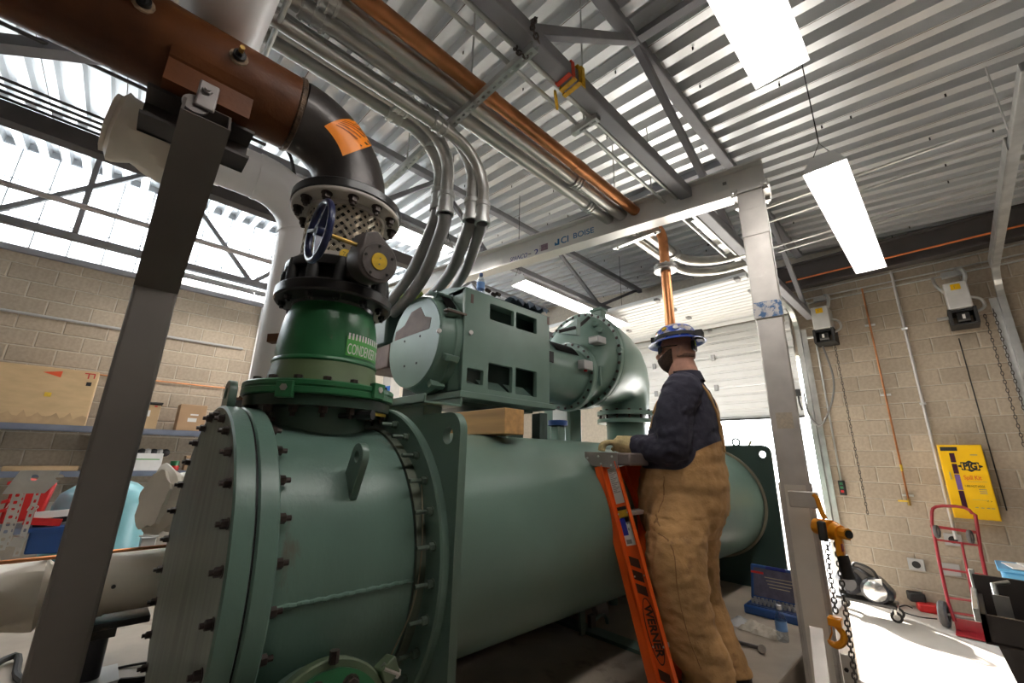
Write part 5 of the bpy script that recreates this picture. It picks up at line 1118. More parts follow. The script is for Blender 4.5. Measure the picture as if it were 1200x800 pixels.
# turquoise tank
tk = thing('pressure_tank', 'turquoise domed pressure tank behind the steel post', 'tank', (0.14, 5.5, 0))
MB().lathe([(0.08, 0.0), (0.08, 0.28), (0.10, 0.33), (1.16, 0.33), (1.26, 0.30), (1.34, 0.20), (1.385, 0.08), (1.39, 0.0)], (0.14, 5.5, 0), UP, 40).build('tank_body', TEALT, tk, smooth=60)
MB().lathe([(0.0, 0.26), (0.10, 0.26)], (0.14, 5.5, 0), UP, 30).build('tank_skirt', TEALT, tk)
q = hit = V((0.30, 5.205, 1.1)); text('lettering', '30-00', 0.06, (0.40, 5.30, 1.25), (0.05, 0.06, -1), (1, 0.6, 0), INKGREY, tk)
# red tool bag, slotted metal standard, blue bin
rb = thing('red_tool_bag', 'bright red tool bag behind the slotted metal standard', 'bag', (-0.5, 5.2, 0.9))
A = [ony(px, py, 5.2) for px, py in ((-4, 615), (47, 608), (66, 566), (18, 560))]
b = MB(); b.prism(A, (0, 0.25, 0)); b.build('bag_body', RED2, rb, bevel=0.02)
for i in range(4): a_ = ony(3 + i * 3.5, 598 - i * 11, 5.19); MB().obox(a_, V((0.02, 0, 0.008)), V((0, 0.012, 0)), V((0, 0, 0.012))).build('bag_rib', RED2, rb)
def lettering5(s, a, b_, size, m, par, y): A_, B_ = ony(*a, y), ony(*b_, y); return text('lettering', s, size, A_, B_ - A_, (0, 0, 1), m, par, width=(B_ - A_).length)
lettering5('LU', (5, 597), (17, 599), 0.07, PAPER, rb, 5.195); lettering5('ER', (31, 598), (43, 600), 0.07, PAPER, rb, 5.195)
st_ = thing('slotted_standard', 'bare slotted metal shelf standard leaning by the red bag', 'metal standard', (-0.35, 4.6, 0.9))
y_ = 4.75
T0, T1 = ony(24, 551, y_), ony(72, 551, y_); B0, B1 = ony(-2, 645, y_), ony(24, 652, y_)
def quad_holes(name, TL, TR, BL, BR, n, m, par):
    TL, TR, BL, BR = map(V, (TL, TR, BL, BR)); ux = (TR - TL); uy = (BL - TL); L_ = uy.length; w = ux.length
    loops = [[(0, 0), (w, 0), (w, -L_), (0, -L_)]] + [rrect(w * 0.3, -L_ * (k + 0.75) / n, w * 0.7, -L_ * (k + 0.3) / n, w * 0.12, 3) for k in range(n)]
    return plate(name, loops, 0.004, axes(TL, ux, -uy), m, par)
quad_holes('slotted_rail', ony(24, 551, y_), ony(36, 551, y_), ony(-4, 645, y_), 0 * UP + ony(8, 646, y_), 11, GALV, st_)
quad_holes('slotted_rail', ony(44, 566, y_ + .05), ony(52, 566, y_ + .05), ony(18, 652, y_ + .05), ony(25, 652, y_ + .05), 10, GALV, st_)
quad_holes('slotted_rail', ony(34, 552, y_ + .02), ony(39, 552, y_ + .02), ony(12, 640, y_ + .02), ony(17, 640, y_ + .02), 12, GALV, st_)
plate('top_plate', [[(0, 0), ((T1 - T0).length, 0), ((T1 - T0).length - 0.05, -0.16), (-0.05, -0.16)]] + [circ(0.08 + 0.13 * k, -0.05, 0.022, 12) for k in range(3)], 0.004, axes(T0 - V((0, .01, 0)), T1 - T0, UP), GALV, st_)
MB().bar(ony(13, 634, y_), ony(28, 636, y_), 0.02, 0.06).build('cross_clip', GALV, st_)
bb = thing('blue_tote', 'dark blue plastic tote heaped with tools behind the insulated pipe', 'tote', (-0.2, 4.95, 0.7))
A = [ony(px, py, 5.0) for px, py in ((27, 650), (80, 648), (86, 618), (35, 622))]; MB().prism(A, (0, 0.15, 0)).build('tote_body', BLUEP, bb, bevel=0.01)
A = [ony(px, py, 4.98) for px, py in ((33, 624), (86, 620), (86, 616), (33, 620))]; MB().prism(A, (0, 0.2, 0)).build('tote_rim', BLUEP, bb)
for i, (a_, b_, m) in enumerate((((28, 610), (72, 612), RED2), ((40, 604), (85, 600), PAPER), ((38, 616), (80, 606), INKBLK), ((45, 608), (70, 607), YTAG), ((50, 612), (84, 610), GREYP))):
    o = MB().bar(ony(*a_, 5.05 + 0.02 * i), ony(*b_, 5.05 + 0.02 * i), 0.03, 0.05).build('hand_tool', m); tag(o, ('red and white hand saw lying on the blue tote', 'white folded sheet lying on the blue tote', 'black pry bar lying on the blue tote', 'yellow edged level lying on the blue tote', 'grey metal file lying on the blue tote')[i], 'tool', 'tools heaped on the blue tote')
gbx = thing('grey_junction_box', 'narrow grey metal box with a lid beside the tank', 'box', (0.5, 5.0, 0)); A = [ony(px, py, 4.95) for px, py in ((164, 640), (184, 629))]; MB().box((A[0].x, 4.95, 0), (A[1].x, 5.07, A[1].z)).build('box_body', GREYP, gbx, bevel=0.006); MB().bar(ony(163, 628, 4.94), ony(186, 628, 4.94), 0.02, 0.012).build('box_lid', GREYP, gbx)
# cream insulated pipe to the evaporator, with copper line on top and dark pedestal
IY, IZ, IR = 3.15, CAMH - 0.664, 0.142
ip = thing('cream_insulated_pipe', 'low cream jacketed pipe running to the evaporator with wrinkled lagging', 'pipe', (-1.0, IY, IZ))
MB().cyl((-0.02, IY, IZ), (0.39, IY, IZ), IR, n=36).build('smooth_jacket', CREAMINS, ip, smooth=40)
crumple('wrinkled_jacket', (-0.46, IY, IZ - 0.02), (-0.01, IY, IZ), IR * 0.98, CREAMINS, ip, 9, 0.24, 32, 18)
crumple('wrinkled_jacket', (-2.4, IY, IZ - 0.03), (-0.44, IY, IZ - 0.02), IR * 1.06, CREAMINS, ip, 14, 0.22, 32, 40)
MB().lathe([(0, IR), (0, IR + 0.006), (0.02, IR + 0.006), (0.02, IR)], (0.16, IY, IZ), XD, 36).build('jacket_seam', CREAMINS, ip)
for px, py in ((133, 687), (130, 649)): q = hit_cyl(px, py, IR, IY, IZ); MB().cyl(q + V((0, 0.01, 0)), q + V((0, -0.008, 0)), 0.009, n=10).build('jacket_pin', BLACK, ip)
o = MB().cyl((-2.4, IY - 0.06, ony(100, 649, IY - .06).z), (0.41, IY - 0.06, ony(100, 649, IY - .06).z), 0.009, n=10).build('copper_line', COPPER); tag(o, 'thin copper line lying along the cream insulated pipe', 'pipe')
pd = thing('pipe_pedestal', 'dark round steel pedestal with a T bracket under the cream pipe', 'pipe support', (0.21, IY - 0.0, PADZ))
MB().cyl((0.19, IY, PADZ), (0.19, IY, IZ - IR - 0.04), 0.042, n=20).build('pedestal_post', mat('blue_black_steel', (0.045, 0.045, 0.055), 0.4, 0.3), pd)
MB().box((0.0, IY - 0.1, IZ - IR - 0.05), (0.37, IY + 0.1, IZ - IR - 0.02)).box((0.13, IY - 0.06, IZ - IR - 0.1), (0.25, IY + 0.06, IZ - IR - 0.05)).build('pedestal_bracket', BLACK, pd, bevel=0.004)
MB().box((0.08, IY - 0.11, PADZ), (0.30, IY + 0.11, PADZ + 0.015)).build('pedestal_plate', GREYP, pd)
cs = crumple('loose_lagging', ony(178, 585, 3.0) + V((0.0, 0, 0.0)), ony(214, 588, 3.0) + V((0.1, 0.1, 0)), 0.15, CREAMINS, None, 21, 0.34, 28, 14); tag(cs, 'crumpled cream canvas lagging bulging out beside the end cover', 'lagging')
# cables on the pad
o = MB().tube(spline([(-0.5, 2.6, PADZ + 0.03), onz(6, 772, PADZ + 0.03), onz(20, 792, PADZ + 0.02), onz(40, 802, PADZ + 0.02), onz(90, 806, PADZ + 0.02)], 6), 0.016, 8).build('black_hose', BLACKM); tag(o, 'thick black hose curling across the pad by the steel post', 'hose')
o = MB().tube(spline([onz(88, 796, PADZ + 0.012), onz(120, 787, PADZ + 0.008), onz(150, 780, PADZ + 0.008), onz(185, 774, PADZ + 0.012)], 6), 0.006, 6).build('thin_cable', BLACKM); tag(o, 'thin black cable running over the pad behind the post', 'cable')
o = MB().tube(spline([onz(140, 798, PADZ + 0.015), onz(165, 796, PADZ + 0.015), onz(185, 792, PADZ + 0.015)], 6), 0.014, 6).build('rubber_hose', BLACKM); tag(o, 'short rubber hose lying on the pad near the pedestal', 'hose')
# wall-mounted runs on the window wall
for px, py, r, m, lab in ((75, 374.5, 0.018, GREYP, 'grey conduit fixed along the window wall above the crate'), (230, 451, 0.010, COPPER, 'thin copper line fixed along the window wall above the cartons')):
    q = ony(px, py, YL - 0.03); o = MB().cyl((-2.4, YL - 0.03, q.z), (1.35, YL - 0.03, q.z), r, n=10).build('wall_pipe', m); tag(o, lab, 'pipe')
q = ony(300, 400, YL - 0.02); o = MB().cyl((q.x, YL - 0.02, 1.7), (q.x, YL - 0.02, 4.0), 0.012, n=8).build('wall_riser', WHITEP); tag(o, 'thin white conduit running down the window wall behind the white pipe', 'conduit')
# ------------------------------------------------------------------ right bay: things on and before the far block wall
FX = XW - 0.001
def wp_(px, py, off=0.0): return onx(px, py, XW - off)
# spill kit cabinet
sk = thing('spill_kit_cabinet', 'yellow wall cabinet marked PIG spill kit with a narrow window', 'cabinet', (XW, -0.05, 1.0))
dpt = 0.20; a = onx(1098, 521, XW - dpt); b2 = onx(1152, 521, XW - dpt); c_ = onx(1172, 611, XW - dpt); ytop0, ytop1 = a.y, b2.y
yb0, yb1 = onx(1112, 600, XW - dpt).y, c_.y
zt_, zb_ = onx(1125, 521, XW - dpt).z, onx(1150, 609, XW - dpt).z
y0c, y1c = (a.y + onx(1118, 608, XW - dpt).y) / 2, (b2.y + c_.y) / 2
MB().box((XW - dpt, y0c, zb_), (XW - 0.001, y1c, zt_)).build('cabinet_body', YELLOWC, sk, bevel=0.006)
fx = XW - dpt - 0.004
skb = sk; skd = MB().box((fx, y1c + 0.008, zb_ + 0.01), (fx + 0.006, y0c - 0.008, zt_ - 0.01)).build('cabinet_door', YELLOWC, sk, bevel=0.002)
W_, H_ = y0c - y1c, zt_ - zb_
def cl(u, v): return V((fx - 0.0015, y0c - u * W_, zt_ - v * H_))
def crect(u0, v0, u1, v1, m, nm, d=0.0015): p, q = cl(u0, v0), cl(u1, v1); return MB().box((p.x - d, p.y, p.z), (p.x + 0.001, q.y, q.z)).build(nm, m, skd, smooth=0)
GLD = mat('dark_pane', (0.06, 0.02, 0.04), 0.15)
crect(0.06, 0.03, 0.45, 0.085, INKBLK, 'header_strip')
for v0, v1 in ((0.115, 0.245), (0.265, 0.40), (0.41, 0.62), (0.63, 0.86)): crect(0.24, v0, 0.36, v1, GLD if v0 != 0.41 else mat('violet_pane', (0.20, 0.12, 0.32), 0.2), 'window_pane')
crect(0.14, 0.38, 0.165, 0.48, BRIGHT, 'handle', 0.02)
emb = []
for i in range(48):
    an = 2 * PI * i / 48; r = 1 + 0.14 * math.cos(8 * an); emb.append((0.245 * W_ * math.cos(an) * r, 0.15 * W_ * math.sin(an) * r))
YM = lambda p: axes(p, (0, -1, 0), (0, 0, 1))
plate('emblem', [emb], 0.002, YM(cl(0.64, 0.295) + V((-0.001, 0, 0))), INKBLK, skd)
plate('emblem_panel', [rrect(-0.185 * W_, -0.095 * W_, 0.185 * W_, 0.095 * W_, 0.015, 3)], 0.002, YM(cl(0.64, 0.295) + V((-0.0022, 0, 0))), YELLOWC, skd)
text('lettering', 'PIG', 0.095, cl(0.49, 0.332) + V((-0.004, 0, 0)), (0, -1, 0), (0, 0, 1), INKBLK, skd, width=0.30 * W_, bold=0.005)
text('lettering', 'Spill Kit', 0.066, cl(0.44, 0.475) + V((-0.002, 0, 0)), (0, -1, 0), (0, 0, 1), INKORG, skd, width=0.38 * W_, bold=0.001)
text('lettering', '1-800 HOT HOGS', 0.032, cl(0.42, 0.575) + V((-0.002, 0, 0)), (0, -1, 0), (0, 0, 1), INKBLK, skd, width=0.42 * W_)
for v in (0.60, 0.625, 0.65): crect(0.70, v, 0.86, v + 0.008, INKGREY, 'fine_print', 0.001)
crect(0.50, 0.50, 0.92, 0.503, INKGREY, 'rule_line', 0.001); crect(0.50, 0.74, 0.85, 0.743, INKGREY, 'rule_line', 0.001)
text('lettering', '< >', 0.03, cl(0.80, 0.765) + V((-0.002, 0, 0)), (0, -1, 0), (0, 0, 1), INKBLK, skd)
for u in (0.52, 0.64, 0.76, 0.86): crect(u, 0.84, u + 0.07, 0.848, INKGREY, 'fine_print', 0.001)
crect(0.70, 0.135, 0.86, 0.145, INKGREY, 'fine_print', 0.001)

# conduits, copper air line, push button, receptacles
def vrun(name, a, b, r, m, label, cat, off=0.03, extra=None):
    p, q = wp_(*a, off), wp_(*b, off); y = (p.y + q.y) / 2; t = thing(name, label, cat, (XW - off, y, min(p.z, q.z)))
    MB().cyl((XW - off, y, p.z), (XW - off, y, q.z), r, n=12).build('tube', m, t); return t, y, p.z, q.z
t, y, za, zb_2 = vrun('wall_conduit', (1044, 318), (1120, 632), 0.016, mat('pale_conduit', (0.58, 0.56, 0.54), 0.4, 0.3), 'pale vertical conduit running down past the yellow cabinet', 'conduit')
for zz_ in (3.4, 2.4): MB().box((XW - 0.05, y - 0.03, zz_), (XW - 0.001, y + 0.03, zz_ + 0.025)).build('pipe_strap', GALV, t, smooth=0)
t, y, za, zb_2 = vrun('wall_air_line', (1010, 338), (1066, 592), 0.011, COPPER, 'slim copper air line down the block wall ending in a valve', 'pipe', 0.05)
for py in (377, 462, 579): q = wp_(1040, py, 0.05); MB().box((XW - 0.035, y - 0.055, q.z - 0.012), (XW - 0.001, y + 0.055, q.z + 0.012)).build('strut_clip', GALV, t, smooth=0)
q = wp_(1064, 587, 0.05); MB().cyl((XW - 0.05, y, q.z - 0.05), (XW - 0.05, y, q.z + 0.03), 0.018, n=8).build('ball_valve', BRASS, t); MB().box((XW - 0.085, y, q.z - 0.01), (XW - 0.075, y + 0.10, q.z + 0.01)).build('valve_lever', YTAG, t, smooth=0)
q = wp_(1057, 548, 0.05); MB().cyl((XW - 0.05, y, q.z - 0.04), (XW - 0.05, y, q.z + 0.04), 0.0135, n=12).build('yellow_band', YTAG, t)
t, y, za, zb_2 = vrun('button_drop', (955, 395), (986, 564), 0.012, GALV, 'slim conduit dropping to a green and red door push button', 'conduit')
q = wp_(987, 571, 0.05); MB().box((XW - 0.07, y - 0.035, q.z - 0.10), (XW - 0.001, y + 0.035, q.z + 0.09)).build('button_box', BLACKM, t, bevel=0.006)
for k, m in enumerate((KELLY, KELLY, RED2)): MB().box((XW - 0.08, y - 0.016, q.z + 0.035 - k * 0.05), (XW - 0.07, y + 0.016, q.z + 0.065 - k * 0.05)).build('push_button', m, t, smooth=0)
for (a, b_, r, lab) in (((1126, 396), (1177, 598), 0.006, 'dark cord hanging down the wall past the cabinet right edge'),):
    t, *_ = vrun('hanging_cord', a, b_, r, BLACKM, lab, 'cord', 0.03)
def wall_box(px, py, label, dark=True):
    q = wp_(px, py, 0.0); t = thing('wall_receptacle', label, 'receptacle', q); MB().box((XW - 0.03, q.y - 0.075, q.z - 0.065), (XW - 0.001, q.y + 0.075, q.z + 0.065)).build('cover_plate', GREYP, t, bevel=0.004)
    if dark: MB().cyl((XW - 0.03, q.y, q.z), (XW - 0.034, q.y, q.z), 0.04, n=20).build('socket_face', INKBLK, t)
wall_box(1074, 661, 'grey welder receptacle low on the wall left of the hand truck'); wall_box(1117, 632, 'grey conduit box behind the hand truck handles'); wall_box(1115, 667, 'small pale outlet behind the hand truck', False)
# long horizontal conduits under the head beam
for k, (px, py, lab) in enumerate(((1010, 327, 'upper thin conduit along the head of the far wall'), (1010, 337, 'middle thin conduit along the head of the far wall'), (1010, 343, 'lower thin conduit along the head of the far wall'))):
    q = wp_(px, py, 0.03); o = MB().cyl((XW - 0.03, -4.5, q.z), (XW - 0.03, 1.3, q.z), 0.011, n=8).build('wall_head_conduit', GALV); tag(o, lab, 'conduit', 'conduits along the far wall head')
# overhead conduits crossing from the truss to the right
for k, (a_, b_) in enumerate((((900, 243), (965, 217)), ((895, 262), (960, 236)), ((905, 290), (975, 268)), ((905, 297), (975, 275)))):
    p = onz(*a_, CAMH + 2.75); o = MB().cyl((p.x, 1.2, CAMH + 2.75), (p.x, -3.0, CAMH + 2.75), 0.014, n=8).build('cross_conduit', GALV); tag(o, 'one of four thin conduits crossing under the deck behind the fixture', 'conduit', 'thin conduits crossing under the deck')
# door operators
def operator(px0, py0, px1, py1, label):
    off = 0.35; A, B = onx(px0, py0, XW - off), onx(px1, py1, XW - off); y0, y1_ = A.y, B.y; zt, zm = A.z, B.z; h = zt - zm
    t = thing('door_operator', label, 'door operator', ((XW - 0.2), (y0 + y1_) / 2, zm - h * 0.55), 'overhead door operators')
    MB().box((XW - off, y1_, zm), (XW - 0.02, y0, zt)).build('control_box', mat('pale_grey_box', (0.66, 0.64, 0.62), 0.4), t, bevel=0.012)
    MB().box((XW - off - 0.002, y1_ + 0.06, zt - h * 0.30), (XW - off, y0 - 0.06, zt - h * 0.08)).build('yellow_decal', YELLOWC, t, smooth=0)
    MB().box((XW - off - 0.003, y1_ + 0.11, zt - h * 0.24), (XW - off, y0 - 0.09, zt - h * 0.14)).build('decal_print', INKGREY, t, smooth=0)
    MB().box((XW - off + 0.05, y1_ - 0.02, zm - h * 0.10), (XW - 0.02, y0 + 0.02, zm - 0.005)).build('frame_rail', BLACKM, t, smooth=0)
    MB().cyl((XW - off + 0.07, y1_ + 0.05, zm - h * 0.33), (XW - off + 0.07, y0 - 0.05, zm - h * 0.33), h * 0.21, n=24).build('motor_can', BLACK, t)
    MB().box((XW - off - 0.045, y1_ + 0.09, zm - h * 0.44), (XW - off - 0.04, y0 - 0.09, zm - h * 0.28)).build('motor_label', PAPER, t, smooth=0)
    for e in (0, 1): yy = y1_ - 0.02 + e * (y0 - y1_ + 0.01); MB().box((XW - off, yy, zm - h * 0.58), (XW - 0.02, yy + 0.03, zm)).build('side_bracket', BLACKM, t, smooth=0)
    MB().box((XW - 0.33, y1_ - 0.02, zm - h * 0.60), (XW - 0.03, y0 + 0.02, zm - h * 0.55)).build('base_rail', BLACKM, t, smooth=0)
    MB().cyl((XW - 0.2, y0 + 0.02, zm - h * 0.2), (XW - 0.2, y0 + 0.12, zm - h * 0.2), 0.02, n=10).build('drive_shaft', GALV, t)
    MB().tube(spline([(XW - 0.2, y1_ + 0.02, zt - 0.01), (XW - 0.2, y1_ - 0.01, zt + h * 0.3), (XW - 0.15, y1_ + 0.0, zt + h * 0.6), (XW - 0.05, y1_ + 0.04, zt + h * 0.75)], 6), 0.022, 8).build('feed_conduit', GALV, t)
    MB().tube(spline([(XW - 0.2, y0 - 0.02, zt - 0.1), (XW - 0.2, y0 + 0.05, zt + h * 0.1), (XW - 0.12, y0 + 0.06, zt + h * 0.5)], 6), 0.018, 8).build('feed_conduit', GALV, t)
    MB().tube(spline([(XW - 0.22, y1_, zm + h * 0.45), (XW - 0.22, y1_ - 0.08, zm + h * 0.3), (XW - 0.22, y1_ - 0.09, zm), (XW - 0.22, y1_ - 0.01, zm - h * 0.15)], 6), 0.016, 8).build('whip_conduit', GALV, t)
    MB().box((XW - 0.08, y0 - 0.2, zt + h * 0.5), (XW - 0.001, y0 - 0.02, zt + h * 0.7)).build('junction_box', GREYP, t, smooth=0)
    return y0, y1_, zm
operator(949, 361, 974, 383, 'door operator with a yellow decal by the half open door'); oy = operator(1104, 333, 1141, 358, 'door operator with a yellow decal high beside the second track')
# hand chains of the operators
for lab, yy, z0_, z1_ in (('dark hand chain hanging from the operator by the open door', wp_(985, 430).y, 1.05, 3.42), ('dark hand chain hanging from the operator by the second track', wp_(1168, 420).y, 1.6, 3.5), ('second strand of hand chain by the closed grey door', wp_(1180, 420).y, 1.7, 3.5)):
    t = thing('hand_chain', lab, 'chain', (XW - 0.12, yy, z0_), 'door operator hand chains')
    P = MB(); n = int((z1_ - z0_) / 0.05); lk = MB().tube([p for p in arc((0, 0, 0), (0, 1, 0), (0, 0, 1), 0.012, 0, 2 * PI, 8)][:-1], 0.004, 5, closed=True); 
    for v in lk.v: v.z *= 2.1
    me = lk.mesh('chain_link', CHAIN)
    for k in range(n): inst(me, 'chain_link', t, Matrix.Translation((XW - 0.12, yy, z0_ + 0.05 * k)) @ Matrix.Rotation(PI / 2 * (k % 2), 4, 'Z'))
o = MB().tube(spline([wp_(962, 400, 0.1), wp_(976, 440, 0.12), wp_(975, 470, 0.14), wp_(962, 498, 0.16), wp_(948, 485, 0.14), wp_(942, 460, 0.1)], 6), 0.013, 8).build('looped_cable', mat('grey_cable', (0.2, 0.19, 0.18), 0.5)); tag(o, 'grey cable hanging in a loop beside the open door track', 'cable')
po = thing('photo_eye', 'black plug and cable dangling on the door sections behind the gantry leg', 'plug', wp_(935, 460, 0.12)); q = wp_(935, 460, 0.12); MB().obox(q, V((0.03, 0, 0)), V((0, 0.04, 0)), V((0, 0, 0.05))).build('plug_body', BLACKM, po, bevel=0.01); MB().tube(spline([q, q + V((0, 0, -0.15)), q + V((0, -0.02, -0.26))], 6), 0.012, 6).build('plug_cable', BLACKM, po)

# hand truck leaning on the wall
ht = thing('hand_truck', 'red steel hand truck leaning on the block wall under the yellow cabinet', 'hand truck', (6.95, 0.15, 0))
Zf = 0.02
# plane: foot near x = 6.95 on the floor, top rests at the wall
def H(px, py, t):
    d = ray(px, py); pn = V((1.2, 0, -0.40)).normalized(); p0 = V((6.80, 0, 0.03)); o = V((0, 0, CAMH)); return o + d * ((p0 - o).dot(pn) / d.dot(pn))
r_ = 0.0165
L = [H(1092, 612, 0.95), H(1101, 660, 0.7), H(1111, 705, 0.35), H(1119, 728, 0.05)]; Rr = [H(1143, 603, 0.95), H(1150, 650, 0.7), H(1160, 695, 0.35), H(1170, 733, 0.05)]
MB().tube([L[3], L[2], L[1], L[0]] + [H(1092, 600, 1.0), H(1093, 596, 1.0), H(1097, 593.5, 1.0), H(1105, 592.5, 1.0), H(1120, 593, 1.0), H(1130, 594.5, 1.0), H(1136, 597.5, 1.0), H(1139, 601, 1.0)] + [Rr[0], Rr[1], Rr[2], Rr[3]], r_, 12).build('tube_frame', RED, ht)
for (a_, b_, t_, hh) in (((1090, 616), (1147, 624), 0.88, 0.03), ((1096, 632), (1148, 639), 0.78, 0.02), ((1103, 666), (1156, 674), 0.52, 0.02), ((1111, 700), (1162, 707), 0.25, 0.02), ((1114, 717), (1166, 725), 0.12, 0.02)): MB().bar(H(*a_, t_), H(*b_, t_), 0.012, hh).build('cross_bar', RED, ht)
MB().tube([H(1127, 636, 0.78), H(1134, 670, 0.5), H(1141, 705, 0.2)], 0.012, 10).build('centre_strut', RED, ht)
A = H(1118, 727, 0.05); B = H(1168, 735, 0.05); MB().box((A.x - 0.22, B.y, 0.008), (A.x + 0.01, A.y, 0.016)).box((A.x, B.y, 0.008), (A.x + 0.012, A.y, 0.12)).build('toe_plate', RED, ht, smooth=0)
def wheel(c, ax, R, w, par, tyre=BLACKM, hub=GREYP, nm='wheel'):
    ax = V(ax).normalized(); MB().lathe([(-w / 2, R * 0.55), (-w / 2, R * 0.85), (-w * 0.3, R * 0.98), (0, R), (w * 0.3, R * 0.98), (w / 2, R * 0.85), (w / 2, R * 0.55)], c, ax, 32).build(nm + '_tyre', tyre, par); MB().lathe([(-w * 0.3, 0), (-w * 0.3, R * 0.56), (w * 0.3, R * 0.56), (w * 0.3, 0)], c, ax, 24).build(nm + '_hub', hub, par)
TG = mat('worn_rubber', (0.13, 0.12, 0.115), 0.7, 0, 0.2, 20)
wc = onx(1105, 716, 6.80); wc.z = 0.125; wheel(wc + V((0.08, 0.0, 0)), (0.12, 1, 0), 0.125, 0.07, ht, TG, BLACKM); wc2 = onx(1180, 735, 6.83); wc2.z = 0.125; wheel(wc2 + V((0.08, -0.0, 0)), (0.12, 1, 0), 0.125, 0.07, ht, TG, BLACKM)
MB().cyl(wc + V((0.08, 0, 0)), wc2 + V((0.08, 0, 0)), 0.012, n=10).build('axle', BRIGHT, ht)
for px, py in ((1098, 622), (1137, 628)): q = H(px, py, 0.86) + V((-0.05, 0, 0)); wheel(q, (0.25, 1, 0), 0.07, 0.035, ht, TG, GREYP, 'stair_roller')
# floor dryer on a caster dolly
fd = thing('vacuum_pump', 'black and silver vacuum pump on a caster dolly by the wall', 'pump', (6.85, 1.05, 0))
D = lambda px, py, dx=0.0: onx(px, py, 6.75 + dx)
zf = 0.15; c0 = V((6.72, 0.98, 0))
MB().obox(c0 + V((0, 0.05, zf)), V((0.14, 0, 0)), V((0, 0.27, 0)), V((0, 0, 0.018))).build('dolly_deck', BLACK, fd, bevel=0.008)
for dx in (-0.1, 0.1):
    for dy in (-0.20, 0.28): q = c0 + V((dx, dy, 0.055)); wheel(q, (1, 0.2, 0), 0.055, 0.03, fd, BLACKM, BRIGHT, 'caster'); MB().bar(q + V((0, 0, 0.02)), q + V((0, 0, 0.10)), 0.05, 0.02).build('caster_fork', BRIGHT, fd)
mc = c0 + V((-0.02, -0.05, 0.29)); MB().lathe([(-0.15, 0.0), (-0.15, 0.10), (-0.13, 0.128), (0.13, 0.128), (0.15, 0.10), (0.15, 0)], mc, (1, 0.1, 0), 32).build('motor_case', mat('charcoal_case', (0.035, 0.035, 0.04), 0.25), fd)
MB().lathe([(-0.19, 0.0), (-0.19, 0.05), (-0.17, 0.10), (-0.15, 0.105)], mc, (1, 0.1, 0), 28).build('motor_end', mat('polished_cap', (0.7, 0.7, 0.7), 0.2, 0.9), fd)
MB().obox(mc + V((-0.15, -0.03, 0.09)), V((0.004, 0, 0)), V((0, 0.06, -0.015)), V((0, 0, 0.03))).build('name_plate', PAPER, fd)
MB().prism([c0 + V((-0.10, y, z)) for y, z in ((-0.20, 0.18), (-0.22, 0.27), (-0.13, 0.38), (0.06, 0.50), (0.2, 0.50), (0.28, 0.38), (0.3, 0.18))], (0.22, 0, 0)).build('pump_shroud', BLACK, fd, bevel=0.03)
MB().lathe([(-0.16, 0.0), (-0.16, 0.08), (-0.10, 0.13), (0.0, 0.13)], c0 + V((-0.02, 0.17, 0.33)), (1, 0, 0), 28).build('pump_head', mat('charcoal_case', (0, 0, 0)), fd)
MB().tube(spline([c0 + V((-0.05, 0.12, 0.48)), c0 + V((-0.08, 0.08, 0.54)), c0 + V((-0.08, -0.06, 0.49)), c0 + V((-0.05, -0.1, 0.38))], 6), 0.014, 8).build('carry_handle', BLACKM, fd)
bc = thing('battery_charger', 'small red and black battery charger on the floor by the wall', 'charger', onz(1085, 715, 0)); q = onz(1083, 716, 0.0)
MB().obox(q + V((0.02, -0.05, 0.045)), V((0.07, 0.02, 0)), V((-0.02, 0.10, 0)), V((0, 0, 0.045))).build('charger_base', RED2, bc, bevel=0.015); MB().obox(q + V((0.06, 0.05, 0.13)), V((0.06, 0.02, 0)), V((-0.02, 0.07, 0)), V((0, 0, 0.05))).build('battery', BLACKM, bc, bevel=0.012)
o = MB().tube(spline([q + V((0, 0.1, 0.01)), onz(1060, 709, 0.008), onz(1052, 714, 0.008), onz(1075, 722, 0.008), onz(1098, 725, 0.008)], 8), 0.006, 6).build('charger_cord', BLACKM); tag(o, 'thin black cord trailing over the floor from the charger', 'cord')
# black tool chest at the frame edge with blue bag behind
tc_ = thing('tool_chest', 'open black plastic tool chest with a grey side rail', 'tool chest', (4.9, -0.75, 0))
def T(px, py, x): return onx(px, py, x)
x0t, x1t = 4.35, 5.05; ya = T(1150, 730, x0t).y; zl = T(1165, 722, x0t).z; CH = mat('black_brown_plastic', (0.045, 0.036, 0.032), 0.45, 0, 0.08, 8)
yb_ = ya - 0.95
MB().box((x0t, yb_, zl - 0.16), (x0t + 0.03, ya, zl)).box((x1t - 0.03, yb_, zl - 0.16), (x1t, ya, zl + 0.13)).box((x0t, ya - 0.03, zl - 0.16), (x1t, ya, zl)).box((x0t, yb_, zl - 0.17), (x1t, ya, zl - 0.15)).build('chest_tray', CH, tc_, smooth=0)
MB().add([(x0t + 0.0, ya - 0.05, zl - 0.16), (x0t, yb_, zl - 0.16), (x1t, yb_, zl - 0.16), (x1t, ya - 0.05, zl - 0.16), (x0t + 0.05, ya - 0.16, 0.05), (x0t + 0.05, yb_, 0.05), (x1t - 0.05, yb_, 0.05), (x1t - 0.05, ya - 0.16, 0.05)], [(0, 1, 5, 4), (1, 2, 6, 5), (2, 3, 7, 6), (3, 0, 4, 7), (4, 5, 6, 7)]).build('chest_body', CH, tc_, smooth=0)
for dy in (0.18, 0.48): MB().box((x0t + 0.005, ya - dy - 0.02, zl - 0.45), (x0t + 0.05, ya - dy + 0.02, zl - 0.18)).build('chest_rib', CH, tc_, bevel=0.006)
MB().box((x0t + 0.0, ya - 0.55, zl - 0.235), (x0t + 0.03, ya - 0.1, zl - 0.21)).build('chest_lip', CH, tc_, smooth=0)
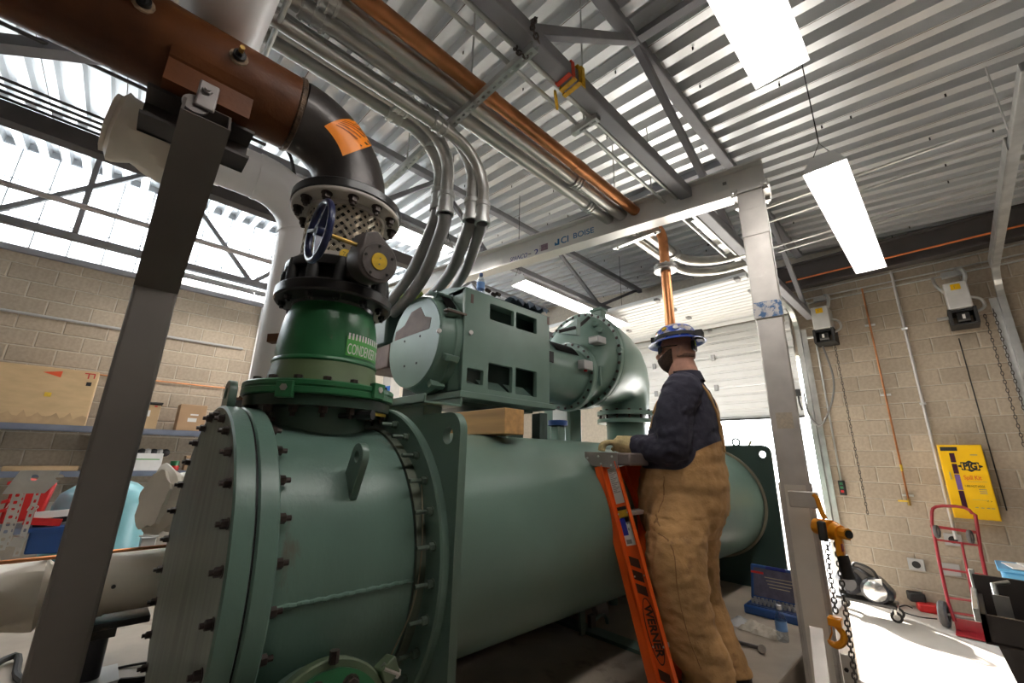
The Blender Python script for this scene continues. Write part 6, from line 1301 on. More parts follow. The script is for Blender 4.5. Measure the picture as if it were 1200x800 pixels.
MB().box((x0t - 0.01, ya - 0.005, zl - 0.05), (x1t, ya + 0.025, zl + 0.03)).bar((x1t, ya, zl), (x1t, ya, zl + 0.16), 0.03, 0.03).build('side_rail', GALV, tc_, bevel=0.004)
for wxx in (x0t + 0.1, x1t - 0.1): wheel(V((wxx, ya - 0.24, 0.05)), (1, 0, 0), 0.05, 0.03, tc_, BLACKM, GREYP, 'caster'); wheel(V((wxx, yb_ + 0.1, 0.05)), (1, 0, 0), 0.05, 0.03, tc_, BLACKM, GREYP, 'caster')
for k in range(4):
    q = V((x0t + 0.22 + 0.07 * k, ya - 0.45 - 0.12 * (k % 2), zl - 0.14)); o = MB().cyl(q, q + V((0.02, -0.12, 0.05)), 0.022, n=12).build('chrome_socket', BRIGHT); tag(o, 'chrome socket lying in the open black tool chest', 'tool', 'sockets in the tool chest')
hk = thing('chest_bracket', 'bent grey metal handle bracket standing in the black tool chest', 'bracket', (x1t - 0.25, ya - 0.12, zl - 0.14)); MB().tube([(x1t - 0.3, ya - 0.10, zl - 0.14), (x1t - 0.15, ya - 0.10, zl + 0.10), (x1t - 0.1, ya - 0.18, zl + 0.12)], 0.015, 8).build('handle_tube', GALV, hk); MB().obox((x1t - 0.32, ya - 0.12, zl - 0.04), V((0.01, 0, 0)), V((0, 0.04, 0)), V((0, 0, 0.10))).build('bracket_plate', GALV, hk)
bl = thing('blue_tool_bag', 'light blue plastic bin with papers behind the black tool chest', 'bin', (6.6, -0.55, 0)); A = onx(1170, 660, 6.6); zt3 = A.z
MB().box((6.35, A.y - 0.75, 0.0), (6.8, A.y, zt3 - 0.02)).build('bin_body', BLUEL, bl, bevel=0.03); MB().box((6.33, A.y - 0.77, zt3 - 0.03), (6.82, A.y + 0.02, zt3)).build('bin_rim', BLUEL, bl, bevel=0.008)
for k in range(3): MB().obox((6.5 + 0.05 * k, A.y - 0.25 - 0.1 * k, zt3 + 0.012 + 0.008 * k), V((0.15, 0.03, 0)), V((-0.04, 0.2, 0)), V((0, 0, 0.004))).build('loose_paper', PAPER, bl, smooth=0)
# ------------------------------------------------------------------ things on the pad beside the gantry leg
PT = lambda px, py, h=0.0: onz(px, py, PADZ + h)
tkx = thing('socket_set_case', 'open blue plastic socket set case on the concrete pad', 'tool case', PT(905, 728))
a, b_ = PT(872, 718), PT(938, 736); u = V((0.02, -1, 0)) * (b_ - a).length; u.z = 0; w = u.length; u.normalize(); v_ = UP.cross(u)      # v_ points away from camera
if v_.y < 0: v_ = -v_
dep = 0.20; cc = a + u * (w / 2); v_ = V((1, 0.02, 0))
MB().obox(cc + v_ * dep / 2 + UP * 0.03, u * (w / 2), v_ * (dep / 2), UP * 0.03).build('case_base', BLUEP, tkx, bevel=0.012)
MB().obox(cc + v_ * dep / 2 + UP * 0.062, u * (w / 2 - 0.02), v_ * (dep / 2 - 0.02), UP * 0.003).build('tray', mat('navy_tray', (0.012, 0.03, 0.10), 0.5), tkx, smooth=0)
ld = (UP * 0.95 + v_ * 0.3).normalized(); ln = u.cross(ld); ln = -ln if ln.dot(v_) > 0 else ln
LC = cc + v_ * (dep + 0.01) + UP * 0.06
clid = MB().obox(LC + ld * 0.125, u * (w / 2), ld * 0.125, ln * 0.02).build('case_lid', BLUEP, tkx, bevel=0.012)
MB().obox(LC + ld * 0.125 + ln * 0.021, u * (w / 2 - 0.025), ld * 0.10, ln * 0.002).build('lid_lining', mat('lid_print', (0.10, 0.09, 0.14), 0.5, 0, 0.25, 20), clid, smooth=0)
MB().obox(LC + ld * 0.235 + ln * 0.024, u * 0.07, ld * 0.012, ln * 0.004).build('lid_handle', INKNAVY, clid, bevel=0.004)
MB().obox(LC + ld * 0.19 - u * (w * 0.36) + ln * 0.0235, u * 0.045, ld * 0.008, ln * 0.001).build('red_logo', RED2, clid, smooth=0)
for i in range(4): MB().obox(LC + ld * (0.165 - 0.022 * i) + u * (0.02) + ln * 0.0235, u * (0.10 - 0.01 * i), ld * 0.003, ln * 0.0008).build('print_line', mat('tan_print', (0.5, 0.42, 0.3), 0.6), clid, smooth=0)
soc = MB().cyl((0, 0, 0), (0, 0, 0.03), 0.0105, n=12).mesh('socket', BRIGHT)
for r in range(2):
    for i in range(11): inst(soc, 'socket', tkx, axes(cc + v_ * (0.07 + 0.06 * r) + u * (-w / 2 + 0.05 + i * (w - 0.1) / 10) + UP * 0.066, u, v_))
wb2 = thing('water_bottle', 'clear water bottle standing on the pad before the blue case', 'bottle', PT(917, 751)); bottle(wb2, PT(918, 751), 1.02)
for i, (px, py, s) in enumerate(((868, 731, 1.0), (882, 736, 1.1), (896, 742, 0.9), (906, 746, 0.7))):
    q = PT(px, py); b = MB(); rnd = random.Random(i); n = 9; vs = []; fs = []
    for k in range(n):
        for j in range(n):
            x, y = (k / (n - 1) - 0.5) * 0.17 * s, (j / (n - 1) - 0.5) * 0.13 * s; e = 1 - max(abs(k / (n - 1) - .5), abs(j / (n - 1) - .5)) * 2
            vs.append(q + V((x, y, 0.004 + max(0, e) * 0.035 * s + rnd.uniform(0, 0.018) * (e > 0.01))))
    for k in range(n - 1):
        for j in range(n - 1): m_ = k * n + j; fs.append((m_, m_ + n, m_ + n + 1, m_ + 1))
    o = b.add(vs, fs).build('crumpled_wipe', [mat('clear_bag', (0.55, 0.55, 0.56), 0.25), mat('stained_wipe', (0.45, 0.40, 0.33), 0.9, 0, 0.2, 20)][min(i, 1)], smooth=50); tag(o, ('crumpled clear plastic bag lying on the pad', 'stained crumpled shop wipe nearest the plastic bag', 'stained crumpled shop wipe against the blue case', 'small crumpled wipe beside the water bottle')[i], 'wipe' if i else 'bag')
wr_ = thing('ratchet_wrench', 'steel ratchet wrench lying on the pad by the worker', 'wrench', PT(882, 757)); MB().cyl(PT(864, 752, 0.016), PT(890, 759, 0.016), 0.011, n=10).build('wrench_handle', mat('dark_chrome', (0.2, 0.19, 0.2), 0.3, 0.9), wr_); MB().cyl(PT(893, 760, 0.0), PT(893, 760, 0.034), 0.022, n=16).build('wrench_head', BRIGHT, wr_)
# lever hoist hanging on the gantry leg bracket
hy = 0.63; hx0 = 2.98
def Q(px, py, dx=0.0): return onx(px, py, hx0 + dx)
lh = thing('lever_hoist', 'orange yellow lever hoist with black grip hanging on chains', 'hoist', Q(975, 625))
HY = HOISTY
MB().tube(spline([Q(953, 579), Q(957, 583), Q(960, 592), Q(964, 602), Q(967, 608)], 5), 0.013, 10).build('top_hook', HY, lh)
MB().cyl(Q(957, 616, 0.03), Q(968, 619, 0.0), 0.042, 0.047, n=26).build('gear_case', HY, lh); MB().cyl(Q(970, 620, 0.0), Q(976, 621, -0.02), 0.05, 0.05, n=26).build('load_wheel_cover', HY, lh)
MB().cyl(Q(978, 621, -0.02), Q(985, 624, -0.04), 0.044, 0.038, n=20).build('brake_cover', HY, lh)
MB().cyl(Q(986, 624, -0.04), Q(994, 626, -0.06), 0.030, n=9).cyl(Q(994, 626, -0.06), Q(995, 626, -0.065), 0.018, n=16).build('hand_knob', HY, lh)
MB().cyl(Q(994.2, 626, -0.062), Q(995.6, 626.2, -0.067), 0.02, n=16).build('knob_recess', INKBLK, lh)
MB().bar(Q(981, 618, -0.03), Q(986, 652, -0.03), 0.05, 0.035).build('lever_arm', HY, lh, bevel=0.008); MB().bar(Q(986.5, 637, -0.055), Q(988, 646, -0.055), 0.036, 0.006).build('red_label', mat('dark_red_label', (0.25, 0.02, 0.03), 0.5), lh)
MB().cyl(Q(987, 650, -0.03), Q(995, 678, -0.03), 0.026, 0.03, n=16).build('grip', BLACK, lh); MB().obox(Q(964, 622, -0.05), V((0.02, 0, 0)), V((0, 0.02, 0)), V((0, 0, 0.05))).build('black_frame', BLACKM, lh, bevel=0.01)
chain_links('chain_link', [Q(969, 628), Q(972, 665), Q(977, 700), Q(980, 722)], CHAIN, lh, r=0.004, L=0.030, w=0.0105)
chain_links('chain_link', [Q(979, 630), Q(985, 672), Q(991, 715), Q(997, 760), Q(1003, 803)], CHAIN, lh, r=0.004, L=0.030, w=0.0105)
MB().cyl(Q(978, 722), Q(979, 733), 0.026, n=14).obox(Q(979, 728), V((0.03, 0, 0)), V((0, 0.03, 0)), V((0, 0, 0.02))).build('hook_block', HY, lh, bevel=0.005)
MB().tube(spline([Q(979, 732), Q(984, 737), Q(989, 744), Q(988, 752), Q(981, 756), Q(974, 753), Q(971, 749)], 6), [0.013 + 0.004 * math.sin(PI * i / 36) - (0.006 * max(0, i - 28) / 8) for i in range(37)], 10).build('bottom_hook', HY, lh); MB().tube([Q(974, 734), Q(975, 741), Q(972, 749)], 0.004, 6).build('safety_latch', HY, lh)
# bracket plate on the gantry leg for the hoist, base plate
q = Q(953, 586); MB().obox(q + V((0.0, 0.045, 0)), V((0.006, 0, 0)), V((0, 0.075, 0)), V((0, 0, 0.045))).build('hoist_bracket', ALU_WORN, ga, bevel=0.006)
q = onx(982, 792, 3.45); MB().obox(q, V((0.006, 0, 0)), V((0, 0.10, 0)), V((0, 0, 0.13))).build('gusset_plate', mat('pale_aluminium', (0, 0, 0)), ga, bevel=0.006)
for dz in (0.05, -0.03): MB().cyl(q + V((-0.006, -0.05, dz)), q + V((-0.014, -0.05, dz)), 0.012, n=6).build('gusset_bolt', BOLT, ga)
# piping and stand seen under the condenser
up_ = thing('under_pipework', 'small green and blue valves and tubing on the pad under the condenser', 'pipework', (2.9, 1.9, PADZ))
PX = lambda px, py, y=1.9: ony(px, py, y)
MB().cyl(PX(718, 690, 2.1), PX(720, 770, 2.1), 0.035, n=18).build('green_riser', GREEN, up_); MB().bar(PX(681, 705, 1.9), PX(686, 802, 1.9), 0.05, 0.02).build('flat_stanchion', GREEN, up_); MB().bar(PX(693, 720, 1.9), PX(696, 800, 1.9), 0.05, 0.03).build('grey_stanchion', GREYCI, up_)
MB().lathe([(0, 0.02), (0.01, 0.065), (0.09, 0.075), (0.10, 0.03)], PX(694, 712, 2.0), (1, -0.6, 0.3), 24).build('grey_cup', GREYP, up_)
MB().tube(spline([PX(697, 726), PX(706, 720), PX(711, 726), PX(712, 745), PX(713, 765), PX(717, 780)], 6), 0.011, 8).build('bent_tube', GREEN, up_)
MB().tube(spline([PX(714, 762), PX(725, 757), PX(733, 756), PX(738, 770), PX(745, 785)], 6), 0.012, 8).build('bent_tube', GREEN, up_)
MB().cyl(PX(706, 765), PX(703, 790), 0.035, n=16).sphere(PX(705, 775), 0.05, 12, 8).build('blue_valve', BLUEL, up_); MB().tube([p for p in arc(PX(727, 800, 1.7), (1, 0, 0), (0, 0, 1), 0.12, 0, PI, 12)], 0.03, 10).build('black_coil', BLACK, up_)
MB().lathe([(0, 0.0), (0, 0.12), (0.02, 0.13), (0.04, 0.12)], PX(752, 790, 1.55), (-0.6, -1, 0.1), 28).build('grey_disc', GREYP, up_)
# ------------------------------------------------------------------ stepladder leaning closed against the condenser
ld_ = thing('step_ladder', 'orange fibreglass stepladder lettered WERNER leaning closed on the condenser', 'ladder', (2.1, 1.0, PADZ))
LX, LW = 2.05, 0.24
dR = V((0, -0.275, -1)).normalized(); aR = V((0, -1, 0.275)).normalized()       # down the rail, across it (away from the vessel)
R0 = V((LX, 1.355, CAMH - 0.025)); LL = (R0.z - PADZ - 0.012) / (-dR.z)
def RL(t, v, x=0.0): return R0 + dR * t + aR * v + V((x, 0, 0))
for s, xx in ((-1, 0.0), (1, LW)):
    m = LADR; x_in = xx + s * 0.0
    MB().obox(RL(LL / 2, 0.014, xx), dR * (LL / 2), aR * 0.047, V((0.0025, 0, 0))).build('front_rail', m, ld_, smooth=0)
    for e in (-0.031, 0.059): MB().obox(RL(LL / 2, e, xx + s * 0.013), dR * (LL / 2), aR * 0.003, V((0.014, 0, 0))).build('rail_flange', m, ld_, smooth=0)
    MB().obox(RL(LL / 2 - 0.02, -0.061, xx + s * 0.006), dR * (LL / 2 - 0.02), aR * 0.020, V((0.014, 0, 0))).build('rear_rail', m, ld_, smooth=0)
    MB().obox(RL(LL - 0.02, 0.012, xx), dR * 0.03, aR * 0.045, V((0.018, 0, 0))).build('rubber_shoe', BLACKM, ld_, bevel=0.004)
CAPM = mat('brown_grey_cap', (0.21, 0.165, 0.15), 0.5, 0.3, 0.08, 12)
cz = CAMH - 0.032
MB().box((LX - 0.02, 1.205, cz), (LX + LW + 0.02, 1.47, cz + 0.066)).build('top_cap', CAPM, ld_, bevel=0.01)
MB().prism([(LX - 0.026, y, z) for y, z in ((1.493, cz + 0.07), (1.493, cz + 0.041), (1.444, cz - 0.006), (1.28, cz - 0.015), (1.28, cz + 0.066))], (0.005, 0, 0)).build('cap_bracket', mat('cap_bracket', (0.30, 0.25, 0.235), 0.4, 0.5), ld_, smooth=0)
for y, z in ((1.474, 0.036), (1.40, 0.046), (1.384, 0.006), (1.312, 0.046), (1.318, 0.0)): MB().cyl((LX - 0.026, y, cz + z), (LX - 0.030, y, cz + z), 0.006, n=10).build('rivet', BRIGHT, ld_)
for k in range(4):
    t = 0.26 + 0.29 * k
    if t < LL: MB().obox(RL(t, -0.004, LW / 2), V((LW / 2, 0, 0)), V((0, 0.034, 0)), V((0, 0, 0.010))).build('tread', ALU_WORN, ld_, bevel=0.003); 
    for s, xx in ((-1, 0.0), (1, LW)):
        for v in (-0.015, 0.04): MB().cyl(RL(t, v, xx - 0.003), RL(t, v, xx - 0.006), 0.0045, n=8).build('rivet', BRIGHT, ld_)
def rail_tv(px, py): p = onx(px, py, LX - 0.003) - R0; return p.dot(dR), p.dot(aR)
def rail_patch(pts, m, nm, d=0.0): 
    P = [RL(*rail_tv(*q), -0.0032 - d) for q in pts]; return MB().prism(P, (-0.0008, 0, 0)).build(nm, m, ld_, smooth=0)
def rail_rect(t0, t1, v0, v1, m, nm, d=0.0):
    v0, v1 = v0 * 1.17, v1 * 1.17; return MB().obox(RL((t0 + t1) / 2, (v0 + v1) / 2, -0.0032 - d), dR * ((t1 - t0) / 2), aR * ((v1 - v0) / 2), V((0.0004, 0, 0))).build(nm, m, ld_, smooth=0)
T_ = lambda py: rail_tv(716 + (py - 560) * 0.29, py)[0]
rail_rect(T_(540), T_(547), -0.015, 0.030, INKBLK, 'dark_decal'); rail_rect(T_(549), T_(590), -0.012, 0.034, PAPER, 'white_label')
for k in range(16): rail_rect(T_(551) + k * 0.0078, T_(551) + k * 0.0078 + 0.003, -0.008, 0.028 - 0.008 * (k % 3), INKGREY, 'label_line', 0.0008)
rail_rect(T_(594), T_(598), -0.014, 0.034, INKBLK, 'label_header'); rail_rect(T_(598), T_(612), -0.014, 0.034, YTAG, 'yellow_label'); rail_rect(T_(607), T_(627), -0.014, 0.012, mat('royal_blue_print', (0.02, 0.04, 0.42), 0.5), 'blue_label', 0.0004); rail_rect(T_(606), T_(639), -0.014, 0.034, PAPER, 'lower_label')
rail_rect(T_(612), T_(615), 0.016, 0.022, INKGREY, 'label_line', 0.0008); rail_rect(T_(619), T_(622), 0.016, 0.022, INKGREY, 'label_line', 0.0008); rail_rect(T_(632), T_(637), -0.008, 0.018, INKGREY, 'bar_code', 0.0008)
DKBR = mat('dark_brown_print', (0.055, 0.022, 0.012), 0.6)
def chev(py): t = T_(py); P = [RL(t - 0.014, -0.021, -0.0034), RL(t + 0.007, 0.031, -0.0034), RL(t + 0.049, 0.031, -0.0034), RL(t + 0.028, -0.021, -0.0034)]; MB().prism(P, (-0.0008, 0, 0)).build('rail_chevron', DKBR, ld_, smooth=0)
for py in (654, 670, 686, 788): chev(py)
tO = (T_(700) + T_(780)) / 2; hO = (T_(780) - T_(700)) / 2
Mo = axes(RL(tO, 0.008, -0.0036), dR, -aR if dR.cross(aR).x > 0 else aR)
plate('logo_ring', [[(hO * math.cos(a), 0.036 * math.sin(a)) for a in [2 * PI * i / 48 for i in range(48)]], [(hO * 0.96 * math.cos(a), 0.031 * math.sin(a)) for a in [2 * PI * i / 48 for i in range(48)]]], 0.0008, Mo, DKBR, ld_)
text('lettering', 'WERNER', 0.056, RL(tO - hO * 0.78, -0.008, -0.0036), dR, aR * (-1) if dR.cross(-aR).x < 0 else aR, DKBR, ld_, width=hO * 1.56, bold=0.0015)

# ------------------------------------------------------------------ the worker
from mathutils import noise as MN
PV = V((0.918, 0.397, 0)).normalized(); PF = V((2.47, 1.07, 0))
FWD = V((-0.26, 0.97, 0)).normalized(); LAT = V((FWD.y, -FWD.x, 0))      # LAT = the worker's right
def PPt(px, py, off=0.0):
    d = ray(px, py); o = V((0, 0, CAMH)); t = (PF + PV * off - V((0, 0, 0))).dot(PV) / d.dot(PV); return o + d * t
def ellring(c, a, b, n=22, fwd=FWD, lat=LAT, p=2.3):
    out = []
    for i in range(n):
        th = 2 * PI * i / n; cx, sx = math.cos(th), math.sin(th)
        out.append(c + fwd * (a * math.copysign(abs(cx) ** (2 / p), cx)) + lat * (b * math.copysign(abs(sx) ** (2 / p), sx)))
    return out
def loft(mb, rings):
    n = len(rings[0]); vs = [p for r in rings for p in r]
    fs = [(k * n + i, k * n + (i + 1) % n, (k + 1) * n + (i + 1) % n, (k + 1) * n + i) for k in range(len(rings) - 1) for i in range(n)]
    fs += [tuple(range(n - 1, -1, -1)), tuple(range((len(rings) - 1) * n, len(rings) * n))]; mb.add(vs, fs)
def limb(mb, pts, radii, n=18, k=6):
    P = spline(pts, k); R = []
    for i in range(len(radii) - 1):
        for j in range(k): R.append(radii[i] + (radii[i + 1] - radii[i]) * j / k)
    R.append(radii[-1]); mb.tube(P, R, n)
bd = MB()
Zr = lambda z: CAMH + z
ctr = lambda px, py, off=0.0: PPt(px, py, off)
tors = [(799, 628, 0.170, 0.20), (799, 610, 0.222, 0.235), (800, 590, 0.240, 0.245), (800, 568, 0.240, 0.248), (800, 545, 0.228, 0.242), (801, 525, 0.212, 0.240), (802, 505, 0.196, 0.242), (803, 488, 0.178, 0.240), (804, 474, 0.158, 0.230), (805, 463, 0.132, 0.195), (805, 453, 0.100, 0.135), (803, 445, 0.078, 0.082)]
loft(bd, [ellring(ctr(px, py), a, b) for px, py, a, b in tors])
# neck and head
limb(bd, [ctr(805, 452), ctr(801, 438), ctr(797, 425)], [0.098, 0.086, 0.080])
HC = ctr(794, 413)
HF = V((-0.44, 0.90, -0.02)).normalized(); HL = V((HF.y, -HF.x, 0)).normalized()
hd = []
for k in range(13):
    u_ = -1 + 2 * k / 12; z = u_ * 0.132; sc = math.sqrt(max(0.0, 1 - (abs(u_) ** 2.4))); sc = 1.06 * max(sc, 0.12)
    jaw = 1.0 if u_ > -0.2 else 1 + (u_ + 0.2) * 0.28
    hd.append(ellring(HC + V((0, 0, z)) + HF * (0.012 if u_ < -0.3 else 0.0), 0.098 * sc * jaw, 0.077 * sc * (1 if u_ > -0.2 else 1 + (u_ + 0.2) * 0.25), 20, HF, HL, 2.1))
loft(bd, hd)
limb(bd, [HC + HF * 0.085 + V((0, 0, 0.018)), HC + HF * 0.108 + V((0, 0, -0.008)), HC + HF * 0.118 + V((0, 0, -0.026)), HC + HF * 0.085 + V((0, 0, -0.034))], [0.010, 0.013, 0.016, 0.014], 10, 3)      # nose
limb(bd, [HC + HF * 0.085 - HL * 0.02 + V((0, 0, -0.062)), HC + HF * 0.096 + V((0, 0, -0.060)), HC + HF * 0.085 + HL * 0.02 + V((0, 0, -0.062))], [0.010, 0.012, 0.010], 8, 3)   # lips
for s in (-1, 1):
    e = HC + HL * s * 0.076 - HF * 0.008 + V((0, 0, -0.004)); limb(bd, [e + V((0, 0, -0.030)) + HF * 0.006, e + HL * s * 0.012 - HF * 0.006, e + HL * s * 0.014 - HF * 0.008 + V((0, 0, 0.022)), e + HF * 0.006 + V((0, 0, 0.034))], [0.008, 0.012, 0.013, 0.008], 8, 3)
# legs (feet set back, the body leaning on the vessel)
fL, fR = onz(824, 806, PADZ), onz(862, 803, PADZ)
fL, fR = ctr(831, 815, -0.19), ctr(856, 801, 0.07); fL.z = fR.z = PADZ
limb(bd, [ctr(797, 598, -0.12), ctr(791, 645, -0.23), ctr(796, 690, -0.25), ctr(808, 742, -0.23), fL + V((0, 0, 0.16)), fL + V((0, 0, 0.06))], [0.165, 0.146, 0.136, 0.128, 0.120, 0.118], 20)
limb(bd, [ctr(808, 598) + LAT * 0.115, ctr(809, 645, 0.13), ctr(815, 690, 0.12), ctr(833, 742, 0.10), ctr(851, 785, 0.08), ctr(855, 797, 0.07)], [0.165, 0.152, 0.130, 0.122, 0.118, 0.116], 20)
# arms
shL = ctr(807, 463) - LAT * 0.195; elL = onx(788, 524, 2.23); wrL = onx(742, 523, 2.22)
limb(bd, [ctr(806, 462) - LAT * 0.10, shL, (shL + elL) / 2 + V((-0.02, 0.01, 0.02)), elL, (elL + wrL) / 2 + V((0, 0, -0.004)), wrL], [0.09, 0.105, 0.102, 0.094, 0.080, 0.060], 18)
shR = ctr(806, 463) + LAT * 0.195; elR = shR + V((0.06, 0.06, -0.28)); wrR = V((2.72, 1.42, Zr(0.06)))
limb(bd, [ctr(806, 462) + LAT * 0.10, shR, (shR + elR) / 2, elR, (elR + wrR) / 2, wrR], [0.085, 0.092, 0.082, 0.07, 0.06, 0.05], 18)
# one continuous surface
def remesh(mb, name, vox, smooth=6):
    me = mb.mesh(name, BLACKM, 0); o = bpy.data.objects.new(name, me); COL.objects.link(o)
    r = o.modifiers.new('r', 'REMESH'); r.mode = 'VOXEL'; r.voxel_size = vox
    s = o.modifiers.new('s', 'SMOOTH'); s.factor = 0.5; s.iterations = smooth
    m2 = bpy.data.meshes.new_from_object(o.evaluated_get(bpy.context.evaluated_depsgraph_get())); bpy.data.objects.remove(o); m2.name = name
    m2.polygons.foreach_set('use_smooth', [True] * len(m2.polygons)); return m2
body = remesh(bd, 'person', 0.0075, 8)
SKIN = mat('skin', (0.62, 0.33, 0.24), 0.5, 0, 0.10, 30); SHIRT = mat('navy_work_shirt', (0.036, 0.034, 0.055), 0.85, 0, 0.18, 9, 0.25, 60); DUCK = mat('tan_duck_canvas', (0.46, 0.26, 0.105), 0.85, 0, 0.20, 7, 0.3, 70, spot=(0.30, 0.16, 0.07), spot_amt=0.25, spot_scale=5)
CLOTH = mat('work_clothes', (0.46, 0.26, 0.105), 0.85, 0, 0.20, 7, 0.3, 70, spot=(0.30, 0.16, 0.07), spot_amt=0.25, spot_scale=5)
_nt = CLOTH.node_tree; _pb = _nt.nodes['Principled BSDF']; _src = _pb.inputs['Base Color'].links[0].from_socket
_at = _nt.nodes.new('ShaderNodeAttribute'); _at.attribute_name = 'overall_cut'; _mr = _nt.nodes.new('ShaderNodeMapRange'); _mr.inputs['From Min'].default_value = -0.002; _mr.inputs['From Max'].default_value = 0.002
_mx = _nt.nodes.new('ShaderNodeMix'); _mx.data_type = 'RGBA'; _mx.inputs['A'].default_value = (0.036, 0.034, 0.055, 1)
_nt.links.new(_at.outputs['Fac'], _mr.inputs['Value']); _nt.links.new(_mr.outputs[0], _mx.inputs['Factor']); _nt.links.new(_src, _mx.inputs['B']); _nt.links.new(_mx.outputs['Result'], _pb.inputs['Base Color'])
body.materials.clear()
for m in (CLOTH, SKIN): body.materials.append(m)
def seg_d(p, a, b): ab = b - a; t = max(0, min(1, (p - a).dot(ab) / ab.length_squared)); return (p - a - ab * t).length
# cloth folds
nrm = [v.normal.copy() for v in body.vertices]
for v, n_ in zip(body.vertices, nrm):
    p = v.co; zr = p.z - CAMH
    armd = min(seg_d(p, shL, elL), seg_d(p, elL, wrL), seg_d(p, shR, elR), seg_d(p, elR, wrR))
    if p.z > HC.z - 0.14 and (p - HC).length < 0.2: continue
    if armd < 0.11: f = 0.006 * MN.noise(V((p.x * 16, p.y * 16, p.z * 30))) + 0.005 * MN.noise(p * 34)
    elif zr < -0.28: f = 0.010 * MN.noise(V((p.x * 9, p.y * 9, p.z * 17 + 3))) + 0.006 * MN.noise(V((p.x * 22 + 5, p.y * 22, p.z * 36)))
    else: f = 0.007 * MN.noise(V((p.x * 10 + 7, p.y * 10, p.z * 18)))+ 0.004 * MN.noise(p * 30)
    v.co = p + n_ * f
cut = body.attributes.new('overall_cut', 'FLOAT', 'POINT')
for k, v in enumerate(body.vertices):
    p = v.co; zr = p.z - CAMH; q = p - ctr(800, 540); fw = q.dot(FWD); la = q.dot(LAT)
    armd = min(seg_d(p, shL, elL), seg_d(p, elL, wrL), seg_d(p, shR, elR), seg_d(p, elR, wrR))
    line = 0.12 - 0.13 * max(0, min(1, (fw + 0.24) / 0.24)) if fw < 0.06 else -0.01
    if fw > 0.04: line = max(line, -0.01 + 0.31 * max(0, min(1, (0.17 - abs(la)) / 0.03)) * min(1, (fw - 0.04) / 0.05))
    d_ = line - zr
    if abs(la) > 0.12 and zr > -0.10: d_ = min(d_, (armd - 0.118))
    cut.data[k].value = d_
for pl in body.polygons:
    p = pl.center; q = p - ctr(800, 540); fw = q.dot(FWD)
    pl.material_index = 1 if p.z > ctr(800, 441).z + (0.02 if fw < 0 else 0.0) else 0
pe = bpy.data.objects.new('person', body); COL.objects.link(pe)
tag(pe, 'worker in blue hard hat, navy shirt and tan bib overalls leaning on the condenser', 'person')
def pchild(mb, name, m, sm=60, **k): return mb.build(name, m, pe, smooth=sm, **k)
# overall straps
def onback(px, py): return PPt(px, py, 0)
for s in (-1, 1):
    P = []
    for i in range(9):
        t = i / 8; c0_ = ctr(803, 446); 
        # from chest over the shoulder down to mid back
        ang = math.radians(205 - 230 * t); rr_f, zc_ = 0.15, Zr(0.30)
        fwd_ = 0.168 * math.cos(math.radians(35 + 0)) if False else 0
        P.append(V((0, 0, 0)))
    pts = [(ctr(803, 480) + FWD * 0.20 + LAT * s * 0.105), (ctr(805, 466) + FWD * 0.118 + LAT * s * 0.105), (ctr(806, 455) + FWD * 0.03 + LAT * s * 0.105 + V((0, 0, 0.035))), (ctr(806, 458) - FWD * 0.06 + LAT * s * 0.10 + V((0, 0, 0.03))), (ctr(806, 470) - FWD * 0.135 + LAT * s * 0.085), (ctr(804, 490) - FWD * 0.168 + LAT * s * 0.06), (ctr(802, 515) - FWD * 0.192 + LAT * s * 0.035), (ctr(801, 528) - FWD * 0.205 + LAT * s * 0.03)]
    S = spline(pts, 5); b = MB(); vs = []
    for i, p in enumerate(S):
        t = (S[min(i + 1, len(S) - 1)] - S[max(i - 1, 0)]).normalized(); c_ = ctr(804, 490); out = (p - V((c_.x, c_.y, c_.z))).normalized(); w_ = t.cross(out).normalized()
        vs += [p - w_ * 0.016 + out * 0.008, p + w_ * 0.016 + out * 0.008]
    b.add(vs, [(2 * i, 2 * i + 1, 2 * i + 3, 2 * i + 2) for i in range(len(S) - 1)]); o = pchild(b, 'overall_strap', DUCK); sw = o.modifiers.new('w', 'SHRINKWRAP'); sw.target = pe; sw.wrap_method = 'NEAREST_SURFACEPOINT'; sw.wrap_mode = 'ABOVE_SURFACE'; sw.offset = 0.005; sm = o.modifiers.new('s', 'SOLIDIFY'); sm.thickness = 0.008; sm.offset = 0
# side seam and pocket on the overalls
b = MB(); b.tube(spline([ctr(787, 556) - LAT * 0.25, ctr(788, 580) - LAT * 0.26, ctr(787, 610) - LAT * 0.27, ctr(789, 645, -0.38), ctr(794, 690, -0.40), ctr(806, 742, -0.37), ctr(822, 785, -0.33)], 6), 0.003, 6)
o = pchild(b, 'side_seam', mat('seam_thread', (0.28, 0.15, 0.06), 0.9)); sw = o.modifiers.new('w', 'SHRINKWRAP'); sw.target = pe; sw.wrap_mode = 'ABOVE_SURFACE'; sw.offset = 0.002
# collar
b = MB(); rings = []
for k, (dz, a, bb_) in enumerate(((-0.022, 0.100, 0.108), (0.012, 0.088, 0.094), (0.034, 0.080, 0.085), (0.028, 0.074, 0.079))): rings.append(ellring(ctr(804, 443) + V((0, 0, dz)) - FWD * 0.004, a, bb_, 24))
n = 24; b.add([p for r in rings for p in r], [(k * n + i, k * n + (i + 1) % n, (k + 1) * n + (i + 1) % n, (k + 1) * n + i) for k in range(3) for i in range(n)]); pchild(b, 'shirt_collar', SHIRT)
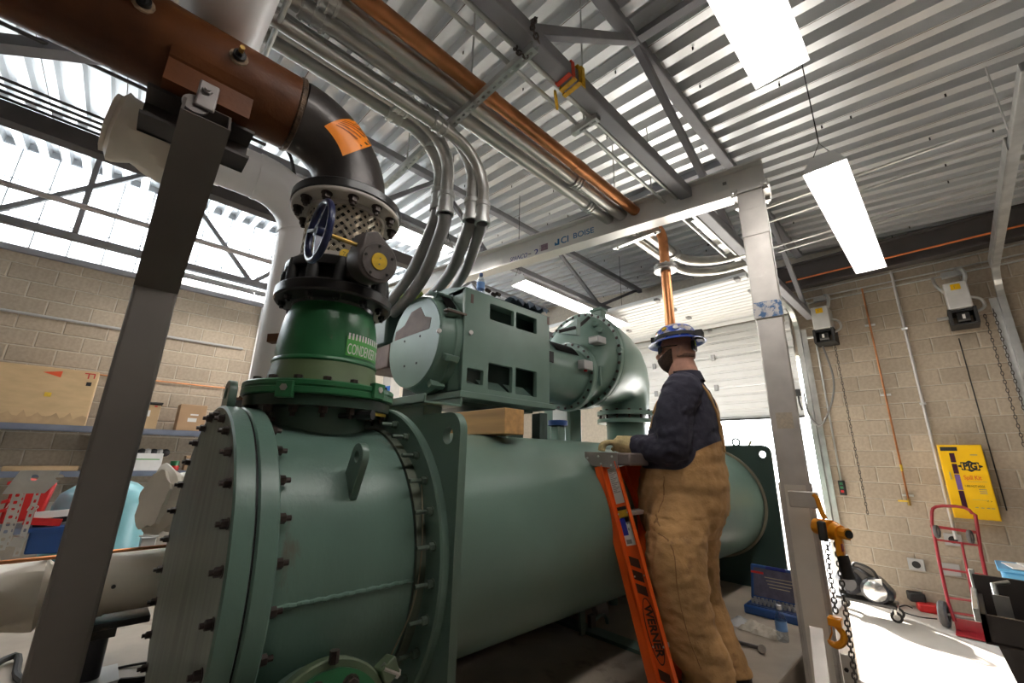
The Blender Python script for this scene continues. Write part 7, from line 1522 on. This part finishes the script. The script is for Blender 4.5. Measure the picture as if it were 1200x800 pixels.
# beard and hair
HAIR = mat('dark_brown_hair', (0.075, 0.042, 0.027), 0.8, 0, 0.3, 90, 0.6, 160)
b = MB(); rings = []
for k in range(7):
    u_ = -1.02 + 0.70 * k / 6; z = u_ * 0.125; sc = max(0.25, math.sqrt(max(0.0, 1 - (min(1, abs(u_)) ** 2.4)))); r = []
    for i in range(17):
        th = math.radians(-82 + 164 * i / 16); up_e = 0.0
        r.append(HC + V((0, 0, z - 0.004 + 0.055 * (k / 6) * abs(math.sin(th)) ** 3)) + HF * (0.016 + 0.100 * sc * math.cos(th) * 0.98 + 0.006) + HL * (0.082 * sc * math.sin(th) + 0.003 * math.sin(th)))
    rings.append(r)
n = 17; b.add([p for r in rings for p in r], [(k * n + i, k * n + i + 1, (k + 1) * n + i + 1, (k + 1) * n + i) for k in range(6) for i in range(n - 1)]); o = pchild(b, 'beard', HAIR); sm = o.modifiers.new('s', 'SOLIDIFY'); sm.thickness = 0.014; sm.offset = 0.3
b = MB(); rings = []
for k in range(7):
    u_ = -0.35 + 1.0 * k / 6; z = u_ * 0.125; sc = math.sqrt(max(0.0, 1 - (abs(u_) ** 2.4))); rings.append([HC + V((0, 0, z)) - HF * (0.102 * sc * math.cos(math.radians(-95 + 190 * i / 16))) + HL * (0.081 * sc * math.sin(math.radians(-95 + 190 * i / 16))) for i in range(17)])
b.add([p for r in rings for p in r], [(k * n + i, k * n + i + 1, (k + 1) * n + i + 1, (k + 1) * n + i) for k in range(6) for i in range(n - 1)]); o = pchild(b, 'cropped_hair', mat('stubble_hair', (0.30, 0.18, 0.14), 0.8, 0, 0.2, 90)); sm = o.modifiers.new('s', 'SOLIDIFY'); sm.thickness = 0.005
# glasses
for s in (-1, 1):
    MB().tube([HC + HL * s * 0.083 - HF * 0.01 + V((0, 0, 0.026)), HC + HL * s * 0.080 + HF * 0.065 + V((0, 0, 0.024)), HC + HL * s * 0.055 + HF * 0.098 + V((0, 0, 0.022))], 0.0035, 6).build('glasses_arm', BLACKM, pe)
    MB().obox(HC + HL * s * 0.038 + HF * 0.102 + V((0, 0, 0.014)), HL * 0.028 + HF * (-0.010 * s), V((0, 0, 0.019)), HF * 0.0015).build('glasses_lens', mat('smoke_lens', (0.09, 0.09, 0.10), 0.1), pe)
    MB().sphere(HC + HL * s * 0.034 + HF * 0.082 + V((0, 0, 0.014)), 0.013, 10, 7).build('eye', PAPER, pe)
# hard hat
HH = HC + V((0, 0, 0.062)); hn_ = (UP * 0.995 + FWD * 0.06).normalized()
CAMO = mat('blue_sticker_hard_hat', (0.035, 0.09, 0.46), 0.3, 0, 0.45, 18, spot=(0.55, 0.50, 0.45), spot_amt=0.50, spot_scale=16)
hat = thing
dome = MB().lathe([(0.0, 0.128), (0.02, 0.128), (0.05, 0.121), (0.08, 0.105), (0.10, 0.082), (0.113, 0.05), (0.118, 0.0)], HH, hn_, 36); hh = pchild(dome, 'hard_hat', CAMO)
MB().lathe([(0.012, 0.124), (0.004, 0.145), (-0.006, 0.168), (-0.010, 0.170), (-0.010, 0.166), (0.0, 0.143), (0.004, 0.12)], HH, hn_, 40).build('hat_brim', mat('blue_hat_brim', (0.03, 0.08, 0.42), 0.3, 0, 0.3, 14, spot=(0.35, 0.38, 0.42), spot_amt=0.15, spot_scale=12), hh, smooth=50)
MB().lathe([(0.018, 0.130), (0.020, 0.1335), (0.040, 0.131), (0.042, 0.126)], HH, hn_, 36).build('lamp_strap', BLACKM, hh)
bk = HH - FWD * 0.136 - LAT * 0.015 + V((0, 0, 0.026)); MB().obox(bk, FWD * 0.022, LAT * 0.040, V((0, 0, 0.030))).build('lamp_battery', BLACKM, hh, bevel=0.006)
fl = HH + FWD * 0.137 + V((0, 0, 0.03)); MB().obox(fl, FWD * 0.014, LAT * 0.026, V((0, 0, 0.018))).build('head_lamp', BLACK, hh, bevel=0.005)
MB().obox(HC - FWD * 0.100 - LAT * 0.02 + V((0, 0, 0.025)), FWD * 0.012, LAT * 0.045, V((0, 0, 0.028))).build('ratchet_strap', BLACKM, hh, bevel=0.008); MB().obox(HC - FWD * 0.106 - LAT * 0.05 + V((0, 0, 0.035)), FWD * 0.008, LAT * 0.012, V((0, 0, 0.014))).build('strap_tab', mat('lime_tab', (0.45, 0.55, 0.02), 0.5), hh)
for an, m in ((150, PAPER), (115, YTAG), (80, PAPER), (185, INKORG)):
    a = math.radians(an); r = (-LAT * math.sin(a) - FWD * math.cos(a)); c = HH + r * 0.115 + UP * 0.068; nn = (r * 0.8 + UP * 0.6).normalized(); MB().lathe([(0.004, 0.0), (0.004, 0.016), (0.0, 0.016)], c, nn, 14).build('hat_sticker', m, hh)
# boots
for f_, nm in ((fL, 'L'), (fR, 'R')):
    b = MB(); rings = []
    for k, (u_, w_, h_) in enumerate(((-0.10, 0.035, 0.06), (-0.08, 0.045, 0.11), (-0.02, 0.048, 0.13), (0.05, 0.047, 0.10), (0.11, 0.050, 0.075), (0.17, 0.047, 0.06), (0.195, 0.03, 0.045))): c = f_ + FWD * (u_ * 1.0); rings.append([c + LAT * (w_ * math.cos(a)) + V((0, 0, max(0.002, 0.02 + (h_ - 0.02) * math.sin(a)) if math.sin(a) > 0 else 0.002)) for a in [2 * PI * i / 14 for i in range(14)]])
    loft(b, rings); pchild(b, 'work_boot', BLACKM)
# gloves: palm and five curled fingers on the ladder cap
GLV = mat('tan_leather_glove', (0.50, 0.39, 0.19), 0.8, 0, 0.25, 25, 0.3, 90, spot=(0.16, 0.19, 0.10), spot_amt=0.2, spot_scale=20)
def glove(w, tip, down, side, name):
    w, tip, down, side = V(w), V(tip), V(down).normalized(), V(side).normalized(); d = (tip - w); L_ = d.length; d.normalize(); g = MB()
    limb(g, [w - d * 0.045, w, w + d * 0.05, w + d * L_ * 0.55], [0.056, 0.050, 0.042, 0.036], 14, 4)
    for e in (-0.026, 0.0, 0.026): limb(g, [w + d * 0.02 + side * e * 0.7, w + d * L_ * 0.6 + side * e], [0.03, 0.022], 10, 3)
    for i, (e, l) in enumerate(((-0.036, 0.070), (-0.013, 0.082), (0.011, 0.078), (0.034, 0.062))):
        k0 = w + d * L_ * 0.58 + side * e; k1 = k0 + d * l * 0.42 + down * 0.004; k2 = k0 + d * l * 0.75 + down * 0.022; k3 = k0 + d * l * 0.80 + down * 0.05
        limb(g, [k0, k1, k2, k3], [0.0135, 0.0125, 0.0115, 0.0105], 10, 3)
    t0 = w + d * 0.03 + side * -0.036; limb(g, [t0, t0 + d * 0.03 - side * 0.024 + down * 0.006, t0 + d * 0.055 - side * 0.028 + down * 0.022, t0 + d * 0.066 - side * 0.024 + down * 0.036], [0.016, 0.0145, 0.0125, 0.011], 10, 3)
    
    for q_ in g.v: q_ += (q_ - w) * 0.22
    me = remesh(g, name, 0.005, 3); me.materials.clear(); me.materials.append(GLV); o = inst(me, name, pe, Matrix.Identity(4)); return o
tipL = onx(711, 517, 2.14); glove(wrL, tipL, (0, 0.1, -1), (tipL - wrL).cross(UP) * -1, 'work_glove')
glove(wrR, wrR + V((-0.02, 0.14, -0.0)), (0, 0.35, -1), (-1, 0, 0), 'work_glove')
